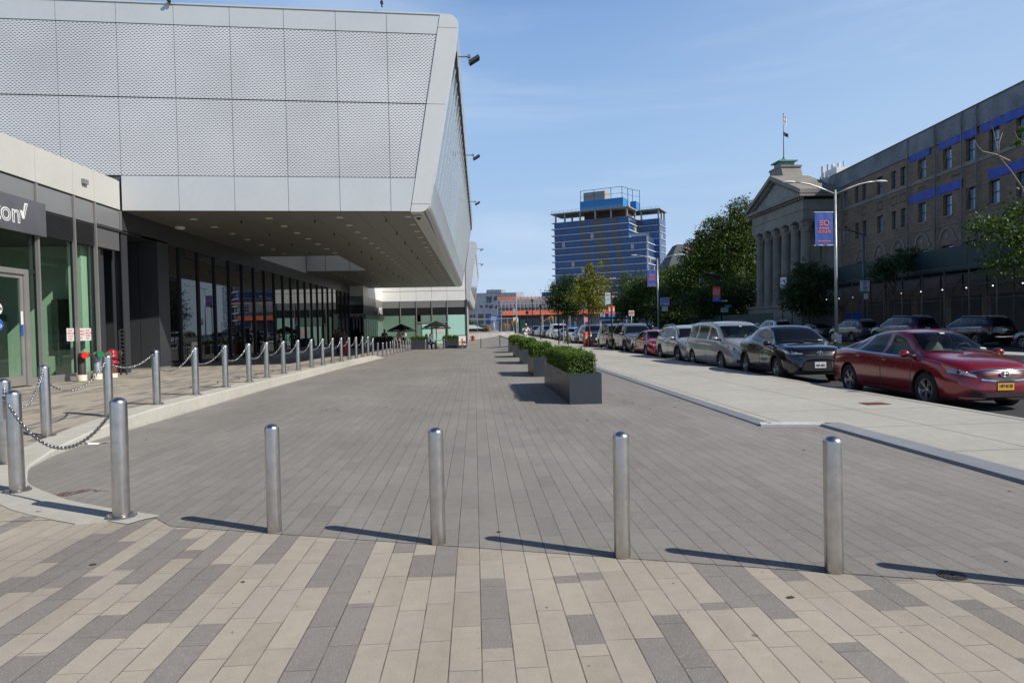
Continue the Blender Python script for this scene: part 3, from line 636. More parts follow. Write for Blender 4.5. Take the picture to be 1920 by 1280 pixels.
t = MB(); t.box(FX - .02, FX + .03, 23.77, 23.83, 5.2, 5.88); t.build('window_mullion', M['mull'], B)
for a, b in zip((5, 7.4, 9.8, 12.2, 14.6, 19.39, 21.13), (7.4, 9.8, 12.2, 14.6, 17.0, 21.07, 22.2)):
    t = MB(); t.box(FX - .10, FX - .088, a, b, .45, 4.46); t.build('shop_window', M['shopglass'], B)
t = MB(); t.box(FX - .10, FX - .088, 17.04, 19.33, 3.42, 4.46); t.build('shop_window', M['shopglass'], B)
t = MB(); t.box(FX - .10, FX - .088, 18.9, 19.33, .45, 3.36); t.build('shop_window', M['shopglass'], B)
t = MB(); t.box(FX - .12, FX - .02, 5, 16.98, .22, .45); t.box(FX - .12, FX - .02, 18.88, 22.24, .22, .45); t.box(FX - .13, FX - .05, 17, 19.35, 3.36, 3.42, 1); t.build('window_sill', [M['bronze'], M['mulld']], B)
# door with frame, handle
t = MB(); t.box(FX - .1, FX + .03, 18.72, 18.88, .26, 3.42); t.box(FX - .1, FX + .03, 16.98, 17.1, .26, 3.42); t.box(FX - .1, FX + .03, 17.1, 18.72, 3.28, 3.42); t.build('door_frame', M['bronze'], B)
t = MB(); t.box(FX - .08, FX - .02, 18.60, 18.70, .28, 3.27); t.box(FX - .08, FX - .02, 17.12, 17.22, .28, 3.27); t.box(FX - .08, FX - .02, 17.22, 18.60, .28, .54); t.box(FX - .08, FX - .02, 17.22, 18.60, 3.17, 3.27); dr = t.build('door', M['bronze'], B)
t = MB(); t.box(FX - .06, FX - .05, 17.22, 18.60, .54, 3.17); t.build('pane', M['shopglass'], dr)
t = MB(); t.tube([(FX + .0, 17.3, 1.0), (FX + .05, 17.3, 1.02), (FX + .05, 17.3, 1.5), (FX + .0, 17.3, 1.52)], .015, 8); t.build('handle', M['bronze'], dr, True)
# interior of the shop seen through the glass
t = MB(); t.box(-19.2, -19, 5, 22.4, .2, 4.9); t.box(-19, FX - .3, 22.42, 22.55, .2, 4.9); t.box(-19, FX - .3, 5, 5.1, .2, 4.9)
t.box(-14.6, -14.1, 16.2, 18.3, .25, 3.0); t.box(-16.6, -16.4, 8, 20.5, .25, 3.6); t.box(-12.95, -12.55, 22.0, 22.41, .25, 4.5); t.build('interior_wall', M['int_wall'], B)
t = MB(); t.box(-19, FX - .12, 5, 22.4, .20, .256); t.build('interior_floor', M['int_floor'], B)
t = MB(); t.box(-19, FX - .26, 5, 22.4, 4.5, 4.6); a_, b_ = PY(98, 562, 22.36), PY(131, 655, 22.36); t.box(a_.x, b_.x, 22.30, 22.40, b_.z, a_.z); t.box(-15.4, -14.75, 17.5, 21.8, .25, 2.3); t.box(-17.5, -17.3, 9, 22.3, .25, 2.6); t.box(-15.9, -15.2, 12, 16.5, .25, 1.25); t.build('interior_fixture', M['int_dark'], B)
# recess with steel columns and the dark clad block
t = MB(); t.box(-14.5, -14.4, 22.5, 26.3, .2, 5.2); t.box(-14.5, FX - .3, 22.56, 22.62, .2, 5.2); t.build('recess_wall', M['black'], B)
for y0, y1, x in ((22.35, 22.75, -12.35), (23.0, 23.2, -12.5), (23.95, 24.35, -12.28)):
    t = MB(); t.box(x - .35, x - .32, y0, y1, .25, 5.2); t.box(x - .32, x - .02, (y0 + y1) / 2 - .01, (y0 + y1) / 2 + .01, .25, 5.2); t.box(x - .02, x + .01, y0, y1, .25, 5.2); t.build('steel_column', M['charcoal'], B)
t = MB(); t.box(-14.6, FX - .02, 22.3, 27.3, 5.15, 5.24); t.build('recess_soffit', M['charcoal'], B)
t = MB(); t.box(-14.4, -12.88, 26.3, 27.2, .34, 5.16); t.box(-12.86, -12.14, 26.3, 27.2, .34, 5.155); t.box(-14.4, -12.17, 26.33, 27.2, .2, .34, 1); t.build('dark_wall', [M['charcoal'], M['midgrey']], B)
t = MB(); ym = [23.84, 25.2, 26.6] + [28.36 + 1.865 * k for k in range(21)]
for a, b in zip(ym, ym[1:] + [67.5]): t.box(FX - .06, FX - .02, a + .006, b - .006, 5.16 if a > 23.9 else 5.2, SZ)
t.box(FX - .3, FX - .07, 27.2, 67.5, 5.1, SZ - .01); t.box(FX - .3, FX - .07, 23.9, 27.2, 5.24, SZ - .01); t.build('dark_panel_band', M['charcoal'], B)
t = MB(); t.box(FX - .15, FX - .07, 27.2, 67.5, 4.45, 5.16); t.build('dark_louvre_band', M['black'], B)
pn = [27.24] + ym[3:]
for a, b in zip(pn, pn[1:] + [66.0]):
    if b - a < .1: continue
    t = MB(); t.box(FX - .07, FX - .055, a + .02, b - .02, .42, 5.15); t.build('dark_window', M['dglass'], B)
for y in pn:
    t = MB(); t.box(FX - .055, FX + .03, y - .03, y + .03, .26, 5.15); t.build('facade_mullion', M['mulld'], B)
t = MB(); t.box(FX - .1, FX - .03, 27.2, 66, .2, .42); t.build('facade_sill', M['mulld'], B)
t = MB(); t.box(FX - .02, FX + .02, 58, 60.2, .3, 3.0); t.build('dark_door', M['mulld'], B)
# shop sign box + stickers
s = empty('shop_sign', (FX, 18, 4.9), 'grey box sign with white outlined letters and a slanted tick on the shop front', 'shop sign')
t = MB(); t.box(FX + .0, FX + .13, 14.2, 19.55, 4.40, 5.33); t.build('sign_box', mat('sign_box_grey', (.115, .12, .135), .4, .2), s)
xs = FX + .132
def outline(body, size, y, z, w=.035):
    text(body, size, M['signwhite'], (xs, y, z), (0, 1, 0), (0, 0, 1), s, .006, 'lettering', 'CENTER', .012)
    text(body, size, bpy.data.materials['sign_box_grey'], (xs + .004, y, z), (0, 1, 0), (0, 0, 1), s, .006, 'lettering', 'CENTER', -.018)
outline('zon', .72, 17.96, 4.84)
t = MB(); t.prism([(xs, 18.39, 4.98), (xs, 18.48, 4.76), (xs, 18.56, 4.76), (xs, 18.72, 5.20), (xs, 18.60, 5.20), (xs, 18.525, 4.93), (xs, 18.48, 4.98)], (.012, 0, 0)); t.v = [(x, y + .06, z) for x, y, z in t.v]; t.build('tick', M['signwhite'], s)
t = MB(); t.prism([(xs + .012, 18.57, 4.94), (xs + .012, 18.635, 5.16), (xs + .012, 18.67, 5.16), (xs + .012, 18.553, 4.82)], (.004, 0, 0)); t.v = [(x, y + .06, z) for x, y, z in t.v]; t.build('tick', bpy.data.materials['sign_box_grey'], s)
def sticker(y0, y1, z0, z1, lines, label, x=FX - .08):
    e = empty('notice', (x, y0, z0), label, 'notice', 'red and white notices on the shop glass'); t = MB(); t.box(x, x + .004, y0, y1, z0, z1); t.build('sheet', M['signwhite'], e)
    h = (z1 - z0) / (len(lines) + .6)
    for k, l in enumerate(lines): text(l, h * 1.0, M['sred'], (x + .006, (y0 + y1) / 2, z1 - h * (k + .85)), (0, 1, 0), (0, 0, 1), e, .001, sx=.62)
sticker(20.66, 21.02, 1.43, 1.82, ['FIRE DEPT', 'CONNECTION', '1ST FLOOR', 'GARAGE'], 'red lettered notice on the glass left of the mullion')
sticker(21.2, 21.56, 1.43, 1.82, ['SPRINKLER', 'STANDPIPE', 'SUPPLY'], 'red lettered notice on the glass just right of the mullion')
sticker(21.57, 21.93, 1.43, 1.82, ['FIRE DEPT', 'CONNECTION', 'STANDPIPE', 'SUPPLY'], 'red lettered notice on the glass, rightmost of the three')
def disc(y, z, r, mt, label, name='door_sticker', x=FX - .048):
    e = empty(name, (x, y, z), label, 'sticker', 'stickers on the shop door'); t = MB(); t.lathe([(.001, .004), (r, .004), (r, 0)], (x, y, z), 24, 'x'); t.build('disc', mt, e); return e
e = disc(17.78, 2.33, .15, M['signwhite'], 'round white sticker at the top of the shop door glass'); t = MB(); t.box(FX - .046, FX - .042, 17.65, 17.91, 2.29, 2.37); t.build('band', M['midgrey'], e)
e = disc(17.80, 1.92, .15, M['bluesign'], 'round blue wheelchair sticker below the white one on the door')
t = MB(); x = FX - .041; t.sphere((x, 17.80, 2.02), (.004, .02, .02), 8, 6); t.bar((x, 17.80, 1.99), (x, 17.80, 1.92), .004, .02); t.bar((x, 17.80, 1.92), (x, 17.86, 1.92), .004, .018); t.bar((x, 17.86, 1.92), (x, 17.88, 1.86), .004, .018)
t.tube([(x, 17.80 + .055 * cos(a), 1.89 + .055 * sin(a)) for a in [2.2 + k * .35 for k in range(13)]], .006, 5); t.build('wheelchair_symbol', M['signwhite'], e)
e = empty('door_sticker', (FX, 18.65, 1.6), 'narrow white and blue sticker strip on the door stile', 'sticker', 'stickers on the shop door'); t = MB(); t.box(FX - .016, FX - .012, 18.57, 18.66, 1.92, 2.28); t.build('sheet', M['signwhite'], e)
t = MB(); t.box(FX - .016, FX - .012, 18.57, 18.66, 1.62, 1.92); t.build('blue_label', M['bluesign'], e)
# wall lamp box on the fascia
t = MB(); t.box(FX, FX + .09, 21.55, 21.8, 6.35, 6.5); t.thing('fascia_light', M['midgrey'], 'small grey light box fixed to the pale fascia above the shop', 'light', loc=(FX, 21.67, 6.4))
# floodlights along the roof edge
def flood(y, label, x=None, z=12.42, g='floodlights on the outlet roof edges'):
    x = outer_at(z) + sh_(y) if x is None else x; e = empty('floodlight', (x, y, z), label, 'floodlight', g)
    t = MB(); t.tube([(x - .02, y, z), (x + .42, y, z)], .03, 8); t.box(x + .36, x + .48, y - .08, y + .08, z - .04, z + .06); t.tube([(x + .42, y, z), (x + .44, y, z - .14)], .03, 8); t.build('arm', M['midgrey'], e)
    t = MB(); t.obox((x + .62, y - .05, z - .16), (.46, .36, .12), Matrix.Rotation(-.55, 4, 'Y')); t.build('lamp_head', M['charcoal'], e)
    t = MB(); t.obox((x + .64, y - .05, z - .225), (.40, .28, .02), Matrix.Rotation(-.55, 4, 'Y')); t.build('lens', M['dglass'], e)
flood(26.8, 'floodlight nearest the slanted front corner of the near outlet'); flood(42, 'middle floodlight on the near outlet roof edge'); flood(57.5, 'farthest floodlight on the near outlet roof edge')
for x, y, lb in ((318, 2, 'thin roof fixture left of the mast on the top edge'), (716, 6, 'short dark mast on the top edge of the near outlet')):
    p = PY(x, y, yf(-10.4 if x < 400 else -3.1) - .06); t = MB(); t.tube([p + Vector((0, 0, -.15)), p + Vector((0, 0, .5))], .03, 8); t.box(p.x - .05, p.x + .05, p.y - .12, p.y, p.z - .05, p.z + .02); t.thing('roof_mast', M['charcoal'], lb, 'mast', loc=p)
# ------------------------------------------------------------------ fire standpipes
def pipe_cap(name, p, h, r, pm, capm, label, two=False):
    e = empty(name, p, label, 'standpipe', 'fire standpipes by the shop'); t = MB(); t.lathe([(r, .1), (r, h - .12), (r * .9, h - .1), (r * .9, h + .02), (.001, h + .04)], p, 18); t.build('pipe', pm, e, True)
    t = MB(); t.lathe([(r * 1.25, 0), (r * 1.25, .17), (r, .19), (r, .1)], p, 18); t.build('base_collar', M['cream'], e, True)
    t = MB(); q = Vector(p) + Vector((0, 0, h - .04)); t.tube([q, q + Vector((.02, .3, 0))], .05, 12); t.tube([q + Vector((0, -.02, 0)), q + Vector((.14, -.12, .0))], .07, 12); t.build('outlet', M['brass'], e, True)
    t = MB(); t.tube([q + Vector((.13, -.11, 0)), q + Vector((.21, -.18, 0))], .10, 8); t.build('cap', capm, e)
    t = MB(); t.tube([q + Vector((.02, .3, 0)), q + Vector((.022, .36, 0))], .065, 10); t.build('cap', M['brass'], e); return e
pipe_cap('fire_standpipe', (-11.61, 20.22, .25), .80, .105, M['pipe_dark'], M['redbright'], 'dark standpipe with a bright red cap below the notices')
pipe_cap('fire_standpipe', (-11.42, 20.68, .25), .80, .105, M['pipe_grey'], M['green'], 'grey standpipe with a green cap beside the red hydrant')
hp = (-11.35, 21.40, .25); HS = .86; e = empty('fire_hydrant', hp, 'red two-outlet standpipe head on a rusty pipe beside the perforated post', 'hydrant')
t = MB(); t.lathe([(.14, .12), (.14, .5)], hp, 18); t.build('pipe', M['rust'], e, True)
t = MB(); t.lathe([(.16, 0), (.16, .16), (.14, .17)], hp, 18); t.build('base_collar', M['cream'], e, True)
t = MB(); t.lathe([(.15, .5), (.22, .52), (.22, .6), (.15, .63), (.13, .68), (.15, .72), (.21, .73), (.21, .76)], hp, 20); t.lathe([(.21, .76), (.17, .78), (.165, .9), (.15, .98), (.10, 1.05), (.001, 1.08)], hp, 20); t.build('barrel', M['red'], e, True)
t = MB()
for k in range(10): a = k * .628; t.lathe([(.02, .70), (.02, .77), (.001, .775)], (hp[0] + .19 * cos(a), hp[1] + .19 * sin(a), hp[2]), 6)
t.build('flange_bolts', M['black'], e)
for sx, sy, cc in ((.05, .38, M['brass']), (.1, -.42, M['brass'])):
    t = MB(); q = Vector(hp) + Vector((0, 0, .9)); t.tube([q, q + Vector((sx, sy, 0))], .065, 12); ch = t.build('outlet', M['pipe_dark'], e, True)
    t = MB(); t.tube([q + Vector((sx, sy * .96, 0)), q + Vector((sx * 1.2, sy * 1.12, 0))], .10, 14); t.build('cap', cc, e)
e.matrix_basis = Matrix.Translation(hp) @ Matrix.Scale(.84, 4)
px_ = (-11.81, 22.93, .25); t = MB()
for dx in (-.09, .09): t.box(px_[0] + dx - .02, px_[0] + dx + .02, px_[1] - .03, px_[1] + .03, .25, 1.75)
z = .3
while z < 1.75: t.box(px_[0] - .07, px_[0] + .07, px_[1] - .03, px_[1] + .03, z, z + .05); z += .13
t.thing('perforated_post', M['charcoal'], 'dark perforated steel post standing right of the red hydrant', 'post', loc=px_)
# ================================================================== cars
def pchip(tab):
    xs = [a for a, _ in tab]; ys = [b for _, b in tab]; n = len(xs); h = [xs[i + 1] - xs[i] for i in range(n - 1)]; d = [(ys[i + 1] - ys[i]) / h[i] for i in range(n - 1)]
    m = [0] * n; m[0] = d[0]; m[-1] = d[-1]
    for i in range(1, n - 1):
        if d[i - 1] * d[i] > 0: w1 = 2 * h[i] + h[i - 1]; w2 = h[i] + 2 * h[i - 1]; m[i] = (w1 + w2) / (w1 / d[i - 1] + w2 / d[i])
    def f(x):
        if x <= xs[0]: return ys[0]
        if x >= xs[-1]: return ys[-1]
        i = next(k for k in range(n - 1) if x <= xs[k + 1]); t = (x - xs[i]) / h[i]
        return ys[i] * (2 * t ** 3 - 3 * t * t + 1) + h[i] * m[i] * (t ** 3 - 2 * t * t + t) + ys[i + 1] * (3 * t * t - 2 * t ** 3) + h[i] * m[i + 1] * (t ** 3 - t * t)
    return f
def catmull(P, sub):
    out = []
    for i in range(len(P) - 1):
        p0 = P[max(i - 1, 0)]; p1 = P[i]; p2 = P[i + 1]; p3 = P[min(i + 2, len(P) - 1)]
        for k in range(sub):
            t = k / sub
            out.append(tuple(.5 * ((2 * p1[j]) + (-p0[j] + p2[j]) * t * .8 + (2 * p0[j] - 5 * p1[j] + 4 * p2[j] - p3[j]) * t * t * .8 + (-p0[j] + 3 * p1[j] - 3 * p2[j] + p3[j]) * t ** 3 * .8 + (p2[j] - p1[j]) * (2 * t - 0) * .2 * 1 if False else 0) for j in range(2)) if False else tuple(_cr(p0[j], p1[j], p2[j], p3[j], t) for j in range(2)))
    out.append(P[-1]); return out
def _cr(a, b, c, d, t, k=.38):
    m1 = (c - a) * k; m2 = (d - b) * k
    return b * (2 * t ** 3 - 3 * t * t + 1) + m1 * (t ** 3 - 2 * t * t + t) + c * (3 * t * t - 2 * t ** 3) + m2 * (t ** 3 - t * t)
class Prof:
    def __init__(s, **k):
        for n in ('zt', 'zs', 'zb', 'ws', 'wl', 'wr'): setattr(s, n, pchip(k[n]))
        s.x0, s.x1 = k['zt'][0][0], k['zt'][-1][0]; s.crown = k.get('crown', .07)
    def sec(s, x, inset=0, zlow=None):
        zt, zs, zb, ws, wl, wr = (f(x) for f in (s.zt, s.zs, s.zb, s.ws, s.wl, s.wr))
        zs = min(zs, zt - .012); zr = max(zt - s.crown, zs + .45 * (zt - zs)); hgt = zt - zs; green = sstep(.12, .3, hgt)
        wr = wr if green > 0 else wr; wrr = ws * .86 * (1 - green) + wr * green
        if inset:
            return [(0, zlow), (ws - inset - .02, zlow), (ws - inset, max(zlow + .02, zs)), (wrr - inset, max(zlow + .03, zr - inset * .6)), (wrr * .5, max(zlow + .035, zt - inset)), (0, max(zlow + .04, zt - inset * .9))]
        P = [(0, zb), (wl * .8, zb), (wl - .045, zb + .05), (wl - .008, zb + .34 * (zs - zb)), (wl + .004, zb + .62 * (zs - zb)), (wl * .45 + ws * .55 + .004, zb + .86 * (zs - zb)), (ws - .012, zs), (wrr * .55 + ws * .45, zs + .42 * (zr - zs)), (wrr + .012, zr - .022 * green), (wrr * .86, zr + .55 * (zt - zr)), (wrr * .45, zt - .1 * (zt - zr)), (0, zt)]
        return catmull(P, 3)
def loft(secs, xs):
    t = MB(); n = len(secs[0]); ring = 2 * n - 2
    for x, s in zip(xs, secs):
        for y, z in s: t.v.append((x, y, z))
        for y, z in reversed(s[1:-1]): t.v.append((x, -y, z))
    for i in range(len(xs) - 1):
        for k in range(ring): t.f.append((i * ring + k, i * ring + (k + 1) % ring, (i + 1) * ring + (k + 1) % ring, (i + 1) * ring + k)); t.m.append(0)
    t.f.append(tuple(reversed(range(ring)))); t.m.append(0); t.f.append(tuple((len(xs) - 1) * ring + k for k in range(ring))); t.m.append(0)
    return t
def patch(bvh, P, d, nx=10, ny=6, off=.005, t=None, mi=0, start=3.0):
    """quad P = 4 world points (bl, br, tr, tl) or polyline pair (bottom list, top list), projected along d on the body"""
    t = t or MB(); d = Vector(d).normalized()
    lo, hi = (P[0], P[1]) if len(P) == 2 else ([P[0], P[1]], [P[3], P[2]])
    def samp(L, u):
        L = [Vector(p) for p in L]
        if len(L) == 1: return L[0]
        q = u * (len(L) - 1); i = min(int(q), len(L) - 2); return L[i].lerp(L[i + 1], q - i)
    G = []
    for j in range(ny + 1):
        row = []
        for i in range(nx + 1):
            p = samp(lo, i / nx).lerp(samp(hi, i / nx), j / ny)
            h = bvh.ray_cast(p - d * start, d)
            if h[0] is None: h = bvh.find_nearest(p)
            q = h[0]; row.append(q - d * off)
        G.append(row)
    t.grid(G, mi); return t
def wheel_mesh(r, w, rimr, spokes, style=0):
    t = MB(); h = w / 2
    t.lathe([(rimr - .005, -h * .9), (rimr + .01, -h), (r - .03, -h), (r - .008, -h * .8), (r, -h * .5), (r, h * .5), (r - .008, h * .8), (r - .03, h), (rimr + .01, h), (rimr - .005, h * .9)], n=36, ax='y')
    tyre = t.mesh('wheel', M['rubber'], True)
    t = MB(); yo = h * .86
    t.lathe([(rimr, h * .2), (rimr, yo), (rimr - .018, yo + .004), (rimr - .03, yo - .02), (rimr - .035, 0)], n=36, ax='y')
    t.lathe([(.001, yo - .075), (rimr - .03, yo - .07)], n=24, ax='y', mi=1)
    t.lathe([(.001, yo - .012), (.035, yo - .012), (.055, yo - .03), (.06, yo - .06)], n=16, ax='y')
    for k in range(spokes):
        a = 2 * pi * k / spokes
        for s in ((-.11, .11) if style == 0 else (0,)):
            c0, s0 = cos(a + s * .6), sin(a + s * .6); c1, s1 = cos(a + s * 1.6), sin(a + s * 1.6); ww = .022 if style == 0 else .05
            t.bar((.04 * c0, yo - .03, .04 * s0), ((rimr - .02) * c1, yo - .014, (rimr - .02) * s1), ww, .024)
    rim = t.mesh('rim', [M['alloy'], M['black']], 'auto'); return tyre, rim
M['alloy'] = mat('alloy_rim', (.42, .42, .43), .3, .85, .5, .1, 8); M['chrome'] = mat('chrome_trim', (.72, .72, .73), .1, 1, .5, .03); M['lamp'] = mat('headlamp_lens', (.42, .45, .48), .06, .4, .8, .15, 12)
M['carglass'] = glassy('car_glass', (.62, .68, .65), refl=.75); M['tint'] = mat('tinted_car_glass', (.006, .007, .009), .02, 0, .4, var=0); M['plastic'] = mat('black_plastic', (.022, .022, .023), .55, var=.15)
M['seat'] = mat('seat_fabric', (.30, .27, .22), .9); M['dash'] = mat('dash_plastic', (.13, .12, .105), .7); M['tail'] = mat('tail_lamp', (.30, .01, .012), .12, 0, .7); M['amber'] = mat('amber_lens', (.8, .22, .03), .15)
CARMESH = {}
def outward(me):
    import bmesh
    b = bmesh.new(); b.from_mesh(me); bmesh.ops.remove_doubles(b, verts=b.verts, dist=1e-5); bmesh.ops.recalc_face_normals(b, faces=b.faces); b.to_mesh(me); b.free()
def difference(o, cutters):
    for q in [o] + cutters: outward(q.data)
    for c in cutters:
        m = o.modifiers.new('b', 'BOOLEAN'); m.operation = 'DIFFERENCE'; m.object = c; m.solver = 'EXACT'; m.material_mode = 'TRANSFER' if hasattr(m, 'material_mode') else m.material_mode
    dg = bpy.context.evaluated_depsgraph_get(); dg.update(); me = bpy.data.meshes.new_from_object(o.evaluated_get(dg)); me.name = o.name
    o.modifiers.clear(); old = o.data; o.data = me
    for c in cutters: bpy.data.objects.remove(c)
    me.set_sharp_from_angle(angle=rad(38)); return me
def make_car(K, label, group, pm, name='parked_car'):
    """K: dict of proportions; built with +x forward, on z = 0"""
    pr = Prof(**K['prof']); wb = K['axles']; r = K['r']; H = K['half']
    e = empty(name, (0, 0, 0), label, 'car', group)
    n = 76; L = pr.x1 - pr.x0
    xs = [pr.x0 + L * (.5 - .5 * cos(pi * (i / n))) * .35 + L * (i / n) * .65 for i in range(n + 1)]
    body = loft([pr.sec(x) for x in xs], xs)
    bvh = BVHTree.FromPolygons([Vector(v) for v in body.v], body.f)
    ob = body.build('body', pm, e, True)
    cut = []
    for x in wb:
        for s in (-1, 1):
            t = MB(); t.prism([(x + (r + .045) * cos(k * pi / 22), s * (H - .42), r + .01 + (r + .045) * sin(k * pi / 22)) for k in range(44)], (0, s * .75, 0))
            o = bpy.data.objects.new('c', t.mesh('c', M['black'])); COL.objects.link(o); cut.append(o)
    gl = M['carglass'] if K.get('cabin') else M['tint']
    wsb, wst = K['ws']; rwb, rwt = K['rw']  # windscreen base / top, rear window base / top: (x, half width, z)
    if K.get('cabin'):
        cx0, cx1, zl = K['cabin']; xc = [cx0 + (cx1 - cx0) * i / 26 for i in range(27)]
        t = loft([pr.sec(x, .05, zl) for x in xc], xc); o = bpy.data.objects.new('c', t.mesh('c', M['dash'])); COL.objects.link(o); cut.append(o)
        def wprism(P, off):
            t = MB(); t.prism(P, off); o = bpy.data.objects.new('c', t.mesh('c', M['black'])); COL.objects.link(o); cut.append(o)
        q = .035
        wprism([(0.3, -wsb[1] + q, wsb[2] + .03), (0.3, wsb[1] - q, wsb[2] + .03), (0.3, wst[1] - q, wst[2] - .02), (0.3, -wst[1] + q, wst[2] - .02)], (2.2, 0, 0))
        for W in K['side']:
            c = sum((Vector(p) for p in W), Vector()) / len(W); P = [c + (Vector(p) - c) * .90 for p in W]
            wprism([(p.x, -1.3, p.z) for p in P], (0, 2.6, 0))
    if len(cut): difference(ob, cut)
    # glass
    zrow = lambda a, b: ([(a[0], -a[1], a[2]), (a[0] + .10, 0, a[2] - .01), (a[0], a[1], a[2])], [(b[0], -b[1], b[2]), (b[0] + .05, 0, b[2]), (b[0], b[1], b[2])])
    patch(bvh, zrow(wsb, wst), (-.75, 0, -1), 14, 12, .006).build('windscreen', gl, e, True)
    lo, hi = zrow(rwb, rwt); lo = [(lo[0][0],lo[0][1],lo[0][2]),(lo[1][0]-.18,0,lo[1][2]),lo[2]]
    patch(bvh, (lo, hi), (.75, 0, -1) if not K.get('van') else (1, 0, -.12), 12, 8, .006).build('rear_window', M['tint'], e, True)
    def quadP(W, y): return [(p[0], y, p[2] if len(p) > 2 else p[1]) for p in W]
    for s in (-1, 1):
        for W in K['side']:
            W = [(p[0], 0, p[2]) for p in W]
            k = len(W) // 2
            patch(bvh, ([(p[0], s * 1.5, p[2]) for p in W[:k]], [(p[0], s * 1.5, p[2]) for p in reversed(W[k:])]), (0, -s, 0), 14, 8, .005, start=1).build('side_window', gl, e, True)
        if 'belt' in K:
            x0, z0, x1, z1 = K['belt']; patch(bvh, [(x0, s, z0), (x1, s, z1), (x1, s, z1 + .022), (x0, s, z0 + .022)], (0, -s, 0), 16, 1, .007).build('window_trim', M[K.get('beltm', 'chrome')], e)
        for D in K['doors']:
            k = len(D) // 2; lo = [(p[0], s, p[1]) for p in D[:k]]; hi = [(p[0], s, p[1]) for p in reversed(D[k:])]
            cx = sum(p[0] for p in D) / len(D); cz = sum(p[1] for p in D) / len(D); sh = lambda P: [(p[0] - .011 * (1 if p[0] > cx else -1), p[1], p[2] - .011 * (1 if p[2] > cz else -1)) for p in P]
            t = patch(bvh, (lo, hi), (0, -s, 0), 12, 12, .0022, mi=1); patch(bvh, (sh(lo), sh(hi)), (0, -s, 0), 12, 12, .0055, t=t, mi=0)
            dob = t.build('door', [pm, M['gap']], e, True); hx, hz = K['handle'](D)
            h = bvh.ray_cast(Vector((hx, s * 2, hz)), Vector((0, -s, 0)))[0]; t = MB(); t.sphere(h + Vector((0, s * .022, 0)), (.11, .018, .018), 10, 6); t.build('handle', M[K['hm']] if K.get('hm') else pm, dob, True)
        # lamps
        dv = Vector((-1, -s * .55, -.05)); HLp = [(p[0], s * p[1], p[2]) for p in K['head']]; k = len(HLp) // 2
        t = patch(bvh, (HLp[:k], list(reversed(HLp[k:]))), dv, 12, 6, .009); hl = t.build('headlight', M['lamp'], e, True)
        c = sum((Vector(p) for p in HLp), Vector()) / len(HLp); h = bvh.ray_cast(c - dv.normalized() * 2, dv.normalized())[0]
        if h:
            for dy, rr in ((.03 * s, .042), (-.1 * s, .03)):
                hh = bvh.ray_cast(Vector((c.x, c.y + dy, c.z + (.006 if dy * s > 0 else -.012))) - dv.normalized() * 2, dv.normalized())[0]
                if hh: t = MB(); t.sphere(hh - dv.normalized() * .004, (rr * .5, rr, rr), 14, 8); t.build('projector_lens', M['black'] if dy * s > 0 else M['chrome'], hl, True)
        if K.get('amber'):
            A = [(p[0], s * p[1], p[2]) for p in K['amber']]; patch(bvh, A, Vector((-.5, -s, 0)), 4, 4, .011).build('side_marker', M['amber'], e, True)
        T = [(p[0], s * p[1], p[2]) for p in K['tail']]; patch(bvh, T, Vector((1, -s * .6, 0)), 6, 6, .010).build('tail_light', M['tail'], e, True)
        mx, my, mz = K['mirror']; t = MB(); t.sphere((mx, s * my, mz), (.085, .115, .072), 14, 10); mo = t.build('mirror', M[K['mm']] if K.get('mm') else pm, e, True)
        t = MB(); t.tube([(mx + .05, s * (my - .02), mz - .03), (mx + .08, s * (my - .22), mz - .06)], [.03, .04], 8); t.build('mirror_stalk', M['plastic'], mo, True)
        if K.get('rails'):
            x0, x1, yy = K['rails']; pts = []
            for i in range(9): x = x0 + (x1 - x0) * i / 8; pts.append((x, s * yy, pr.zt(x) - .02 + (.05 if 0 < i < 8 else -.01)))
            t = MB(); t.tube(pts, .018, 8); t.build('roof_rail', M[K.get('railm', 'plastic')], e, True)
        if K.get('clad'):
            for x in wb:
                t = MB(); P = []
                for i in range(19):
                    a = rad(-12) + rad(204) * i / 18; row = []
                    for rr in (r + .045, r + .10):
                        p = Vector((x + rr * cos(a), s * 2, r + .01 + rr * sin(a))); h = bvh.ray_cast(p, Vector((0, -s, 0)))[0]; row.append((h if h else Vector((p.x, s * (H - .05), p.z))) + Vector((0, s * .012, 0)))
                    P.append(row)
                t.grid(P); t.build('wheel_arch_trim', M['plastic'], e, True)
            x0, x1 = wb[0] + r + .1, wb[1] - r - .1
            patch(bvh, [(x0, s, K['prof']['zb'][2][1] + .02), (x1, s, K['prof']['zb'][2][1] + .02), (x1, s, K['clad']), (x0, s, K['clad'])], (0, -s, 0), 12, 3, .012).build('sill_trim', M['plastic'], e, True)
    for nm, P, mt, of in K['front']:
        k = len(P) // 2; P = [(3, p[0], p[1]) for p in P]; patch(bvh, (P[:k], list(reversed(P[k:]))), (-1, 0, 0), 16, 6, of).build(nm, mt, e, True)
    for nm, P, mt, of in K.get('rear', []):
        k = len(P) // 2; P = [(-3, p[0], p[1]) for p in P]; patch(bvh, (P[:k], list(reversed(P[k:]))), (1, 0, 0), 12, 4, of).build(nm, mt, e, True)
    # number plate, badge
    if K.get('plate'):
        z, mt, top, num, off = K['plate']; h = bvh.ray_cast(Vector((4, 0, z)), Vector((-1, 0, 0)))[0]; x = h.x + off
        t = MB(); t.box(x - .02, x + .006, -.155, .155, z - .078, z + .078); p = t.build('licence_plate', mt, e)
        if top: t = MB(); t.box(x + .004, x + .008, -.155, .155, z + .05, z + .08); t.build('plate_header', M['navy'], p)
        if num: text(num, .088, M['navy'], (x + .0075, 0, z - .012), (0, 1, 0), (0, 0, 1), p, .001, sx=.74, bold=.002)
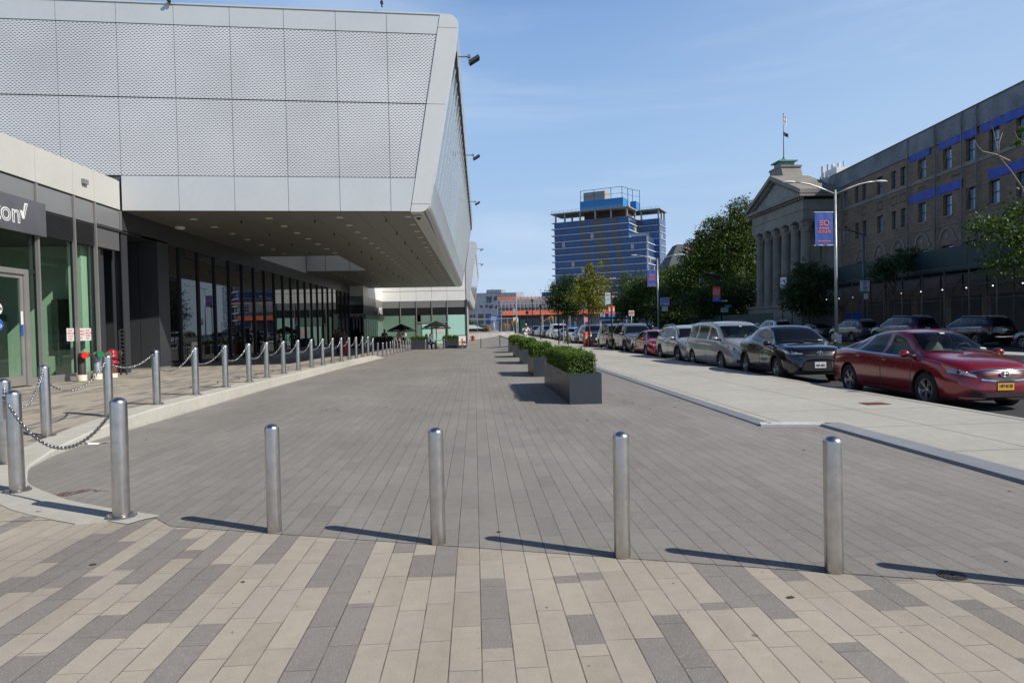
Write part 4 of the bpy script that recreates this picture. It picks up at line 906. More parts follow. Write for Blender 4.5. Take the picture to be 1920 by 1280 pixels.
    if K.get('badge'):
        z, rw, rh, bm = K['badge']; h = bvh.ray_cast(Vector((4, 0, z)), Vector((-1, 0, 0)))[0]; x = h.x + .03; t = MB()
        t.tube([(x, rw * cos(a), z + rh * sin(a)) for a in [k * pi / 12 for k in range(25)]], .011, 6)
        if bm == 'h': t.bar((x, -rw * .45, z - rh * .6), (x, -rw * .2, z + rh * .7), .02, .03); t.bar((x, rw * .2, z - rh * .7), (x, rw * .45, z + rh * .6), .02, .03); t.bar((x, -rw * .35, z), (x, rw * .35, z), .02, .028)
        else: t.tube([(x, rw * .35 * cos(a), z + rh * .85 * sin(a)) for a in [k * pi / 8 for k in range(17)]], .008, 6); t.tube([(x, rw * .6 * cos(a), z + rh * .5 + rh * .3 * sin(a)) for a in [k * pi / 8 for k in range(17)]], .008, 6)
        t.build('badge', M['chrome'], e, True)
    # wheels
    key = (r, K.get('spokes', 5), K.get('rimstyle', 0))
    if key not in CARMESH: CARMESH[key] = wheel_mesh(r, .225, r * K.get('rimf', .69), key[1], key[2])
    ty, ri = CARMESH[key]
    for x in wb:
        for s in (-1, 1):
            w = bpy.data.objects.new('wheel', ty); COL.objects.link(w); w.parent = e; w.location = (x, s * (H - .135), r); w.rotation_euler = (0, 0, 0 if s > 0 else pi)
            q = bpy.data.objects.new('rim', ri); COL.objects.link(q); q.parent = w; q.rotation_euler = (0, .3, 0)
    if K.get('cabin'):
        for sx, sy in ((.30, .36), (.30, -.36), (-.55, .36), (-.55, -.36)):
            t = MB(); b = K['seatx'] + sx; zl = K['cabin'][2]
            t.sphere((b, sy, zl + .08), (.27, .24, .10), 12, 8); t.sphere((b - .28, sy, zl + .32), (.10, .23, .29), 12, 10)
            if sx > 0: t.sphere((b - .33, sy, zl + .64), (.06, .13, .08), 10, 8); t.build('seat', M['seat'], e, True)
        t = MB(); c = Vector((K['cabin'][1] - .52, .36, K['cabin'][2] + .38)); u = Vector((.35, 0, .94)); v = Vector((0, 1, 0))
        t.tube([c + u * .185 * cos(a) + v * .185 * sin(a) for a in [k * pi / 12 for k in range(25)]], .015, 8); t.tube([c - v * .18, c + Vector((.04, 0, -.02)), c + v * .18], .02, 6); t.tube([c + Vector((.04, 0, -.02)), c + Vector((.3, 0, -.12))], .03, 6); t.build('steering_wheel', M['dash'], e, True)
        t = MB(); x1 = K['cabin'][1]; t.box(x1 - .42, x1 - .03, -.7, .7, K['cabin'][2], K['cabin'][2] + .26); t.build('dashboard', M['dash'], e)
    if K.get('sticker'):
        for (x, y, z, w, hgt) in K['sticker']:
            patch(bvh, [(x, y - w, z), (x, y + w, z), (x - hgt * 1.6, y + w, z + hgt), (x - hgt * 1.6, y - w, z + hgt)], (-.75, 0, -1), 2, 2, .009).build('windscreen_sticker', M['signwhite'], e)
    # wipers
    if K.get('wipers'):
        t = MB()
        for a, b in ((-.05, -.62), (.55, 0.02)):
            p = bvh.ray_cast(Vector((wsb[0] + .1, a, 3)), Vector((0, 0, -1)))[0] + Vector((0, 0, .02)); q = bvh.ray_cast(Vector((wsb[0] - .06, b, 3)), Vector((0, 0, -1)))[0] + Vector((0, 0, .025)); t.tube([p, q], .012, 6)
        t.build('wiper', M['plastic'], e)
    return e
def side_handle(D): return (min(p[0] for p in D) + .16, max(p[1] for p in D) - .09)
P_ = {k: paint(k, c, fl, r) for k, c, fl, r in (('dark_red_paint', (.215, .007, .016), .25, .24), ('black_car_paint', (.006, .006, .008), .2, .22), ('silver_grey_paint', (.30, .305, .31), .3, .3), ('silver_paint', (.40, .395, .385), .3, .3), ('bright_red_paint', (.33, .010, .022), .25, .25), ('slate_paint', (.12, .13, .145), .3, .28), ('olive_grey_paint', (.12, .115, .10), .3, .28), ('white_car_paint', (.66, .66, .66), .05, .3), ('navy_paint', (.018, .026, .05), .3, .25), ('gunmetal_paint', (.055, .06, .068), .3, .28))}
SEDAN = dict(half=.918, r=.335, axles=(-1.36, 1.44), cabin=(-1.35, 1.32, .62), seatx=-.1, rimf=.66, spokes=5, handle=side_handle, wipers=1,
    prof=dict(zt=[(-2.41, .80), (-2.36, .95), (-2.2, 1.03), (-1.8, 1.10), (-1.0, 1.345), (-.35, 1.455), (.1, 1.468), (.45, 1.42), (1.32, 1.045), (1.5, 1.0), (1.95, .93), (2.25, .82), (2.36, .70), (2.41, .58)],
        zs=[(-2.41, .74), (-2.3, .92), (-1.9, .985), (-1, .975), (0, .93), (1.2, .90), (1.8, .84), (2.2, .74), (2.41, .5)],
        zb=[(-2.41, .45), (-2.25, .26), (-1.9, .21), (1.9, .19), (2.25, .20), (2.41, .27)],
        ws=[(-2.41, .58), (-2.34, .70), (-2.0, .83), (-1.3, .885), (0, .895), (1.2, .88), (1.8, .83), (2.15, .70), (2.32, .52), (2.41, .36)],
        wl=[(-2.41, .62), (-2.34, .76), (-2.0, .885), (-1.3, .915), (0, .918), (1.4, .912), (1.9, .875), (2.2, .76), (2.34, .60), (2.41, .46)],
        wr=[(-2.41, .5), (-1.85, .66), (-1.0, .575), (-.3, .575), (.45, .585), (1.3, .72), (2.41, .3)]),
    ws=((1.30, .735, 1.03), (.47, .565, 1.41)), rw=((-1.78, .62, 1.09), (-1.05, .53, 1.33)),
    side=[[(.02, 0, .955), (.98, 0, .965), (.45, 0, 1.30), (.02, 0, 1.385)], [(-1.02, 0, 1.005), (-.06, 0, .96), (-.06, 0, 1.39), (-.72, 0, 1.345)], [(-1.50, 0, 1.03), (-1.10, 0, 1.015), (-.84, 0, 1.30), (-1.24, 0, 1.14)]],
    belt=(-1.55, 1.0, 1.0, .915), doors=[[(.0, .26), (1.0, .25), (1.06, .90), (0, .93)], [(-1.0, .42), (-.72, .26), (-.02, .26), (-.02, .935), (-.5, .95), (-1.04, .975)]],
    head=[(2.05, .84, .70), (2.22, .66, .66), (2.37, .50, .615), (2.34, .52, .665), (2.15, .70, .75), (1.86, .86, .855)], amber=[(1.95, .88, .76), (2.06, .82, .745), (2.0, .85, .80), (1.85, .90, .85)],
    tail=[(-2.3, .62, .76), (-2.05, .86, .78), (-2.0, .86, .93), (-2.33, .6, .90)], mirror=(.98, 1.0, 1.0),
    front=[('grille', [(-.40, .60), (-.2, .575), (.2, .575), (.40, .60), (.53, .725), (0, .745), (-.53, .725)][0:4] + [(.53, .715), (.2, .735), (-.2, .735), (-.53, .715)], M['black'], .006),
           ('grille_bar', [(-.56, .715), (-.2, .735), (.2, .735), (.56, .715), (.58, .735), (.2, .772), (-.2, .772), (-.58, .735)], M['chrome'], .022),
           ('grille_slat', [(-.50, .685), (0, .697), (.50, .685), (.50, .697), (0, .709), (-.50, .697)], P_['dark_red_paint'], .014), ('grille_slat', [(-.47, .648), (0, .658), (.47, .648), (.47, .660), (0, .670), (-.47, .660)], P_['dark_red_paint'], .014), ('grille_slat', [(-.43, .612), (0, .620), (.43, .612), (.43, .624), (0, .632), (-.43, .624)], P_['dark_red_paint'], .014),
           ('grille_surround', [(-.44, .575), (-.2, .548), (.2, .548), (.44, .575), (.42, .598), (.2, .570), (-.2, .570), (-.42, .598)], M['chrome'], .018),
           ('lower_intake', [(-.66, .30), (-.3, .28), (.3, .28), (.66, .30), (.58, .375), (.3, .355), (-.3, .355), (-.58, .375)], M['plastic'], .007), ('bumper_lip', [(-.74, .245), (0, .225), (.74, .245), (.72, .265), (0, .25), (-.72, .265)], M['chrome'], .012)],
    plate=(.475, M['yellow'], True, 'HFF\u00b78638', .012), badge=(.672, .085, .045, 'h'), sticker=[(.62, .05, 1.33, .05, .03), (1.20, .52, 1.06, .06, .03)])
SED = make_car(SEDAN, 'dark red sedan with a yellow plate, nearest car at the kerb', 'cars parked nose-out along the near kerb', P_['dark_red_paint'])
CROSS = dict(half=.90, r=.345, axles=(-1.36, 1.28), cabin=None, spokes=5, rimf=.68, handle=side_handle, hm='plastic', mm='black', clad=.36, wipers=1,
    prof=dict(zt=[(-2.19, .85), (-2.14, 1.02), (-1.98, 1.15), (-1.5, 1.36), (-.8, 1.53), (-.2, 1.565), (.15, 1.54), (.40, 1.47), (1.12, 1.11), (1.35, 1.05), (1.8, .99), (2.06, .90), (2.15, .78), (2.19, .64)],
        zs=[(-2.19, .78), (-2.1, .96), (-1.7, 1.06), (-1, 1.05), (0, .99), (1.0, .985), (1.6, .93), (2.0, .84), (2.19, .56)],
        zb=[(-2.19, .45), (-2.0, .3), (-1.7, .24), (1.7, .22), (2.05, .24), (2.19, .32)],
        ws=[(-2.19, .56), (-2.1, .72), (-1.75, .86), (-1.2, .88), (0, .845), (1.0, .865), (1.6, .83), (1.95, .72), (2.12, .55), (2.19, .42)],
        wl=[(-2.19, .62), (-2.1, .8), (-1.75, .90), (-1.3, .905), (-.1, .865), (1.2, .905), (1.7, .88), (2.0, .78), (2.13, .64), (2.19, .52)],
        wr=[(-2.19, .5), (-1.6, .6), (-.8, .585), (.3, .61), (1.1, .74), (2.19, .35)]),
    ws=((1.14, .75, 1.09), (.40, .60, 1.47)), rw=((-2.0, .60, 1.14), (-1.35, .52, 1.40)),
    side=[[(-.05, 0, 1.03), (.80, 0, 1.03), (.36, 0, 1.36), (-.05, 0, 1.455)], [(-1.12, 0, 1.15), (-.12, 0, 1.04), (-.12, 0, 1.46), (-.85, 0, 1.41)]],
    doors=[[(-.08, .37), (.84, .37), (.92, .96), (-.08, 1.0)], [(-1.0, .6), (-.78, .4), (-.1, .37), (-.1, 1.0), (-.5, 1.03), (-1.02, 1.07)]],
    head=[(1.82, .80, .80), (2.0, .70, .775), (2.14, .44, .79), (2.1, .46, .815), (1.95, .72, .845), (1.62, .86, .925)],
    tail=[(-2.15, .66, .86), (-1.9, .88, .9), (-1.85, .88, 1.02), (-2.13, .62, 1.0)], mirror=(.86, .98, 1.06),
    front=[('upper_grille', [(-.42, .74), (0, .70), (.42, .74), (.40, .775), (0, .79), (-.40, .775)], M['black'], .008), ('lower_grille', [(-.52, .36), (0, .34), (.52, .36), (.40, .58), (0, .62), (-.40, .58)], M['plastic'], .008),
           ('fog_recess', [(.56, .42), (.66, .44), (.72, .56), (.60, .58)], M['plastic'], .009), ('fog_recess', [(-.66, .44), (-.56, .42), (-.60, .58), (-.72, .56)], M['plastic'], .009), ('bumper_lip', [(-.66, .29), (0, .27), (.66, .29), (.66, .33), (0, .31), (-.66, .33)], M['plastic'], .012)],
    plate=(.50, M['signwhite'], False, 'KBR\u00b74852', .015), badge=(.81, .075, .05, 't'), sticker=[(1.05, .52, 1.12, .07, .02)])
CRS = make_car(CROSS, 'black crossover with dark glass and a white plate behind the red sedan', 'cars parked nose-out along the near kerb', P_['black_car_paint'])
VAN = dict(half=.99, r=.345, axles=(-1.5, 1.53), cabin=(-1.7, 1.55, .78), seatx=.15, spokes=7, rimstyle=1, rimf=.66, handle=side_handle, mm=None, wipers=1, rails=(-1.7, -.1, .60),
    prof=dict(zt=[(-2.54, .9), (-2.50, 1.25), (-2.40, 1.58), (-2.2, 1.72), (-1.2, 1.79), (-.2, 1.79), (.35, 1.74), (.65, 1.64), (1.58, 1.20), (1.8, 1.12), (2.2, 1.02), (2.42, .90), (2.51, .74), (2.54, .6)],
        zs=[(-2.54, .85), (-2.46, 1.04), (-2, 1.12), (-1, 1.09), (0, 1.06), (1.3, 1.03), (1.9, .96), (2.3, .84), (2.54, .55)],
        zb=[(-2.54, .45), (-2.35, .26), (-2, .22), (2, .2), (2.38, .22), (2.54, .30)],
        ws=[(-2.54, .74), (-2.42, .86), (-2, .93), (-1, .955), (0, .96), (1.3, .94), (1.9, .88), (2.25, .74), (2.45, .56), (2.54, .4)],
        wl=[(-2.54, .8), (-2.42, .92), (-2, .975), (-1, .99), (1.4, .985), (2.0, .94), (2.3, .82), (2.46, .66), (2.54, .5)],
        wr=[(-2.54, .62), (-2.1, .72), (-1, .74), (.4, .72), (1.5, .84), (2.54, .4)]),
    ws=((1.56, .83, 1.17), (.66, .69, 1.62)), rw=((-2.50, .68, 1.15), (-2.34, .62, 1.62)), van=1,
    side=[[(.12, 0, 1.10), (1.22, 0, 1.10), (.62, 0, 1.50), (.12, 0, 1.60)], [(-1.05, 0, 1.12), (.02, 0, 1.10), (.02, 0, 1.62), (-1.05, 0, 1.66)], [(-2.2, 0, 1.17), (-1.14, 0, 1.13), (-1.14, 0, 1.655), (-1.98, 0, 1.62)]],
    doors=[[(.08, .30), (1.1, .28), (1.2, 1.04), (.08, 1.07)], [(-1.05, .5), (-.9, .3), (.05, .30), (.05, 1.07), (-.5, 1.08), (-1.08, 1.09)]],
    head=[(2.08, .86, .80), (2.3, .70, .76), (2.46, .48, .74), (2.44, .5, .82), (2.22, .74, .89), (1.92, .90, .97)], amber=[(2.0, .9, .85), (2.12, .84, .84), (2.05, .88, .92), (1.92, .91, .96)],
    tail=[(-2.5, .74, .95), (-2.3, .93, .98), (-2.3, .92, 1.25), (-2.5, .72, 1.22)], mirror=(1.25, 1.06, 1.17),
    front=[('grille', [(-.42, .62), (0, .60), (.42, .62), (.48, .74), (0, .76), (-.48, .74)], M['plastic'], .007), ('grille_bar', [(-.5, .735), (0, .755), (.5, .735), (.5, .77), (0, .79), (-.5, .77)], M['chrome'], .018), ('grille_bar', [(-.44, .66), (0, .67), (.44, .66), (.44, .685), (0, .695), (-.44, .685)], M['chrome'], .016),
           ('lower_intake', [(-.42, .30), (0, .28), (.42, .30), (.40, .44), (0, .45), (-.40, .44)], M['plastic'], .008), ('fog_light', [(.60, .36), (.74, .37), (.74, .46), (.60, .44)], M['plastic'], .009), ('fog_light', [(-.74, .37), (-.60, .36), (-.60, .44), (-.74, .46)], M['plastic'], .009)],
    badge=(.70, .07, .048, 't'), sticker=[(.78, .06, 1.53, .05, .02)])
VANO = make_car(VAN, 'silver minivan with roof rails behind the black crossover', 'cars parked nose-out along the near kerb', P_['silver_grey_paint'])
SUVK = dict(half=.925, r=.36, axles=(-1.33, 1.35), cabin=None, spokes=5, rimstyle=1, rimf=.66, handle=side_handle, clad=.34, rails=(-1.7, .2, .60), railm='alloy', wipers=0,
    prof=dict(zt=[(-2.24, .9), (-2.20, 1.12), (-2.06, 1.42), (-1.8, 1.58), (-.9, 1.65), (-.1, 1.655), (.25, 1.61), (.5, 1.52), (1.18, 1.15), (1.4, 1.10), (1.85, 1.03), (2.1, .93), (2.2, .78), (2.24, .62)],
        zs=[(-2.24, .85), (-2.15, 1.02), (-1.7, 1.10), (-1, 1.08), (0, 1.03), (1.1, 1.02), (1.7, .96), (2.05, .85), (2.24, .56)],
        zb=[(-2.24, .5), (-2.05, .32), (-1.7, .26), (1.75, .24), (2.1, .26), (2.24, .34)],
        ws=[(-2.24, .66), (-2.12, .8), (-1.7, .88), (-1, .89), (0, .89), (1.1, .885), (1.65, .84), (2.0, .72), (2.18, .54), (2.24, .42)],
        wl=[(-2.24, .72), (-2.12, .86), (-1.7, .915), (0, .925), (1.2, .925), (1.75, .885), (2.05, .78), (2.18, .62), (2.24, .5)],
        wr=[(-2.24, .58), (-1.8, .64), (-.8, .64), (.35, .63), (1.15, .76), (2.24, .38)]),
    ws=((1.19, .77, 1.125), (.49, .62, 1.51)), rw=((-2.17, .62, 1.10), (-1.92, .57, 1.50)), van=1,
    side=[[(.0, 0, 1.06), (.86, 0, 1.06), (.42, 0, 1.42), (.0, 0, 1.52)], [(-1.0, 0, 1.09), (-.07, 0, 1.065), (-.07, 0, 1.53), (-1.0, 0, 1.53)], [(-1.78, 0, 1.16), (-1.08, 0, 1.10), (-1.08, 0, 1.525), (-1.62, 0, 1.44)]],
    belt=(-1.75, 1.075, .9, 1.03), doors=[[(-.03, .34), (.86, .34), (.92, 1.0), (-.03, 1.03)], [(-.95, .58), (-.78, .36), (-.05, .34), (-.05, 1.03), (-.5, 1.05), (-1.0, 1.07)]],
    head=[(1.85, .82, .84), (2.05, .68, .81), (2.16, .46, .80), (2.14, .48, .87), (1.98, .72, .92), (1.66, .88, .985)], tail=[(-2.2, .64, .95), (-1.98, .88, .97), (-1.95, .87, 1.10), (-2.18, .62, 1.08)], mirror=(.88, 1.0, 1.10),
    front=[('grille', [(-.42, .64), (0, .62), (.42, .64), (.42, .78), (0, .80), (-.42, .78)], M['black'], .008), ('grille_surround', [(-.44, .775), (0, .795), (.44, .775), (.44, .80), (0, .82), (-.44, .80)], M['chrome'], .014), ('lower_intake', [(-.5, .36), (0, .34), (.5, .36), (.46, .50), (0, .51), (-.46, .50)], M['plastic'], .008), ('side_intake', [(.56, .42), (.68, .44), (.70, .66), (.58, .64)], M['plastic'], .01), ('side_intake', [(-.68, .44), (-.56, .42), (-.58, .64), (-.70, .66)], M['plastic'], .01)],
    rear=[('rear_plate', [(-.15, .86), (.15, .86), (.15, .98), (-.15, .98)], M['signwhite'], .012), ('bumper_trim', [(-.7, .56), (0, .54), (.7, .56), (.7, .60), (0, .58), (-.7, .60)], M['chrome'], .012)], plate=(.56, M['signwhite'], False, None, .012))
SUVO = make_car(SUVK, 'small silver crossover parked behind the silver minivan', 'cars parked nose-out along the near kerb', P_['silver_paint'])
def repaint(o, pm):
    for c in o.children:
        if c.name.split('.')[0] in ('body', 'door', 'mirror'):
            for s in c.material_slots:
                if s.material and s.material.name.endswith('paint') and s.material.name not in ('black_paint',): s.link = 'OBJECT'; s.material = pm
        for d in c.children:
            for s in d.material_slots:
                if s.material and s.material.name in P_: s.link = 'OBJECT'; s.material = pm
def park(src, x, y, pm, label, group, rz=-pi / 2, sc=1, z=-.155):
    o = dup(src, (x, y, z), rz, label, group, sc); repaint(o, pm); return o
G1 = 'cars parked nose-out along the near kerb'
def put(o, x, y, rz=-pi / 2, sc=1, z=-.16): move(o, (x, y, z), rz, sc)
SED.matrix_basis = Matrix.Translation((9.93, 14.2, -.205)) @ Matrix.Rotation(-pi / 2 - rad(1.2), 4, 'Z') @ Matrix.Diagonal((1, 1, 1.065, 1)); CRS.matrix_basis = Matrix.Translation((9.6, 19.75, -.165)) @ Matrix.Rotation(-pi / 2 - rad(3), 4, 'Z') @ Matrix.Diagonal((.94, 1, 1.045, 1)); put(VANO, 9.6, 24.35); put(SUVO, 9.6, 29.35)
park(SED, 9.65, 35.0, P_['bright_red_paint'], 'bright red compact with a sunshade, between a silver and a slate crossover', G1, sc=.96)
park(SUVO, 9.75, 39.9, P_['slate_paint'], 'slate blue crossover parked behind the bright red compact', G1, sc=1.07)
park(VANO, 9.8, 45.2, P_['olive_grey_paint'], 'dark grey minivan beside the black sign pole', G1)
park(SUVO, 9.9, 55.2, P_['navy_paint'], 'black SUV standing behind the orange traffic cones', G1, sc=1.06)
park(SED, 9.95, 61.3, P_['black_car_paint'], 'black compact with round lamps behind the nearest thin tree', G1, sc=.9)
pc = park(SED, 10.1, 67.4, P_['white_car_paint'], 'white patrol sedan with a blue light bar in the kerb row', G1)
t = MB(); t.box(9.5, 10.7, 67.5, 67.8, 1.34, 1.46); lb = t.build('light_bar', mat('blue_lightbar', (.02, .16, .55), .3), pc)
rows = [(SED, 'navy_paint', 'dark blue sedan, first beyond the white patrol car', .95), (VANO, 'white_car_paint', 'tall white van in the kerb row beyond the thin trees', 1.1), (SED, 'silver_paint', 'silver sedan just beyond the tall white van', .95), (SUVO, 'black_car_paint', 'black SUV far along the kerb row, beside two poles', 1.08), (SUVO, 'silver_grey_paint', 'grey SUV far along the kerb row', 1.0), (SED, 'white_car_paint', 'small pale sedan near the far end of the kerb row', .9), (SUVO, 'gunmetal_paint', 'dark SUV near the far end of the kerb row', 1.05), (SED, 'navy_paint', 'dark blue sedan, last of the kerb row', 1.0), (SUVO, 'black_car_paint', 'black SUV closing the far end of the kerb row', 1.0)]
for i, (s, p, lb, sc) in enumerate(rows): park(s, 10.25 + .03 * i, 74.2 + 6.0 * i, P_[p], lb, G1, sc=sc)
G2 = 'cars parked tail-on by the scaffold'
park(SUVO, 29.55, 37.7, P_['black_car_paint'], 'black SUV with silver roof rails under the scaffold, tail lamps showing', G2, pi / 2, 1.06)
park(SED, 29.5, 31.6, P_['gunmetal_paint'], 'dark car cut off at the right edge under the scaffold', G2, pi / 2, 1)
park(SUVO, 29.6, 44.2, P_['navy_paint'], 'dark SUV in deep shade with a yellow plate under the scaffold', G2, pi / 2, 1.13)
park(SUVO, 29.6, 50.2, P_['olive_grey_paint'], 'grey boxy SUV with a red tail lamp right of the large lamp post', G2, pi / 2, 1.02)
park(SED, 29.6, 56.0, P_['gunmetal_paint'], 'dark grey sedan in the shade left of the large lamp post', G2, pi / 2, 1)
park(SUVO, 29.6, 64.2, P_['white_car_paint'], 'white SUV at the end of the green fence', G2, pi / 2, 1.1)
park(SED, 29.6, 92, P_['silver_paint'], 'pale sedan far across the road below the trees', G2, pi / 2, 1); park(SUVO, 29.6, 104, P_['navy_paint'], 'dark SUV far across the road beside the pale sedan', G2, pi / 2, 1.05); park(SED, 29.6, 112, P_['black_car_paint'], 'black car farthest across the road below the trees', G2, pi / 2, 1)
t = MB(); t.hexa((-.6, 0, 0), (.6, 0, 0), (.5, .35, .3), (-.5, .35, .3), (0, .01, 0))
# ================================================================== right side: brick building, portico, shed
def brickmat(name, c1, c2, mo, sx=.42, sz=.15):
    t = NT(name); p = t.obj(); X, Y, Z = t.sep(p)[:3]; b = t.node('ShaderNodeTexBrick'); t.link(t.comb(t.m('ADD', X, Y), Z, 0), b.inputs['Vector'])
    b.inputs['Color1'].default_value = (*c1, 1); b.inputs['Color2'].default_value = (*c2, 1); b.inputs['Mortar'].default_value = (*mo, 1); b.inputs['Scale'].default_value = 1
    b.inputs['Brick Width'].default_value = sx; b.inputs['Row Height'].default_value = sz; b.inputs['Mortar Size'].default_value = .014
    n = t.noise(p, .35, 5, .65); f = t.rng(n, .3, .7, .75, 1.2); return t.fin(t.mix(1, b.outputs[0], t.comb(f, f, f), 'MULTIPLY'), .9)
M['brick'] = brickmat('taupe_brick', (.23, .168, .115), (.165, .12, .082), (.20, .17, .135)); M['stucco'] = mat('grey_stucco', (.19, .205, .215), .85, var=.35, sc=.5)
M['lime'] = mat('limestone', (.24, .22, .19), .85, var=.22, sc=.5); M['tarp'] = mat('blue_tarp', (.035, .075, .42), .55, var=.25, sc=2); M['shed'] = mat('shed_green', (.020, .045, .048), .6, var=.2)
M['winframe'] = mat('window_frame_dark', (.045, .042, .04), .5); M['pane'] = mat('sky_tinted_pane', (.22, .30, .40), .06, .2, .8, .2, .6); M['fence'] = mat('fence_green', (.010, .055, .045), .6, var=.25, sc=.8)  # the panes' blue base colour carries a painted reflection of the sky
d_ = Vector((2.2, 26.1, 0)).normalized(); BZ = math.atan2(d_.y, d_.x)
BB = empty('brick_building', (37, 42.5, 0), 'long brown brick building with blue tarps and a grey stuccoed parapet', 'building', rz=BZ); BW = WM[BB.name]
def bl(t): t.v = [tuple(BW @ Vector(p)) for p in t.v]; return t
def holed(t, s0, s1, z0, z1, holes, y=0.0):
    S = sorted({s0, s1, *[h[0] for h in holes], *[h[1] for h in holes]}); Z = sorted({z0, z1, *[h[2] for h in holes], *[h[3] for h in holes]})
    for a, b in zip(S, S[1:]):
        run = None
        for c, e in list(zip(Z, Z[1:])) + [(None, None)]:
            m = c is not None and not any(h[0] <= a + 1e-6 and b <= h[1] + 1e-6 and h[2] <= c + 1e-6 and e <= h[3] + 1e-6 for h in holes)
            if m: run = (run[0], e) if run else (c, e)
            elif run: t.quad((a, y, run[0]), (b, y, run[0]), (b, y, run[1]), (a, y, run[1])) ; run = None
    for h in holes:
        a, b, c, e = h; q = y - .32
        t.quad((a, y, c), (a, q, c), (a, q, e), (a, y, e)); t.quad((b, q, c), (b, y, c), (b, y, e), (b, q, e)); t.quad((a, y, e), (a, q, e), (b, q, e), (b, y, e)); t.quad((a, q, c), (a, y, c), (b, y, c), (b, q, c))
S1 = [-9, -5.5, -2.6, .2, 2.9, 5.4, 8.2, 11.6, 18.3, 25.2, 31.9]; S2 = [14.4, 15.9, 21.2, 22.7, 28.0, 29.5]
wins = []
for z0, z1 in ((13.3, 14.95), (9.65, 11.3)):
    wins += [(s - .55, s + .55, z0, z1) for s in S1] + [(s - .4, s + .4, z0, z1) for s in S2]
low = [(s - .85, s + .85, 6.0, 7.3) for s in (2, 5.4, 8.2, 11.6, 15.1, 18.3, 21.8)]
t = MB(); holed(t, -14, 42, 0, 17.0, wins + low); t.box(-14, 42, -16, -.34, 0, 16.9); bl(t).build('wall', M['brick'], BB)
t = MB(); t.box(-14, 34.5, .0, .12, 15.55, 17.13); t.box(-14, 34.5, -.3, .18, 17.13, 17.22, 1); bl(t).build('stucco_parapet', [M['stucco'], M['gap']], BB)
t = MB(); t.box(-14, 42, .0, .07, 12.98, 13.22); t.box(-14, 42, 0, .05, 8.9, 9.0); bl(t).build('string_course', M['lime'], BB)
for a, b, c, e in wins + low:
    t = MB(); y = -.28; w = .06
    t.box(a, a + w, y - .05, y + .03, c, e); t.box(b - w, b, y - .05, y + .03, c, e); t.box(a + w, b - w, y - .05, y + .03, e - w, e); t.box(a + w, b - w, y - .05, y + .03, c, c + w); t.box(a + w, b - w, y - .04, y + .04, (c + e) / 2 - .03, (c + e) / 2 + .03)
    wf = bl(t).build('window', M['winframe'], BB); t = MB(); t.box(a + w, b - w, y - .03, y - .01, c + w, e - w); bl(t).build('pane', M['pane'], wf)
    if c > 9: t = MB(); t.box(a - .1, b + .1, 0, .08, c - .12, c - (.005)); bl(t).build('sill', M['lime'], wf)
for s in (2, 5.4, 8.2, 11.6, 15.1, 18.3, 21.8):
    t = MB(); ro, ri = 1.0, .82; P = []
    for k in range(13): a = pi * k / 12; P.append([(s + ri * cos(a), .0, 7.75 + ri * sin(a)), (s + ri * cos(a), .09, 7.75 + ri * sin(a)), (s + ro * cos(a), .09, 7.75 + ro * sin(a)), (s + ro * cos(a), .0, 7.75 + ro * sin(a))])
    t.grid(P); t.box(s - 1.25, s - .95, 0, .1, 7.5, 7.78); t.box(s + .95, s + 1.25, 0, .1, 7.5, 7.78)
    t.lathe([(.001, .07), (.22, .07), (.25, 0)], (s, 0, 8.05), 14, 'y'); bl(t).build('arch_trim', M['lime'], BB)
for s in (14.4, 15.9, 18.3, 21.2, 25.2, 11.6, 7):
    t = MB()
    for i in range(2): t.box(s - .5 + i * .0, s + .5, .0, .03, 11.85, 11.93); t.box(s - .5, s + .5, .0, .03, 12.55, 12.63)
    t.box(s - .5, s - .44, 0, .03, 11.85, 12.63); t.box(s + .44, s + .5, 0, .03, 11.85, 12.63); bl(t).build('brick_panel', M['brick'], BB)
for i, (s0, s1, z0, z1, lb) in enumerate(((10.3, 13.2, 15.0, 15.6, 'short blue tarp strip over a top floor window, leftmost of the upper tarps'), (6.3, 13.2, 11.45, 12.15, 'long blue tarp strip over the middle floor windows'), (4.5, 9.0, 15.0, 15.62, 'blue tarp strip under the parapet beside the drain pipe'), (-2, 4.0, 14.95, 15.6, 'blue tarp strip running under the parapet towards the right edge'), (-4, 3.3, 11.4, 12.1, 'blue tarp strip on the middle floor behind the bare branches'))):
    t = MB(); n = 14; t.grid([[(s0 + (s1 - s0) * k / n, .06 + .05 * sin(k * 1.9) + .03 * j, z) for k in range(n + 1)] for j, z in enumerate((z0 + .03, (z0 + z1) / 2, z1))]); t.grid([[(s0 + (s1 - s0) * k / n, .02, z) for k in range(n + 1)] for z in (z1, z0)])
    o = bl(t).thing('blue_tarp', M['tarp'], lb, 'tarp', 'blue tarps on the brick building', loc=BW @ Vector((s0, 0, z0)), smooth=True)
t = MB(); t.box(28.4, 34.4, .1, .3, 14.6, 17.35); bl(t).build('roof_screen', mat('pale_screen', (.36, .37, .39), .6, .1), BB)
for s in (30.2, 33.4): t = MB(); t.tube([BW @ Vector(p) for p in ((s, .35, 17.6), (s, .4, 17), (s + .15, .4, 16.6), (s, .38, 16.2), (s, .36, 8.5))], .06, 8); t.build('drain_pipe', M['charcoal'], BB, True)
for s in (13.3, 9.4, 4.4, 6.1): t = MB(); t.tube([BW @ Vector(p) for p in ((s, .2, 17.1), (s, .3, 16.6), (s, .25, 16.2), (s, .22, 6.3))], .05, 6); t.build('drain_pipe', M['stucco'], BB, True)
for k, (s0, s1) in enumerate(((7.2, 9.0), (3.0, 5.5), (2.4, 4.6), (10.6, 12))):
    t = MB(); t.tube([BW @ Vector((s0, .3, 15.8)), BW @ Vector((s1, 1.4, 6.4))], .016, 5); t.build('hanging_rope', M['lime'], BB)
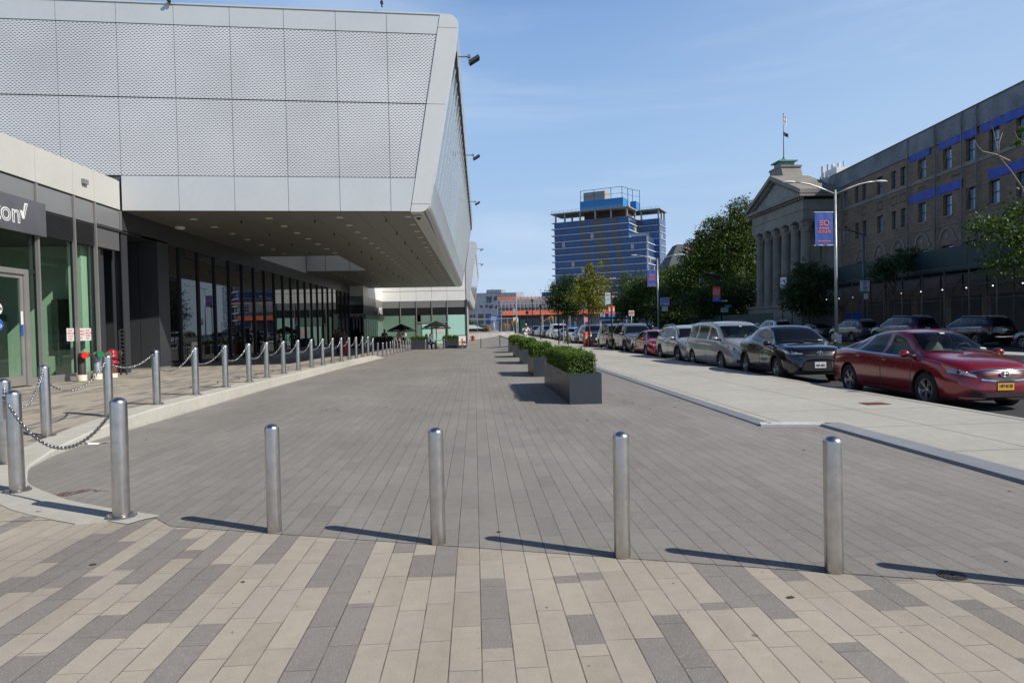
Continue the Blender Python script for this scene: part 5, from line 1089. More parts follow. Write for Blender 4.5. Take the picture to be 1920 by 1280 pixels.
a = BW @ Vector((31.9, -1.2, 17.2)); e = empty('antenna_mast', a, 'white panel antennas on the roof beside the pale screen', 'antenna')
t = MB(); t.tube([a, a + Vector((0, 0, 2.2))], .05, 6); t.tube([a + Vector((.9, -.9, 0)), a + Vector((.9, -.9, 2.0))], .04, 6); t.tube([a + Vector((.4, -.4, 1.4)), a + Vector((1.5, -1.3, 1.4))], .03, 6); t.tube([a + Vector((1.2, -1.2, .2)), a + Vector((1.2, -1.2, 2.3))], .03, 6); t.build('mast', M['charcoal'], e)
for dx, dy in ((-.25, .5), (.45, -.4), (.8, -1.0)): t = MB(); t.box(a.x + dx - .12, a.x + dx + .12, a.y + dy - .22, a.y + dy + .22, a.z + .2 + (.5 if dx < 0 else 0), a.z + 2.1); t.build('panel', M['signwhite'], e)
t = MB(); q = BW @ Vector((29.6, -1.5, 17.3)); t.box(q.x - 1, q.x + 1, q.y - 1.2, q.y + 1.2, q.z - .3, q.z + 1.0); t.thing('roof_unit', M['signwhite'], 'white box on the roof right of the panel antennas', 'roof unit', loc=q)
# classical portico building
C = empty('courthouse', (39, 77.8, 0), 'stone courthouse with a pediment over tall fluted columns', 'building')
t = MB(); t.box(39.2, 60, 69.5, 86.2, 0, 15.4); t.build('wall', M['lime'], C)
t = MB(); t.box(34.9, 39.2, 70.4, 85.3, 0, 3.1); t.box(34.7, 39.2, 70.2, 85.5, 3.1, 3.35); t.build('podium', M['lime'], C)
for k in range(6):
    y = 71.6 + 2.46 * k; c = (36, y, 0)
    t = MB(); prof = [(.72, 3.35), (.72, 3.55), (.66, 3.6), (.68, 3.72), (.60, 3.82)]; t.lathe(prof, c, 24)
    n = 48; P = []
    for z, r in ((3.82, .58), (6.5, .575), (9.0, .54), (11.05, .49)):
        P.append([(36 + (r - (.035 if j % 2 else 0)) * cos(2 * pi * j / n), y + (r - (.035 if j % 2 else 0)) * sin(2 * pi * j / n), z) for j in range(n + 1)])
    t.grid(P); cb = t.build('column', M['lime'], C)
    t = MB(); t.lathe([(.49, 11.05), (.56, 11.1), (.50, 11.2), (.62, 11.6), (.54, 11.65), (.75, 12.15), (.60, 12.2)], c, 20)
    for j in range(8): a = j * pi / 4; t.sphere((36 + .62 * cos(a), y + .62 * sin(a), 11.5 + .4 * (j % 2)), (.13, .13, .2), 6, 5)
    t.box(36 - .72, 36 + .72, y - .72, y + .72, 12.2, 12.36); t.build('capital', M['lime'], cb)
t = MB(); t.box(35.3, 39.2, 70.7, 85, 12.38, 13.4); t.box(35.22, 39.2, 70.6, 85.1, 13.4, 13.5); t.box(35.35, 39.2, 70.75, 84.95, 13.5, 14.5); t.build('entablature', M['lime'], C)
t = MB(); t.box(34.75, 39.4, 70.1, 85.6, 14.75, 15.05)
y = 70.5
while y < 85.2: t.box(35.0, 35.35, y, y + .22, 14.5, 14.75); y += .5
t.build('cornice', M['lime'], C)
t = MB(); t.prism([(35.5, 70.6, 15.05), (35.5, 85.1, 15.05), (35.5, 77.85, 17.75)], (4, 0, 0)); t.build('pediment', mat('pediment_stone', (.27, .27, .26), .85, var=.2), C)
t = MB()
for s in (-1, 1):
    t.hexa((34.7, 77.85, 17.95), (34.7, 77.85 + s * 7.8, 15.06), (34.7, 77.85 + s * 7.8, 15.5), (34.7, 77.85, 18.45), (4.6, 0, 0))
    for k in range(14): f = (k + .5) / 14; t.box(35.0, 35.5, 77.85 + s * 7.3 * f - .12, 77.85 + s * 7.3 * f + .12, 17.75 - 2.72 * f - .1, 17.95 - 2.72 * f + .05)
t.build('raking_cornice', M['lime'], C)
t = MB(); t.box(39.8, 43.5, 84, 90, 15.4, 18.2); t.box(39.7, 43.6, 83.8, 90.2, 18.2, 18.5); t.hexa((40.0, 85.6, 18.5), (40.0, 91.2, 18.5), (40.0, 90.4, 21.4), (40.0, 86.9, 21.4), (2.6, 0, 0)); t.box(39.9, 42.7, 86.7, 90.6, 21.4, 21.65); t.build('attic', M['lime'], C)
cop = mat('copper_green', (.13, .27, .24), .7, var=.25); t = MB(); t.box(40.3, 42.2, 87.8, 89.8, 21.65, 22.3); t.prism([(40.0, 87.4, 22.3), (42.5, 87.4, 22.3), (42.5, 90.2, 22.3), (40.0, 90.2, 22.3)], (0, 0, .15)); t.lathe([(1.0, 22.45), (.2, 22.9), (.001, 23.4)], (41.2, 88.8, 0), 4); t.build('cupola', cop, C)
C.matrix_basis = Matrix.Translation((39, 75.5, 0)) @ Matrix.Diagonal((1, .9097, 1, 1))
p = Vector((41.2, 85.5, 23.3)); f = empty('flagpole', p, 'flagpole with two drooping flags above the courthouse roof', 'flagpole'); t = MB(); t.tube([p, p + Vector((0, 0, 5.4))], [.06, .03], 8); t.sphere(p + Vector((0, 0, 5.45)), .08, 8, 6); t.build('pole', M['charcoal'], f, True)
def flag(parent, p, w, h, mats, nm='flag', stripes=None):
    t = MB(); n = 8
    for j in range(6):
        t.grid([[p + Vector((w * k / n, -.1 * sin(k * 1.3 + j * .1) * w, -h * (jj) / 6 - .45 * w * (k / n) ** 1.2)) for k in range(n + 1)] for jj in (j, j + 1)], (j % len(mats)) if stripes is None else stripes[j])
    return t.build(nm, mats, parent, True)
flag(f, p + Vector((0, 0, 5.2)), .42, 1.1, [M['pink'], M['signwhite'], M['signwhite']]); flag(f, p + Vector((0, 0, 3.1)), .7, .5, [M['black']])
# sidewalk shed with work lights
def sx(y): return 32.3 + .05 * (y - 42)
S = empty('sidewalk_shed', (33, 55, 0), 'dark green sidewalk shed on steel posts along the brick building', 'scaffold')
t = MB(); Y = [22 + 2.45 * k for k in range(21)]
for a, b in zip(Y, Y[1:]): t.hexa((sx(a), a + .01, 5.0), (sx(b), b - .01, 5.0), (sx(b), b - .01, 6.35), (sx(a), a + .01, 6.35), (.05, 0, 0))
t.build('parapet', M['shed'], S)
t = MB(); t.hexa((sx(22), 22, 4.72), (sx(71), 71, 4.72), (sx(71), 71, 4.95), (sx(22), 22, 4.95), (3.6, 0, 0)); t.build('deck', M['shed'], S)
for y in Y:
    for dx in (.12, 3.2):
        if dx > 1 and y > 60: continue
        t = MB(); t.tube([(sx(y) + dx, y, 0), (sx(y) + dx, y, 4.72)], .055, 8); t.build('post', mat('shed_post', (.13, .11, .095), .6, .2) if 'shed_post' not in bpy.data.materials else bpy.data.materials['shed_post'], S, True)
for z in (2.75, 3.7, 4.45): t = MB(); t.tube([(sx(22) + .05, 22, z), (sx(71) + .05, 71, z)], .03, 6); t.build('rail', bpy.data.materials['shed_post'], S)
for a, b in zip(Y[::2], Y[1::2]): t = MB(); t.tube([(sx(a) + .15, a, .3), (sx(a) + 3.2, a, 4.5)], .025, 5); t.tube([(sx(b) + .1, a, 2.8), (sx(b) + .1, b, 4.6)], .025, 5); t.build('brace', bpy.data.materials['shed_post'], S)
lampm = emis('work_light', (1, .97, .9), 2.5)
for y in Y[6:]:
    t = MB(); yy = y - 1.1; t.sphere((sx(yy) + .9, yy, 3.55), (.042, .042, .035), 10, 6); t.build('work_light', lampm, S, True)
t = MB(); t.box(sx(70.2) - .03, sx(70.2), 69.6, 71.0, 5.1, 6.3); nb = t.build('notice_board', M['signwhite'], S); text('WORK IN', .18, M['navy'], (sx(70) - .034, 70.3, 5.95), (0, -1, 0), (0, 0, 1), nb, .002); text('PROGRESS', .16, M['navy'], (sx(70) - .034, 70.3, 5.45), (0, -1, 0), (0, 0, 1), nb, .002)
# shop fronts in the dark behind the shed (part of the brick building)
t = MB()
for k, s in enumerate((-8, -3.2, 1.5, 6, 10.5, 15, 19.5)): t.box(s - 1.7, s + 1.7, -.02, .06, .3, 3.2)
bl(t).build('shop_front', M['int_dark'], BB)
t = MB(); t.box(-5.2, -.4, .1, .25, 3.35, 4.35); sg = bl(t).build('shop_fascia', mat('pale_shop_sign', (.20, .21, .24), .6), BB)
t = MB(); t.box(21, 25, .07, .12, 1.0, 2.2); bl(t).build('shop_poster', M['bluesign'], BB)
# green construction fence
t = MB(); F0 = [(31.8, 69), (31.9, 78), (32.2, 88), (32.8, 100), (33.6, 118)]
for (x0, y0), (x1, y1) in zip(F0, F0[1:]):
    n = int((y1 - y0) / 2.5)
    for k in range(n):
        a, b = k / n, (k + 1) / n; t.hexa((x0 + (x1 - x0) * a, y0 + (y1 - y0) * a + .02, 0), (x0 + (x1 - x0) * b, y0 + (y1 - y0) * b - .02, 0), (x0 + (x1 - x0) * b, y0 + (y1 - y0) * b - .02, 2.45), (x0 + (x1 - x0) * a, y0 + (y1 - y0) * a + .02, 2.45), (.05, 0, 0))
fe = t.thing('construction_fence', M['fence'], 'long dark green plywood construction fence below the big trees', 'fence', loc=(31.8, 69, 0))
t = MB(); t.box(31.78, 31.79, 72.2, 73.4, 1.2, 1.35); t.quad((31.77, 77.0, 1.15), (31.77, 77.5, 1.35), (31.77, 77.9, 1.1), (31.77, 77.4, .95)); t.build('fence_decal', M['signwhite'], fe)
# ================================================================== street furniture
def lamp(y, label, banner=True, x=21.9, hgt=9.4):
    e = empty('street_lamp', (x, y, .05), label, 'street lamp', 'twin-arm street lamps on the median')
    t = MB(); t.tube([(x, y, .05), (x, y, hgt)], [.115, .065], 14); t.build('pole', M['galv'], e, True)
    t = MB(); t.box(x - .2, x + .2, y - .2, y + .2, .05, .7); t.box(x - .26, x + .26, y - .26, y + .26, .05, .12); t.lathe([(.15, .7), (.12, .82)], (x, y, 0), 12); t.build('base', M['galv'], e)
    for s in (-1, 1):
        t = MB(); t.tube([(x, y, hgt - .25), (x + s * .8, y, hgt + .08), (x + s * 1.5, y, hgt + .33), (x + s * 2.1, y, hgt + .45), (x + s * 2.5, y, hgt + .48)], .045, 10); a = t.build('arm', M['galv'], e, True)
        t = MB(); t.sphere((x + s * 2.85, y, hgt + .49), (.42, .15, .075), 14, 8); t.build('lamp_head', M['signwhite'], a, True)
    if banner:
        t = MB(); n = 8; x0 = x - .16; w = 1.12
        t.grid([[(x0 - w * k / n, y - .02 + .014 * sin(k * 1.7 + j * .9), 8.05 - 1.95 * j / 6) for k in range(n + 1)] for j in range(7)]); t.grid([[(x0 - w * k / n, y + .025 + .014 * sin(k * 1.7 + j * .9), 8.05 - 1.95 * j / 6) for k in range(n, -1, -1)] for j in range(7)])
        b = t.build('banner', M['banner'], e, True)
        t = MB(); t.tube([(x, y, 8.07), (x0 - w - .06, y, 8.07)], .02, 6); t.tube([(x, y, 6.08), (x0 - w - .06, y, 6.08)], .02, 6); t.build('banner_arm', M['galv'], e)
        cx = x0 - w / 2; yy = y - .045; k = .3
        t = MB()
        for i in range(3): t.box(cx - .30, cx - .06, yy, yy + .006, 7.28 + i * .115, 7.32 + i * .115 + .012)
        t.build('logo', M['orange_t'], b)
        t = MB(); P = [[(cx + .14 + r * cos(a), yy + dy, 7.42 + r * sin(a)) for r, dy in ((.12, 0), (.17, 0))] for a in [q * pi / 12 for q in range(25)]]; t.grid(P); t.box(cx + .12, cx + .16, yy, yy + .006, 7.55, 7.62); t.build('logo', M['orange_t'], b)
        for tx, z, sz in (('EMPIRE', 7.08, .2), ('OUTLETS', 6.88, .19), ('WEAR NEW YORKISH', 6.32, .085)): text(tx, sz, M['orange_t'], (cx, yy + .004, z), (1, 0, 0), (0, 0, 1), b, .001, bold=.004)
    return e
lamp(38.9, 'large nearest twin-arm street lamp with a blue banner, in front of the brick building'); l2 = lamp(79.5, 'second twin-arm street lamp, blue wheelchair sign on its pole', x=22.4); l3 = lamp(119, 'third twin-arm street lamp, small and partly behind the thin trees', x=22.6); lamp(160, 'farthest twin-arm street lamp over the orange netting', x=23, banner=False)
def sign(name, c, w, h, bm, lines, tm, label, cat, group=None, pole=None, border=None, pm=None, y_off=.0):
    e = empty(name, c, label, cat, group); t = MB(); t.box(c[0] - w / 2, c[0] + w / 2, c[1] - .012, c[1] + .012, c[2] - h / 2, c[2] + h / 2); bd = t.build('board', bm, e)
    if border: t = MB(); b = .03 * max(w, h); [t.box(*q) for q in ((c[0] - w / 2 + b, c[0] + w / 2 - b, c[1] - .016, c[1] - .013, c[2] + h / 2 - 2 * b, c[2] + h / 2 - b), (c[0] - w / 2 + b, c[0] + w / 2 - b, c[1] - .016, c[1] - .013, c[2] - h / 2 + b, c[2] - h / 2 + 2 * b), (c[0] - w / 2 + b, c[0] - w / 2 + 2 * b, c[1] - .016, c[1] - .013, c[2] - h / 2 + 2 * b, c[2] + h / 2 - 2 * b), (c[0] + w / 2 - 2 * b, c[0] + w / 2 - b, c[1] - .016, c[1] - .013, c[2] - h / 2 + 2 * b, c[2] + h / 2 - 2 * b))]; t.build('border', border, e)
    n = len(lines)
    for i, l in enumerate(lines):
        s = l[1] if isinstance(l, tuple) else h / (n + .8); tx = l[0] if isinstance(l, tuple) else l; zz = l[2] if isinstance(l, tuple) else c[2] + h / 2 - h * (i + .9) / (n + .8)
        text(tx, s, tm, (c[0], c[1] - .018, zz), (1, 0, 0), (0, 0, 1), e, .001, sx=min(1, w * .9 / (len(tx) * s * .6)), bold=.004)
    if pole: t = MB(); t.tube([(c[0], c[1] + .05, pole[0]), (c[0], c[1] + .05, pole[1])], pole[2], 8); t.build('pole', pm or M['galv'], e, True)
    return e
def at(px, py, Y): return tuple(PY(px, py, Y))
c = at(1246.5, 565.5, 79.1); e = sign('parking_sign', c, 1.15, 1.0, M['bluesign'], ['MUNICIPAL', 'PARKING'], M['signwhite'], 'blue parking sign with a white arrow on the second lamp pole', 'sign', border=M['signwhite'])
t = MB(); t.box(c[0] + .0, c[0] + .3, c[1] - .02, c[1] - .014, c[2] - .38, c[2] - .32); t.box(c[0] + .0, c[0] + .06, c[1] - .02, c[1] - .014, c[2] - .32, c[2] - .16); t.build('arrow', M['signwhite'], e)
t = MB(); t.box(c[0] - .02 - .36, c[0] + .36, c[1] - .01, c[1] + .01, c[2] - 1.15, c[2] - .58); t.thing('metal_sign', M['galv'], 'bare grey sign plate below the blue parking sign', 'sign', loc=(c[0], c[1], c[2] - .9))
sign('parking_rule_sign', at(1130, 588, 118.6), .86, 1.1, M['signwhite'], ['NO', 'STANDING', 'ANYTIME'], M['navy'], 'white rule sign on the third lamp pole', 'sign')
c = at(1184, 587, 100); e = sign('no_turn_sign', c, .82, .82, M['signwhite'], [], M['navy'], 'square white sign with a red prohibition ring over the slate crossover', 'sign', pole=(-.05, c[2], .04))
t = MB(); t.tube([(c[0] + .3 * cos(a), c[1] - .02, c[2] + .3 * sin(a)) for a in [k * pi / 12 for k in range(25)]], .035, 6); t.tube([(c[0] - .2, c[1] - .02, c[2] + .2), (c[0] + .2, c[1] - .02, c[2] - .2)], .03, 6); t.build('ring', M['sred'], e); t = MB(); t.tube([(c[0] - .14, c[1] - .016, c[2] - .15), (c[0] - .14, c[1] - .016, c[2] + .1), (c[0] + .14, c[1] - .016, c[2] + .1), (c[0] + .14, c[1] - .016, c[2] - .15)], .025, 6); t.build('arrow', M['navy'], e)
# black bus-stop pole on the near pavement
c = PZ(1148, 657, .05); e = empty('bus_stop_pole', c, 'black bus stop pole with small orange banners beside the dark minivan', 'sign pole'); t = MB(); t.tube([c, c + Vector((0, 0, 3.45))], .04, 10); t.lathe([(.09, 0), (.09, .05), (.05, .07)], c, 12); t.build('pole', M['blackpole'], e, True)
t = MB(); t.box(c.x - .36, c.x - .05, c.y - .015, c.y + .015, c.z + 2.72, c.z + 3.4); b = t.build('stop_flag', mat('pale_stop_flag', (.42, .50, .48), .5), e); text('BUS', .12, M['navy'], (c.x - .2, c.y - .018, c.z + 3.25), (1, 0, 0), (0, 0, 1), b, .001); text('S40', .10, M['navy'], (c.x - .2, c.y - .018, c.z + 3.0), (1, 0, 0), (0, 0, 1), b, .001)
for s in (-1, 1):
    x0, x1 = sorted((c.x + s * .05, c.x + s * .19)); t = MB(); t.box(x0, x1, c.y - .01, c.y + .01, c.z + 2.14, c.z + 2.62); bb = t.build('small_banner', M['orange'], e); t = MB(); t.box(x0 - .001, x1 + .001, c.y - .012, c.y + .012, c.z + 1.98, c.z + 2.14); t.build('blue_foot', mat('bright_blue', (.04, .2, .62), .5) if 'bright_blue' not in bpy.data.materials else bpy.data.materials['bright_blue'], bb)
    t = MB(); t.box((x0 + x1) / 2 - .035, (x0 + x1) / 2 + .035, c.y - .014, c.y - .011, c.z + 2.3, c.z + 2.5); t.build('emblem', M['signwhite'], bb)
# far curved lamp with orange banner, one way + street name signs
Y = 80; b = PY(1353, 600, Y); x = b.x; e = empty('street_lamp', (x, Y, 0), 'dark street lamp with a curved arm and an orange banner below the big tree', 'street lamp')
t = MB(); t.tube([(x, Y, 0), (x, Y, 5.6), (x - .15, Y, 6.5), (x - .6, Y, 7.2), (x - 1.3, Y, 7.5), (x - 2.4, Y, 7.55)], .075, 8); t.build('pole', M['blackpole'], e, True)
t = MB(); t.tube([(x - .3, Y, 7.3), (x - 1.0, Y, 7.62), (x - 1.4, Y, 7.62)], .05, 8); t.build('arm_highlight', M['galv'], e, True)
t = MB(); t.lathe([(.04, 7.5), (.05, 6.9), (.3, 6.6), (.33, 6.4), (.18, 6.25), (.001, 6.2)], (x - 2.45, Y, 0), 14); t.build('lamp_head', M['charcoal'], e, True)
t = MB(); t.box(x - .12 - .95, x - .12, Y - .02, Y + .02, 4.1, 5.95); bb = t.build('banner', M['orange'], e); t = MB(); t.box(x - 1.071, x - .119, Y - .022, Y + .022, 4.1, 4.62); t.build('blue_foot', bpy.data.materials['bright_blue'], bb)
t = MB(); cx, cz = x - .6, 5.3; R = Matrix.Rotation(.2, 4, 'Y')
for dx, dz, w, h in ((0, .3, .66, .07), (0, -.3, .66, .07), (-.3, 0, .07, .6), (.3, 0, .07, .6), (-.1, 0, .06, .3), (.1, 0, .06, .3), (0, 0, .2, .05)): t.obox(Vector((cx, Y - .03, cz)) + R.to_3x3() @ Vector((dx, 0, dz)), (w, .01, h), R)
t.build('emblem', M['signwhite'], bb); text('nyc', .22, M['signwhite'], (cx, Y - .027, 4.42), (1, 0, 0), (0, 0, 1), bb, .001)
c = (x + .35, Y - .1, PY(1360, 564, Y).z); e = sign('one_way_sign', c, .95, .36, M['black'], [], M['navy'], 'black one way sign with a white arrow below the orange banner', 'sign'); t = MB(); t.prism([(c[0] - .42, c[1] - .02, c[2] - .08), (c[0] + .18, c[1] - .02, c[2] - .08), (c[0] + .18, c[1] - .02, c[2] - .15), (c[0] + .43, c[1] - .02, c[2]), (c[0] + .18, c[1] - .02, c[2] + .15), (c[0] + .18, c[1] - .02, c[2] + .08), (c[0] - .42, c[1] - .02, c[2] + .08)], (0, .004, 0)); t.build('arrow', M['signwhite'], e); text('ONE WAY', .12, M['navy'], (c[0] - .1, c[1] - .023, c[2]), (1, 0, 0), (0, 0, 1), e, .001)
sign('street_sign', (x + .35, Y - .1, PY(1361, 581, Y).z), .95, .6, M['greensign'], ['BAY ST', 'NEXT RIGHT'], M['signwhite'], 'square green street sign with a white border under the one way sign', 'sign', border=M['signwhite']); sign('street_sign', (x + .95, Y + .3, PY(1368, 573.5, Y).z), .9, .26, M['greensign'], ['HYATT ST'], M['signwhite'], 'long green street name blade beside the square green sign', 'sign')
c = at(1621.5, 536, 52.6); sign('speed_limit_sign', c, .80, .86, M['signwhite'], [('SPEED', .16, c[2] + .3), ('LIMIT', .16, c[2] + .12), ('30', .40, c[2] - .2)], M['navy'], 'white speed limit 30 sign on a pole by the scaffold', 'sign')
p = PY(1620, 585, 52.8); e = empty('street_lamp', (p.x, 52.8, 0), 'dark single-arm lamp pole carrying the speed limit sign', 'street lamp'); t = MB(); t.tube([(p.x, 52.8, 0), (p.x, 52.8, 8.6)], [.13, .08], 10); t.build('pole', mat('dark_pole_paint', (.10, .11, .13), .5, .3), e, True); t = MB(); t.tube([(p.x, 52.8, 8.5), (p.x - 1.2, 52.8, 8.9), (p.x - 2.0, 52.8, 9.0)], .05, 8); a = t.build('arm', bpy.data.materials['dark_pole_paint'], e, True); t = MB(); t.sphere((p.x - 2.3, 52.8, 9.0), (.4, .15, .08), 10, 6); t.build('lamp_head', bpy.data.materials['dark_pole_paint'], a, True)
c = at(1624, 555, 52.4); t = MB(); t.box(c[0] - .17, c[0] + .17, c[1] - .01, c[1] + .01, c[2] - .24, c[2] + .24); t.thing('metal_sign', M['signwhite'], 'small blank white plate under the speed limit sign', 'sign', loc=c)
# traffic cones / barrels
def cone(c, label, h=1.05):
    e = empty('traffic_cone', c, label, 'traffic cone', 'orange traffic cones by the thin tree'); t = MB(); t.lathe([(.19, .04), (.11, .55), (.06, h - .03), (.045, h), (.001, h)], c, 18); b = t.build('cone', M['cone'], e, True); t = MB(); t.box(c[0] - .23, c[0] + .23, c[1] - .23, c[1] + .23, c[2], c[2] + .05); t.build('base', M['cone'], e)
    for z0, z1 in ((.42, .56), (.70, .82)): r = lambda z: .19 - .13 * (z - .04) / (h - .07) + .012; t = MB(); t.lathe([(r(z0), z0), (r(z1) - .004, z1)], c, 18); t.build('reflective_band', M['signwhite'], b, True)
c = PZ(1098, 649, .05); e = empty('traffic_barrel', c, 'slim red-orange channelizer post left of the white-banded cone', 'traffic barrel'); t = MB(); t.lathe([(.20, 0), (.20, .06), (.15, .08), (.15, .98), (.12, 1.04), (.001, 1.05)], c, 18); b = t.build('body', mat('faded_red_orange', (.55, .07, .035), .55, var=.2, sc=5), e, True)
for z in (.3, .6): t = MB(); t.lathe([(.153, z), (.153, z + .09)], c, 18); t.build('reflective_band', mat('dull_band', (.45, .40, .38), .5) if z < .4 else bpy.data.materials['dull_band'], b, True)
cone(PZ(1107.5, 649.5, .05), 'orange cone with white bands at the foot of the thin yellow tree')
c = PZ(1102, 646, .05); sign('pink_notice', (c.x - .15, c.y - .2, 2.0), .28, .36, M['pink'], [], M['navy'], 'small pinkish notice tied to the thin yellow tree', 'notice')
# slim posts standing along the pavement farther on
for i, (px, yb_, top, r, mt, lb) in enumerate(((1048, 645, 578, .05, 'blackpole', 'thin black pole with a round tag left of the dark thin tree'), (1014, 637, 572, .05, 'blackpole', 'thin black pole between the last hedges and the kerb row'), (999, 634, 562, .05, 'blackpole', 'thin black pole farthest along the near pavement'), (1057, 646, 600, .035, 'galv', 'short galvanised post beside the dark thin tree'))):
    b = PZ(px, yb_, .05); tp = PY(px - 1, top, b.y); t = MB(); t.tube([b, Vector((b.x, b.y, tp.z))], r, 8)
    if i < 3: t.lathe([(.001, -.01), (.16, -.01), (.16, .01), (.001, .01)], (b.x, b.y - .05, tp.z - .1), 12, 'y')
    t.thing('sign_pole', M[mt], lb, 'pole', loc=b)
def bike(x, y, z, label):
    e = empty('bicycle', (x, y, z), label, 'bicycle', 'bicycles locked on the near pavement')
    for dy in (-.52, .52):
        t = MB(); t.tube([(x, y + dy + .33 * cos(a), z + .34 + .33 * sin(a)) for a in [k * pi / 12 for k in range(25)]], .02, 6); w = t.build('wheel', M['rubber'], e, True); t = MB(); [t.tube([(x, y + dy, z + .34), (x, y + dy + .32 * cos(a), z + .34 + .32 * sin(a))], .004, 4) for a in [k * pi / 5 for k in range(10)]]; t.build('spokes', M['galv'], w)
    t = MB(); P = lambda dy, dz: (x, y + dy, z + dz); [t.tube([P(*a), P(*b)], .018, 6) for a, b in (((-.52, .34), (-.1, .32)), ((-.1, .32), (.3, .75)), ((-.15, .85), (-.1, .32)), ((-.18, .75), (.32, .78)), ((-.52, .34), (-.18, .75)), ((.32, .95), (.52, .34)))]; t.build('frame', M['navy'], e)
    t = MB(); t.tube([(x - .28, y + .3, z + 1.0), (x, y + .34, z + .97), (x + .28, y + .3, z + 1.0)], .015, 6); t.build('handlebar', M['black'], e); t = MB(); t.sphere((x, y - .17, z + .88), (.07, .13, .035), 8, 6); t.build('saddle', M['black'], e, True)
bike(7.9, 58.2, .05, 'bicycle leaning by the poles behind the dark thin tree'); bike(7.9, 61.2, .05, 'second bicycle farther along beside the kerb row')
# ================================================================== trees
def tree(name, base, blobs, tr, n, size, lm, bm, label, group=None, limbs=None, seed=1, clump=16, spread=.30):
    rng = random.Random(seed); base = Vector(base); e = empty(name, base, label, 'tree', group)
    t = MB(); top = max(b[2] for b in blobs)
    main = limbs or [[(0, 0, 0), (rng.uniform(-.1, .1), .05, top * .35), (rng.uniform(-.2, .2), .1, top * .7), (blobs[0][0], blobs[0][1], top)]]
    for L in main:
        k = len(L); tq = tr * (1 if L is main[0] else .27); t.tube([base + Vector(p) for p in L], [tq * (1 - .86 * i / (k - 1)) for i in range(k)], 9)
    if not limbs:
        for b in blobs:
            for _ in range(4):
                a = base + Vector(main[0][1]).lerp(Vector(main[0][2]), rng.random()); d = Vector((b[0] + rng.uniform(-.7, .7) * b[3], b[1] + rng.uniform(-.7, .7) * b[4], b[2] + rng.uniform(-.3, .7) * b[5])); q = base + d
                t.tube([a, a.lerp(q, .5) + Vector((0, 0, .15 * b[5])), q], [tr * .4, tr * .22, tr * .06], 5)
    t.build('trunk', bm, e, True)
    t = MB(); pts = []; vol = [b[3] * b[4] * b[5] for b in blobs]
    for b, v in zip(blobs, vol):
        m = max(4, int(n * v / sum(vol) / clump))
        for _ in range(m):
            d = Vector((rng.gauss(0, 1), rng.gauss(0, 1), rng.gauss(0, 1))).normalized(); rr = rng.random() ** .45; rr *= 1 + .16 * sin(d.x * 5 + seed) * cos(d.y * 4 + d.z * 6 + seed)
            c = base + Vector((b[0] + d.x * b[3] * rr, b[1] + d.y * b[4] * rr, b[2] + d.z * b[5] * rr)); sp = spread * min(b[3], b[5]) * rng.uniform(.5, 1.1)
            for _ in range(clump):
                o = Vector((rng.gauss(0, .5), rng.gauss(0, .5), rng.gauss(0, .32))) * sp; pts.append((c + o, (d * .5 + Vector((0, 0, .8)))))
    leafquads(t, pts, size, rng); t.build('crown', lm, e); return e
G3 = 'trees across the road'
c = PZ(1065, 645, .05); tree('street_tree', c, [(-.1, 0, 3.9, 1.6, 1.3, 1.6), (-.85, .1, 3.5, 1.0, .9, 1.0), (.7, 0, 3.3, 1.0, .9, 1.0), (-.9, 0, 4.5, .7, .6, .55), (.2, 0, 5.0, .9, .7, .6), (.1, 0, 2.6, .9, .7, .55)], .10, 11000, .15, M['leaf_dark'], M['bark'], 'dark green thin street tree with a bare straight trunk on the near pavement', 'thin trees on the near pavement', seed=3, spread=.36)
c = PZ(1106, 650, .05); tree('street_tree', c, [(0, 0, 4.1, 1.0, .8, .9), (-.7, 0, 3.4, 1.0, .7, .45), (.85, 0, 4.6, .7, .5, .35), (.1, 0, 5.15, .55, .5, .6), (.5, 0, 3.2, .8, .6, .8), (1.15, 0, 4.1, .45, .4, .3), (.7, 0, 2.6, .5, .4, .4), (-.1, 0, 5.6, .3, .3, .25), (.9, 0, 5.8, .28, .25, .12), (.2, 0, 2.5, .4, .4, .35), (-.6, 0, 4.6, .45, .4, .3)], .07, 4600, .16, M['leaf_yel'], M['bark'], 'sparse yellow-green thin street tree behind the orange cones', 'thin trees on the near pavement', seed=9, clump=9, spread=.5)
tree('leafy_tree', (27.5, 112, 0), [(0, 0, 6.6, 4.2, 4, 4.0), (-2.2, 0, 4.4, 3, 3, 2.6), (2.4, 0, 7.5, 3, 3, 2.6), (1.5, 0, 3.6, 3.6, 3, 2.4), (3.4, 0, 9.2, 1.8, 1.8, 1.4)], .3, 14000, .34, M['leaf_mid'], M['bark'], 'rounded green tree in front of the glass tower, left of the second lamp', G3, seed=5)
tree('leafy_tree', (32.5, 103, 0), [(0, 0, 4.8, 4.2, 3, 3.8), (-3.4, 0, 3.6, 3.0, 2.6, 2.8), (3.0, 0, 5.4, 3.2, 2.6, 3.0), (0, -2, 2.4, 5, 2, 2.2)], .25, 15000, .32, M['leaf_dark'], M['bark'], 'dark low tree behind the second lamp pole', G3, seed=6)
tree('leafy_tree', (35.2, 90, 0), [(0, 0, 4.8, 4.6, 3, 4.0), (-3.8, 0, 4.0, 3.4, 2.6, 3.2), (3.2, 0, 4.6, 3.0, 2.6, 3.2), (0, -1.5, 2.6, 5.5, 2, 2.4)], .25, 17000, .3, M['leaf_dark'], M['bark'], 'dark bushy tree directly behind the green fence and orange banner', G3, seed=7)
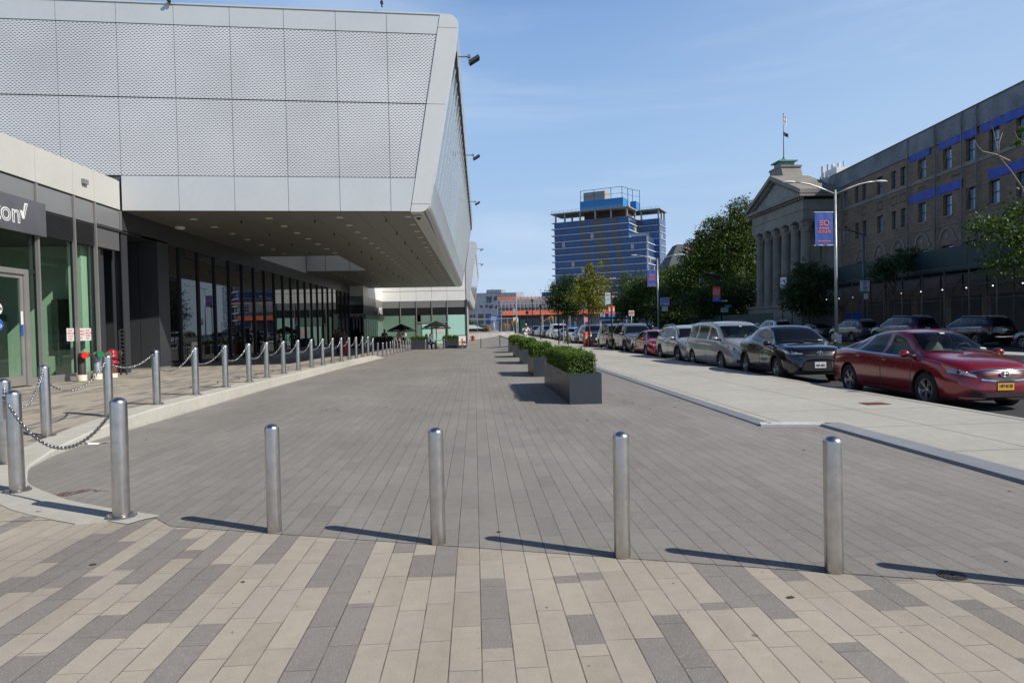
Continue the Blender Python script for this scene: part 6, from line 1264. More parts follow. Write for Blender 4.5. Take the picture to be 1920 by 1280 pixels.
tree('tall_tree', (40.5, 102, 0), [(0, 0, 13.5, 5.0, 5, 5.4), (-4.2, 0, 12.2, 3.4, 3.4, 3.4), (-6.4, 0, 11.0, 2.2, 2.4, 2.2), (-5.4, 0, 7.6, 3.6, 3.4, 3.4), (2.4, 0, 16.2, 3.6, 3.6, 3.6), (4.2, 0, 11, 3.8, 3.6, 5.0), (2.0, 0, 19.4, 2.4, 2.4, 1.8), (0, 0, 7.5, 4.6, 4, 3.6), (-2.4, 0, 16.4, 2.6, 2.2, 2.0), (-7.6, 0, 8.0, 2.4, 2.4, 2.6), (-4.6, 0, 14.4, 2.2, 2.2, 1.8)], .5, 46000, .36, M['leaf_mid'], M['bark'], 'tallest leafy tree, rising beside the courthouse columns', G3, seed=8)
tree('tall_tree', (44.5, 118, 0), [(0, 0, 11, 5.5, 5, 6), (3, 0, 15, 4, 4, 4)], .5, 9000, .42, M['leaf_dark'], M['bark'], 'large dark tree standing behind the tallest tree', G3, seed=18)
tree('street_tree', (31.4, 60.5, 0), [(0, 0, 4.6, 2.4, 2.2, 2.4), (-1.3, 0, 3.6, 1.6, 1.6, 1.6), (1.6, 0, 5.6, 1.6, 1.4, 1.0), (.6, 0, 2.9, 2, 2, 1.2), (-.4, 0, 6.3, 1.5, 1.4, 1)], .14, 12000, .2, M['leaf_dark'], M['bark'], 'dark shaded tree between the columns and the large lamp pole', G3, seed=10)
tree('street_tree', (31.3, 47.6, 0), [(0, 0, 5.5, 1.3, 1.3, 1.0), (-1.2, 0, 5.0, 1.1, 1, .8), (1.2, 0, 6.2, 1.0, 1, .7)], .09, 4000, .17, M['leaf_dark'], M['bark'], 'small dark tree in front of the scaffold parapet', G3, seed=11)
b0 = Vector((24.6, 27.6, .05))
def rel(px, py): return tuple(PY(px, py, 27.6) - b0)
tree('street_tree', b0, [(-1.6, 0, 5.2, 1.5, 1.3, 1.0), (-2.6, 0, 5.5, .9, .9, .5), (-.6, 0, 4.3, 1.7, 1.4, .9), (.2, 0, 6.0, 1.6, 1.4, 1.0), (-1.6, 0, 3.6, 1.0, 1, .45), (-.45, 0, 9.7, .35, .3, .3), (-.9, 0, 9.0, .15, .15, .12), (-.3, 0, 7.0, .5, .5, .9), (1.4, 0, 5, 1.6, 1.6, 2)], .16, 7500, .17, M['leaf_mid'], M['barklight'], 'sunlit tree reaching in from the right edge with bare pale branches above', G3,
     limbs=[[(0, 0, 0), (.0, 0, 2.5), (-.15, 0, 4.2), (-.2, 0, 6), (-.3, 0, 8), (-.4, 0, 9.5)], [(-.1, 0, 4.4), rel(1917, 352), rel(1895, 320), rel(1872, 292), rel(1866, 262), rel(1861, 238)], [rel(1893, 302), rel(1868, 290), rel(1842, 284), rel(1834, 275), rel(1826, 262)], [rel(1872, 292), rel(1873, 268), rel(1880, 248)], [(-.1, 0, 3.0), (-1, 0, 4.4), (-2.4, 0, 5.4)], [(-.3, 0, 8), (-.1, 0, 8.8), rel(1908, 260), rel(1902, 246)]], seed=12, clump=12, spread=.4)
# ================================================================== far end: second outlet volume and cafe
D = empty('outlet_building', (-6, 80, -.3), 'farther outlet building with teal shop windows and its own slanted white wing', 'building')
gl = -.36; FY = 80.0
t = MB()
for k, (a, b) in enumerate(zip([-11.0, -8.8, -6.9, -5.05, -3.2, -1.0], [-8.8, -6.9, -5.05, -3.2, -1.0, -.9])):
    if b - a > .3: t.box(a + .012, b - .012, FY - .02, FY + .05, 4.86, 6.0); t.box(a + .012, b - .012, FY - .02, FY + .05, 6.05, 9.2)
t.box(-12.4, -11.03, 66.4, 66.45, 4.9, 7.6); t.box(-11.0, -10.95, 66.45, FY - .02, 4.9, 7.6); t.build('fascia', mat('cafe_fascia', (.84, .84, .81), .45, .1, .4, .04), D)
t = MB(); t.box(-11, -.9, FY + .05, FY + .3, gl, 9.2); t.box(-13, -11.0, 66.46, FY, gl, 7.6); t.build('wall', M['gap'], D)
t = MB()
for a, b in zip([-10.95, -8.8, -6.9, -5.05, -3.2], [-8.8, -6.9, -5.05, -3.2, -1.05]): t.box(a + .03, b - .03, FY - .0, FY + .04, 4.05, 4.84); t.box(a + .03, b - .03, FY + .02, FY + .04, 3.15, 4.05, 1)
t.box(-12.3, -11.0, 66.40, 66.45, 4.05, 4.88); t.box(-12.3, -11.0, 66.42, 66.45, 3.15, 4.05, 1); t.box(-10.99, -10.96, 66.5, FY, 4.05, 4.88, 2); t.box(-10.99, -10.965, 66.5, FY, 3.15, 4.05, 1); t.build('panel_band', [M['midgrey'], M['black'], M['bronze']], D)
for a, b, m in ((-10.9, -8.86, 'teal2'), (-8.74, -6.96, 'teal2'), (-6.84, -6.4, 'teal2'), (-3.14, -1.06, 'teal')): t = MB(); t.box(a, b, FY - .01, FY + .03, gl + .2, 3.13); t.build('shop_window', M[m], D)
t = MB(); t.box(-6.84, -5.1, FY - .01, FY + .03, 2.35, 3.13); t.box(-5.0, -3.26, FY - .01, FY + .03, 2.35, 3.13); t.build('shop_window', M['teal2'], D)
for a, b in ((-6.25, -5.15), (-4.95, -3.5)): t = MB(); t.box(a, b, FY - .02, FY + .02, gl + .05, 2.2); t.build('door', M['teal'], D)
t = MB(); t.box(-6.9, -3.2, FY - .12, FY, 2.22, 2.34); t.box(-6.35, -6.27, FY - .05, FY, gl, 2.22); t.box(-5.12, -4.98, FY - .05, FY, gl, 2.22); t.build('door_frame', M['bronze'], D)
t = MB(); t.box(-4.75, -3.65, FY - .03, FY - .022, .95, 1.75); t.build('door_poster', mat('pale_pink_poster', (.68, .56, .55), .6), D)
for x in (-10.95, -8.8, -6.9, -5.05, -3.2): t = MB(); t.box(x - .05, x + .05, FY - .08, FY, gl, 4.86); t.box(x - .16, x - .05, FY - .04, FY, gl, 3.15, 1); t.build('window_mullion', [M['mull'], M['mulld']], D)
t = MB(); t.box(-1.06, -.86, FY - .06, FY + .3, gl, 4.9); t.build('corner_post', M['charcoal'], D)
t = MB(); t.box(-.98, -.84, FY + .3, 101, gl, 4.2); t.build('side_wall', mat('board_concrete', (.33, .33, .31), .85, var=.12, sc=.8), D)
t = MB(); t.box(-1.0, -.82, FY + .3, 101, 4.2, 5.0); t.build('side_band', M['black'], D)
# burger counter corner: glazed dark bays under a sign board
for k in range(9): y = 66.6 + k * 1.5; t = MB(); t.box(-11.0, -10.94, y - .03, y + .03, gl, 4.88); t.build('window_mullion', M['mull'], D)
t = MB(); t.box(-10.985, -10.97, 66.6, FY, gl, 2.75); t.build('shop_window', M['teal2'], D)
t = MB(); t.box(-12.3, -11, 66.42, 66.45, gl, 2.8); t.build('shop_window', M['dglass'], D)
t = MB(); t.box(-12.35, -10.75, 66.1, 66.42, 2.75, 3.15); t.box(-10.95, -10.72, 66.42, FY - .2, 2.7, 3.1); t.build('sign_canopy', M['mulld'], D)
text('CONCRETES', .46, M['signwhite'], (-11.62, 66.08, 2.98), (1, 0, 0), (0, 0, 1), D, .01, 'shop_lettering', sx=.62); text('JUICE', .95, M['signwhite'], (-10.7, 76.2, 3.65), (0, 1, 0), (0, 0, 1), D, .02, 'shop_lettering', sx=1.5, bold=.01)
# slanted wing
ang = rad(-.76); Y1, Y2 = 88.0, 136.0
def wing(x, y, z): return (x + (y - Y1) * .0135, y, z)
wp = [(-1.65, 5.05), (-.85, 5.03), (-.65, 5.12), (-.55, 5.35), (.55, 12.2), (.55, 12.6), (.4, 12.85), (.1, 12.95), (-.4, 12.95)]
t = MB(); t.prism([wing(x, Y1, z) for x, z in wp], (0, .9, 0)); t.build('corner_frame', M['alu'], D)
wo = wp[1:7]
t = MB(); t.grid([[wing(x, y, z) for x, z in wp[:4] + [(-.35, 6.6)]] for y in (Y1 + .9, Y2)]); t.grid([[wing(x, y, z) for x, z in ((.40, 11.3), (.55, 12.2), (.55, 12.6), (.4, 12.85), (-.4, 12.95))] for y in (Y1 + .9, Y2)]); t.build('wing_band', M['fascia'], D, True)
t = MB(); t.grid([[wing(x, y, z) for x, z in ((-.38, 6.6), (.36, 11.3))] for y in (Y1 + .9, Y2)]); t.build('wing_window', mat('wing_glass', (.42, .41, .38), .12, .2, .8, var=0), D)
t = MB(); t.prism([wing(x, Y2, z) for x, z in wp], (0, -.2, 0)); t.build('end_wall', M['alu'], D)
t = MB(); t.quad(wing(-1.65, Y1, 5.05), wing(-1.65, Y2, 5.05), wing(-.85, Y2, 5.03), wing(-.85, Y1, 5.03)); t.box(-14, -.9, Y1 + .2, Y2, 5.04, 5.2); t.box(-14, -.5, Y1 + .4, Y2, 12.9, 12.95); t.build('wing_soffit', M['fascia'], D)
t = MB(); t.box(-14, -1.6, Y1 + .05, Y1 + .3, 5.05, 12.95); t.build('wing_front', M['mesh'], D)
flood(91, 'nearer of two small floodlights on the far wing', .63, 12.3); flood(101, 'farther of two small floodlights on the far wing', .75, 11.2)
# cafe planters, umbrellas, tables, people
for x0, x1, y, lb, hb in ((-7.9, -5.35, 55.5, 'grey cafe planter left, behind the blonde woman', 'low green hedge in the cafe planter left of the backpacker'), (-3.95 - 1.35, -3.9, 55.2, 'grey cafe planter between the white-shirted woman and the seated pair', 'low green hedge in the middle cafe planter'), (-2.75, -1.45, 57.6, 'grey cafe planter beside the sandwich board', 'low green hedge in the cafe planter beside the sandwich board')):
    if lb.startswith('grey cafe planter left'): x0, x1, y = -9.6, -7.6, 62
    z = gz(x0, y); planter(((x0 + x1) / 2, y + .3, z), x1 - x0, .6, .82, lb, 'planters round the cafe terrace')
    hm = hedge_mesh(x1 - x0 - .08, .5, .28, 1500, .11, 3); o = bpy.data.objects.new('low_hedge', hm.mesh('low_hedge', [M['leaf_hedge'], M['hedge_core']])); COL.objects.link(o); o.location = ((x0 + x1) / 2, y + .3, z + .74); tag(o, hb, 'hedge', 'hedges in the cafe planters')
def umbrella(x, y, r, h, label):
    z = gz(x, y); e = empty('cafe_umbrella', (x, y, z), label, 'umbrella', 'black cafe umbrellas'); t = MB(); n = 8; c = (x, y, z + h)
    for k in range(n):
        a, b = 2 * pi * k / n, 2 * pi * (k + 1) / n; t.add([c, (x + r * cos(a), y + r * sin(a), z + h - .62), (x + r * .97 * cos((a + b) / 2), y + r * .97 * sin((a + b) / 2), z + h - .55), (x + r * cos(b), y + r * sin(b), z + h - .62)], [(0, 1, 2), (0, 2, 3)])
        t.add([(x + r * cos(a), y + r * sin(a), z + h - .62), (x + r * cos(b), y + r * sin(b), z + h - .62), (x + r * cos(b), y + r * sin(b), z + h - .74), (x + r * cos(a), y + r * sin(a), z + h - .74)], [(0, 1, 2, 3)])
    t.build('canopy', mat('umbrella_cloth', (.007, .010, .009), .8) if 'umbrella_cloth' not in bpy.data.materials else bpy.data.materials['umbrella_cloth'], e); t = MB(); t.tube([(x, y, z), (x, y, z + h)], .035, 8); t.build('pole', M['bark'], e, True); t = MB(); t.lathe([(.28, 0), (.28, .06), (.06, .1)], (x, y, z), 14); t.build('base', M['black'], e)
umbrella(-6.9, 63, 1.32, 2.28, 'black cafe umbrella above the blonde woman'); umbrella(-3.45, 60.2, 1.32, 2.45, 'black cafe umbrella above the seated pair, nearer the corner')
def table(x, y, label):
    z = gz(x, y); e = empty('cafe_table', (x, y, z), label, 'table', 'cafe tables'); t = MB(); t.box(x - .4, x + .4, y - .35, y + .35, z + .72, z + .75); t.build('top', M['bark'], e)
    for dx in (-.33, .33): t = MB(); t.box(x + dx - .025, x + dx + .025, y - .3, y + .3, z, z + .72); t.build('leg', M['black'], e)
def chair(x, y, s, label, m='black'):
    z = gz(x, y); e = empty('cafe_chair', (x, y, z), label, 'chair', 'cafe chairs'); t = MB(); t.box(x - .21, x + .21, y - .2, y + .2, z + .43, z + .46); t.build('seat', M[m], e); t = MB(); t.box(x - s * .21 - .015, x - s * .21 + .015, y - .2, y + .2, z + .5, z + .85); t.build('backrest', M[m], e)
    for dx in (-.18, .18):
        for dy in (-.17, .17): t = MB(); t.box(x + dx - .015, x + dx + .015, y + dy - .015, y + dy + .015, z, z + .43); t.build('leg', M[m], e)
table(-2.95, 55.6, 'dark cafe table in front of the seated woman'); table(-6.9, 61.3, 'cafe table hidden among the far bollards'); chair(-3.75, 55.9, 1, 'dark cafe chair under the woman in blue'); chair(-4.1, 56.1, 1, 'dark cafe chair under the woman in black'); chair(-6.5, 57.5, 1, 'pale metal cafe chair beside the blonde woman', 'galv'); chair(-6.95, 58.2, 1, 'second pale metal cafe chair by the far bollards', 'galv')
p = PY(867, 647, 57.0); z = gz(p.x, 57); e = empty('sandwich_board', (p.x, 57, z), 'black framed sandwich board with yellow and red food print', 'sign board')
t = MB(); t.hexa((p.x - .36, 56.75, z + .0), (p.x + .36, 56.75, z + .0), (p.x + .36, 57, z + 1.12), (p.x - .36, 57, z + 1.12), (0, .03, 0)); t.hexa((p.x - .36, 57.3, z), (p.x + .36, 57.3, z), (p.x + .36, 57.06, z + 1.1), (p.x - .36, 57.06, z + 1.1), (0, .03, 0)); t.build('frame', M['charcoal'], e)
fy_ = lambda zz: 56.75 + .25 * (zz / 1.12) - .012
def fr(x0, x1, z0, z1, m, nm): t = MB(); t.hexa((p.x + x0, fy_(z0), z + z0), (p.x + x1, fy_(z0), z + z0), (p.x + x1, fy_(z1), z + z1), (p.x + x0, fy_(z1), z + z1), (0, .006, 0)); return t.build(nm, m, e)
fr(-.3, .3, .28, 1.05, M['signwhite'], 'poster'); b2 = M['yellow']
for x0, x1, m in ((-.27, -.03, b2), (.02, .28, M['sred'])):
    t = MB(); t.hexa((p.x + x0, fy_(.4) - .008, z + .4), (p.x + x1, fy_(.4) - .008, z + .4), (p.x + x1, fy_(.62) - .008, z + .62), (p.x + x0, fy_(.62) - .008, z + .62), (0, .004, 0)); t.build('food_print', m, e)
p = PZ(887, 639, -.4); q = Vector(p); e = empty('fire_hydrant', q, 'small red fire hydrant before the low white wall', 'hydrant'); t = MB(); k = 1.25; t.lathe([(.16 * k, 0), (.13 * k, .08), (.12 * k, .5), (.17 * k, .52), (.16 * k, .62), (.08 * k, .78), (.001, .82)], q, 14); t.build('barrel', M['red'], e, True); t = MB(); t.tube([q + Vector((-.38, 0, .55)), q + Vector((.3, 0, .55))], .09, 10); t.tube([q + Vector((0, 0, .5)), q + Vector((.05, -.3, .5))], .1, 10); t.build('outlet', M['rust'], e, True); t = MB(); t.box(q.x - .32, q.x - .2, q.y - .1, q.y + .1, q.z, q.z + .5); t.box(q.x + .12, q.x + .22, q.y - .1, q.y + .1, q.z, q.z + .3); t.build('guard_leg', M['sred'], e)
# ------------------------------------------------------------------ people
def skin_mesh(name, V, Eg, R, mats, sub=1):
    me = bpy.data.meshes.new(name); me.from_pydata([Vector(v) for v in V], Eg, []); o = bpy.data.objects.new(name, me); COL.objects.link(o)
    m = o.modifiers.new('s', 'SKIN'); m.use_smooth_shade = True; m.branch_smoothing = .3
    for i, r in enumerate(R): me.skin_vertices[0].data[i].radius = (r, r) if not isinstance(r, tuple) else r
    me.skin_vertices[0].data[0].use_root = True
    u = o.modifiers.new('u', 'SUBSURF'); u.levels = sub; u.render_levels = sub
    dg = bpy.context.evaluated_depsgraph_get(); dg.update(); n = bpy.data.meshes.new_from_object(o.evaluated_get(dg)); bpy.data.objects.remove(o)
    n.materials.clear(); [n.materials.append(x) for x in mats]; n.polygons.foreach_set('use_smooth', [True] * len(n.polygons)); n.name = name; return n
SK = {k: mat(k, c, .6) for k, c in (('skin_light', (.50, .30, .22)), ('skin_brown', (.16, .085, .055)), ('cloth_black', (.012, .012, .015)), ('cloth_white', (.72, .72, .72)), ('cloth_pink', (.42, .11, .14)), ('cloth_blue', (.14, .26, .42)), ('cloth_denim', (.03, .05, .10)), ('cloth_tan', (.48, .34, .27)), ('hair_dark', (.015, .011, .009)), ('hair_blond', (.48, .32, .15)), ('cloth_grey', (.10, .10, .11)), ('skirt_red', (.38, .03, .05)))}
def person(loc, rz, label, skin, top, legs, hair, h=1.68, pose='stand', skirt=False, bag=None, cap=None, longhair=False, arms=((.0, .1), (.0, .1)), sleeve=True):
    e = empty('person', loc, label, 'person', 'people about the plaza', rz, h / 1.68)
    sit = pose == 'sit'; st = .16 if pose == 'walk' else .03; hz = .92 if not sit else .50
    sh = hz + .48
    V = [(0, 0, hz), (0, .01, hz + .22), (0, 0, sh - .02), (0, .01, sh + .09), (0, .04, sh + .20), (0, .045, sh + .27)]
    E = [(0, 1), (1, 2), (2, 3), (3, 4), (4, 5)]; R = [(.15, .11), (.125, .09), (.15, .09), .055, (.078, .092), (.07, .08)]
    def limb(pts, rs, root):
        b = len(V); V.extend(pts); R.extend(rs); E.append((root, b)); E.extend((b + i, b + i + 1) for i in range(len(pts) - 1)); return list(range(b, b + len(pts)))
    ARM, LEG = [], []
    for s, (fw, out) in zip((-1, 1), arms):
        S = Vector((s * .19, 0, sh - .03)); El = S + Vector((s * (.05 + out * .3), fw * .12, -.27)); Wr = El + Vector((s * out * -.2, .06 + fw * .24, -.22 + fw * .26)); Hd = Wr + (Wr - El).normalized() * .09
        ARM.append(limb([S, El, Wr, Hd, Hd + (Wr - El).normalized() * .07], [.058, .042, .030, .036, .018], 2))
    for s in (-1, 1):
        if sit: P = [(s * .09, .02, hz), (s * .11, .40, hz + .02), (s * .11, .42, .08), (s * .11, .52, .035)]
        else: P = [(s * .09, 0, hz - .05), (s * .10, st * s * .55 + .02, .48), (s * .10, st * s * 1.0 - .02, .08), (s * .11, st * s + .12, .03)]
        LEG.append(limb(P, [.088, .058, .042, .035], 0))
    me = skin_mesh('body', V, E, R, [SK[skin]]); b = bpy.data.objects.new('body', me); COL.objects.link(b); b.parent = e
    def cloth(nm, idx, edges, grow, m):
        mp = {k: i for i, k in enumerate(idx)}; rr = [tuple(x + grow for x in R[k]) if isinstance(R[k], tuple) else R[k] + grow for k in idx]
        me = skin_mesh(nm, [V[k] for k in idx], [(mp[a], mp[b]) for a, b in edges], rr, [SK[m]]); o = bpy.data.objects.new(nm, me); COL.objects.link(o); o.parent = e; return o
    i, j = ARM
    if sleeve: cloth('shirt', [0, 1, 2, i[0], i[1], j[0], j[1]], [(0, 1), (1, 2), (2, i[0]), (i[0], i[1]), (2, j[0]), (j[0], j[1])], .016, top)
    else: cloth('top', [0, 1, 2], [(0, 1), (1, 2)], .016, top)
    if skirt:
        t = MB(); t.lathe([(.15, hz + .08), (.17, hz - .05), (.21, .5), (.25, .14)], (0, 0, 0), 16); o = bpy.data.objects.new('skirt', t.mesh('skirt', SK[legs], True)); COL.objects.link(o); o.parent = e
    else:
        a, c = LEG; cloth('trousers', [0, a[0], a[1], a[2], c[0], c[1], c[2]], [(0, a[0]), (a[0], a[1]), (a[1], a[2]), (0, c[0]), (c[0], c[1]), (c[1], c[2])], .014, legs)
    t = MB()
    for q in (a_ for a_ in LEG): p = Vector(V[q[3]]); t.sphere((p.x, p.y - .03, .035), (.048, .13, .04), 10, 6)
    o = bpy.data.objects.new('shoes', t.mesh('shoes', SK['cloth_black'], True)); COL.objects.link(o); o.parent = e
    c = Vector((0, .045, sh + .215)); t = MB(); t.sphere((c.x, c.y - .02, c.z + .035), (.092, .105, .10), 14, 10)
    if longhair: t.sphere((0, -.02, sh + .09), (.10, .07, .20), 12, 8)
    o = bpy.data.objects.new('hair', t.mesh('hair', SK[hair], True)); COL.objects.link(o); o.parent = e
    t = MB(); t.sphere((0, c.y + .095, c.z - .015), (.016, .022, .026), 8, 6); [t.sphere((s * .088, c.y, c.z - .01), (.014, .022, .032), 8, 6) for s in (-1, 1)]; t.sphere((0, c.y + .02, c.z - .02), (.072, .084, .105), 14, 10); o = bpy.data.objects.new('face', t.mesh('face', SK[skin], True)); COL.objects.link(o); o.parent = e
    t = MB(); [t.sphere((s * .032, c.y + .098, c.z + .012), (.012, .006, .007), 8, 5) for s in (-1, 1)]; t.sphere((0, c.y + .094, c.z - .062), (.024, .008, .006), 8, 5); o = bpy.data.objects.new('eyes_and_mouth', t.mesh('eyes_and_mouth', SK['hair_dark'], True)); COL.objects.link(o); o.parent = e
    if bag: t = MB(); t.sphere((0, -.17, hz + .30), (.15, .10, .22), 12, 8); o = bpy.data.objects.new('backpack', t.mesh('backpack', SK[bag], True)); COL.objects.link(o); o.parent = e
    if cap: t = MB(); t.sphere((0, .03, c.z + .06), (.10, .112, .07), 12, 8); t.sphere((0, .13, c.z + .045), (.075, .08, .012), 10, 6); o = bpy.data.objects.new('cap', t.mesh('cap', SK[cap], True)); COL.objects.link(o); o.parent = e
    return e
def gp(x, y, add=0): return (x, y, gz(x, y) + zw(y) + add)
person((4.75, 61, .0), pi, 'walker in a white shirt and white cap behind the last hedges', 'skin_brown', 'cloth_white', 'cloth_white', 'hair_dark', 1.74, 'walk', cap='cloth_white', arms=((.3, .35), (.25, .3)))
person(gp(-8.15, 60.5), -.2, 'person in black with a backpack at the cafe', 'skin_brown', 'cloth_black', 'cloth_black', 'hair_dark', 1.72, 'walk', bag='cloth_grey')
person(gp(-7.0, 61.6), 1.2, 'blonde woman in a tan top and long pink skirt', 'skin_light', 'cloth_tan', 'cloth_pink', 'hair_blond', 1.66, skirt=True, longhair=True, sleeve=False, arms=((.7, .1), (.4, .1)))
person(gp(-6.55, 61.9), 2.6, 'woman in a white shirt and dark trousers beside the blonde woman', 'skin_light', 'cloth_white', 'cloth_black', 'hair_dark', 1.66, arms=((.9, .3), (.5, .5)))
person(gp(-3.72, 55.9), -pi / 2 + .2, 'seated woman in a light blue top at the cafe table', 'skin_light', 'cloth_blue', 'cloth_denim', 'hair_dark', 1.66, 'sit', longhair=True, arms=((1.1, .0), (1.1, .0)))
person(gp(-4.08, 56.1), -pi / 2, 'seated person in black behind the woman in blue', 'skin_brown', 'cloth_black', 'cloth_black', 'hair_dark', 1.66, 'sit', longhair=True, arms=((.8, .0), (.8, .0)))
person(gp(-9.6, 46.5), pi, 'person in dark clothes nearest the dark shop glass', 'skin_brown', 'cloth_black', 'cloth_black', 'hair_dark', 1.7, 'walk')
person(gp(-9.2, 45.6), pi, 'tall person in grey walking by the dark shop glass', 'skin_brown', 'cloth_grey', 'cloth_black', 'hair_dark', 1.84, 'walk')
person(gp(-8.75, 45.0), pi, 'woman in a dark top and red skirt by the dark shop glass', 'skin_brown', 'cloth_grey', 'skirt_red', 'hair_dark', 1.68, 'walk', skirt=True, longhair=True)
# ================================================================== far background
T0 = Vector((40.6, 327, 0)); TA = math.atan2(-19, 32.7)
TW = empty('office_tower', T0, 'unfinished blue glass tower with bare top floor and rooftop frame', 'building', rz=TA); TM = WM[TW.name]
def tl(t): t.v = [tuple(TM @ Vector(p)) for p in t.v]; return t
def _tower():
    s = NT('tower_glass'); p = s.obj(); X, Y, Z = s.sep(p)[:3]; u = s.m('DIVIDE', s.m('ADD', X, Y), 1.55); fl = s.m('FLOOR', s.m('DIVIDE', Z, 3.24)); c = s.m('FLOOR', s.m('ADD', u, s.m('MULTIPLY', fl, .37)))
    r = s.white(s.comb(s.m('FLOOR', s.m('DIVIDE', c, 2)), 3.3)); r2 = s.white(s.comb(c, fl)); w = s.white(s.comb(s.m('ADD', c, 37), fl))
    col = s.mix(s.m('GREATER_THAN', r, .54), s.mix(r2, (.016, .062, .20), (.026, .095, .29)), (.085, .082, .078)); col = s.mix(s.m('GREATER_THAN', w, .975), col, (.42, .45, .45))
    fx = s.m('FRACT', u); col = s.mix(s.m('LESS_THAN', fx, .05), col, (.02, .03, .05)); return s.fin(col, .12, 0, .5)
M['tower'] = _tower(); M['slab'] = mat('tower_slab', (.52, .57, .63), .7); M['slabtop'] = mat('bare_concrete', (.35, .32, .28), .9)
zt = [52.0 - 3.24 * k for k in range(17)]
for k, z in enumerate(zt[:-1]):
    zb = zt[k + 1]; xr = 37.8 if k < 3 else 46.3
    t = MB(); t.box(0, xr, 0, 13.7, zb + .75, z - .02); tl(t).build('glass_band', M['tower'], TW)
    t = MB(); t.box(.2, xr - .2, .2, 13.7, zb + .35, zb + .75); t.box(37.8, 48.7, 14.0, 26, zb + .35, zb + .75); tl(t).build('shadow_gap', M['black'], TW)
    t = MB(); t.box(-1.4, xr + .5, -.6, 13.75, zb, zb + .42); t.box(30, 49.3, 13.75, 26.4, zb, zb + .35); tl(t).build('floor_slab', M['slab'], TW)
    t = MB(); t.box(30, 48.9, 13.8, 26, zb + .75, z - .02); tl(t).build('glass_band', M['tower'], TW)
t = MB(); t.box(-1.6, 38.4, -.6, 14, 56.2, 56.7); t.box(30, 49.6, 13.2, 26.6, 56.2, 56.7); t.box(-1.5, 38.3, -.4, 13.7, 51.98, 52.1); t.box(36, 37.4, .3, 13.5, 42.6, 52); tl(t).build('roof_slab', M['slabtop'], TW)
for x, y in [(.6, .6), (5.5, .6), (13.5, .6), (21.3, .6), (29.2, .6), (36.9, .6), (37.4, 12), (31, 6), (14, 8), (6, 9)] + [(40, 14.4), (48.4, 14.4), (48.4, 20), (48.4, 25.5)]:
    t = MB(); t.box(x - .35, x + .35, y - .35, y + .35, 52.1, 56.2); tl(t).build('column', M['slabtop'], TW)
t = MB(); t.box(14, 36, 5, 12, 52.1, 56.2); tl(t).build('core_wall', mat('dark_red_core', (.085, .05, .042), .9, var=.3), TW)
t = MB(); t.box(12.8, 34.6, 2.5, 11, 56.7, 61.7); t.box(35.2, 38.2, 12, 18, 56.7, 61); tl(t).build('blue_bulkhead', mat('blue_sheathing', (.045, .23, .52), .7, var=.1), TW)
t = MB(); t.box(13.6, 24.5, 5.5, 12.5, 61.7, 66.4); tl(t).build('concrete_bulkhead', M['slabtop'], TW)
t = MB(); fr_ = [(13, 3), (20, 3), (28.5, 3), (34, 3), (35, 9), (36, 13.5), (38.4, 17.5)]
for x, y in fr_: t.bar((x, y, 56.7), (x, y, 67), .22)
for a, b in zip(fr_, fr_[1:]): t.bar((*a, 66.9), (*b, 66.9), .2); t.bar((*a, 63.9), (*b, 63.9), .12)
tl(t).build('roof_frame', M['charcoal'], TW)
t = MB()
for a, b, y in ((-1.4, 38, -.4), (38.5, 49.4, 13.4)):
    for z in (57.2, 57.8): t.bar((a, y, z), (b, y, z), .07)
    x = a
    while x <= b: t.bar((x, y, 56.7), (x, y, 57.9), .09); x += 2.2
tl(t).build('guard_rail', M['galv'], TW)
t = MB(); t.box(38.2, 45.9, 0.1, .15, 42.4, 43.4); tl(t).build('terrace_rail', M['slab'], TW)
# slate mansard house left of the big tree
p = PY(1300, 520, 150); e = empty('mansard_house', (p.x, 150, 0), 'brick house with a steep slate mansard roof behind the second lamp', 'building'); x = p.x
t = MB(); t.box(x - 6, x + 8, 150, 160, 0, 13.5); t.build('wall', brickmat('red_brick', (.15, .065, .045), (.11, .05, .037), (.15, .125, .10)), e); t = MB(); t.box(x - 6.3, x + 8.3, 149.6, 160.3, 13.5, 14.1); t.build('cornice', M['lime'], e)
sl = mat('slate_roof', (.07, .082, .09), .7, var=.3, sc=3); t = MB(); b = [(x - 6, 150), (x + 8, 150), (x + 8, 160), (x - 6, 160)]; q = [(x - 2.6, 153.5), (x + 5, 153.5), (x + 5, 157), (x - 2.6, 157)]; t.add([(*u, 14.1) for u in b] + [(*u, 20) for u in q], [(0, 1, 5, 4), (1, 2, 6, 5), (2, 3, 7, 6), (3, 0, 4, 7), (4, 5, 6, 7)]); t.build('roof', sl, e)
t = MB(); t.box(x - .5, x + 1.2, 149.8, 152, 14.1, 16.4); t.prism([(x - .8, 149.7, 16.4), (x + 1.5, 149.7, 16.4), (x + .35, 149.7, 17.6)], (0, 2.5, 0)); t.build('dormer', M['lime'], e)
for dx in (-3.5, 0, 3.5): t = MB(); t.box(x + dx - .6, x + dx + .6, 149.93, 150.05, 9, 11.5); t.build('window', M['dglass'], e)
for x_, y_, z_, mm, lb in ((PY(1283, 470, 120).x, 120, 14.2, [M['bluesign'], M['sred'], M['signwhite']], 'grey flagpole with a red, white and blue flag beside the slate roof'),):
    p = Vector((x_, y_, 0)); f = empty('flagpole', p, lb, 'flagpole'); t = MB(); t.tube([p, p + Vector((0, 0, 16.3))], [.09, .05], 8); t.build('pole', M['galv'], f, True); flag(f, p + Vector((0, 0, 16.2)), 2.4, 1.7, [M['navy'], M['sred'], M['signwhite']])
p = Vector((PY(1293, 510, 105).x, 105, 0)); f = empty('flagpole', p, 'short pole with a blue, white and orange flag below the big tree', 'flagpole'); t = MB(); t.tube([p, p + Vector((0, 0, 10.2))], .05, 8); t.build('pole', M['galv'], f, True)
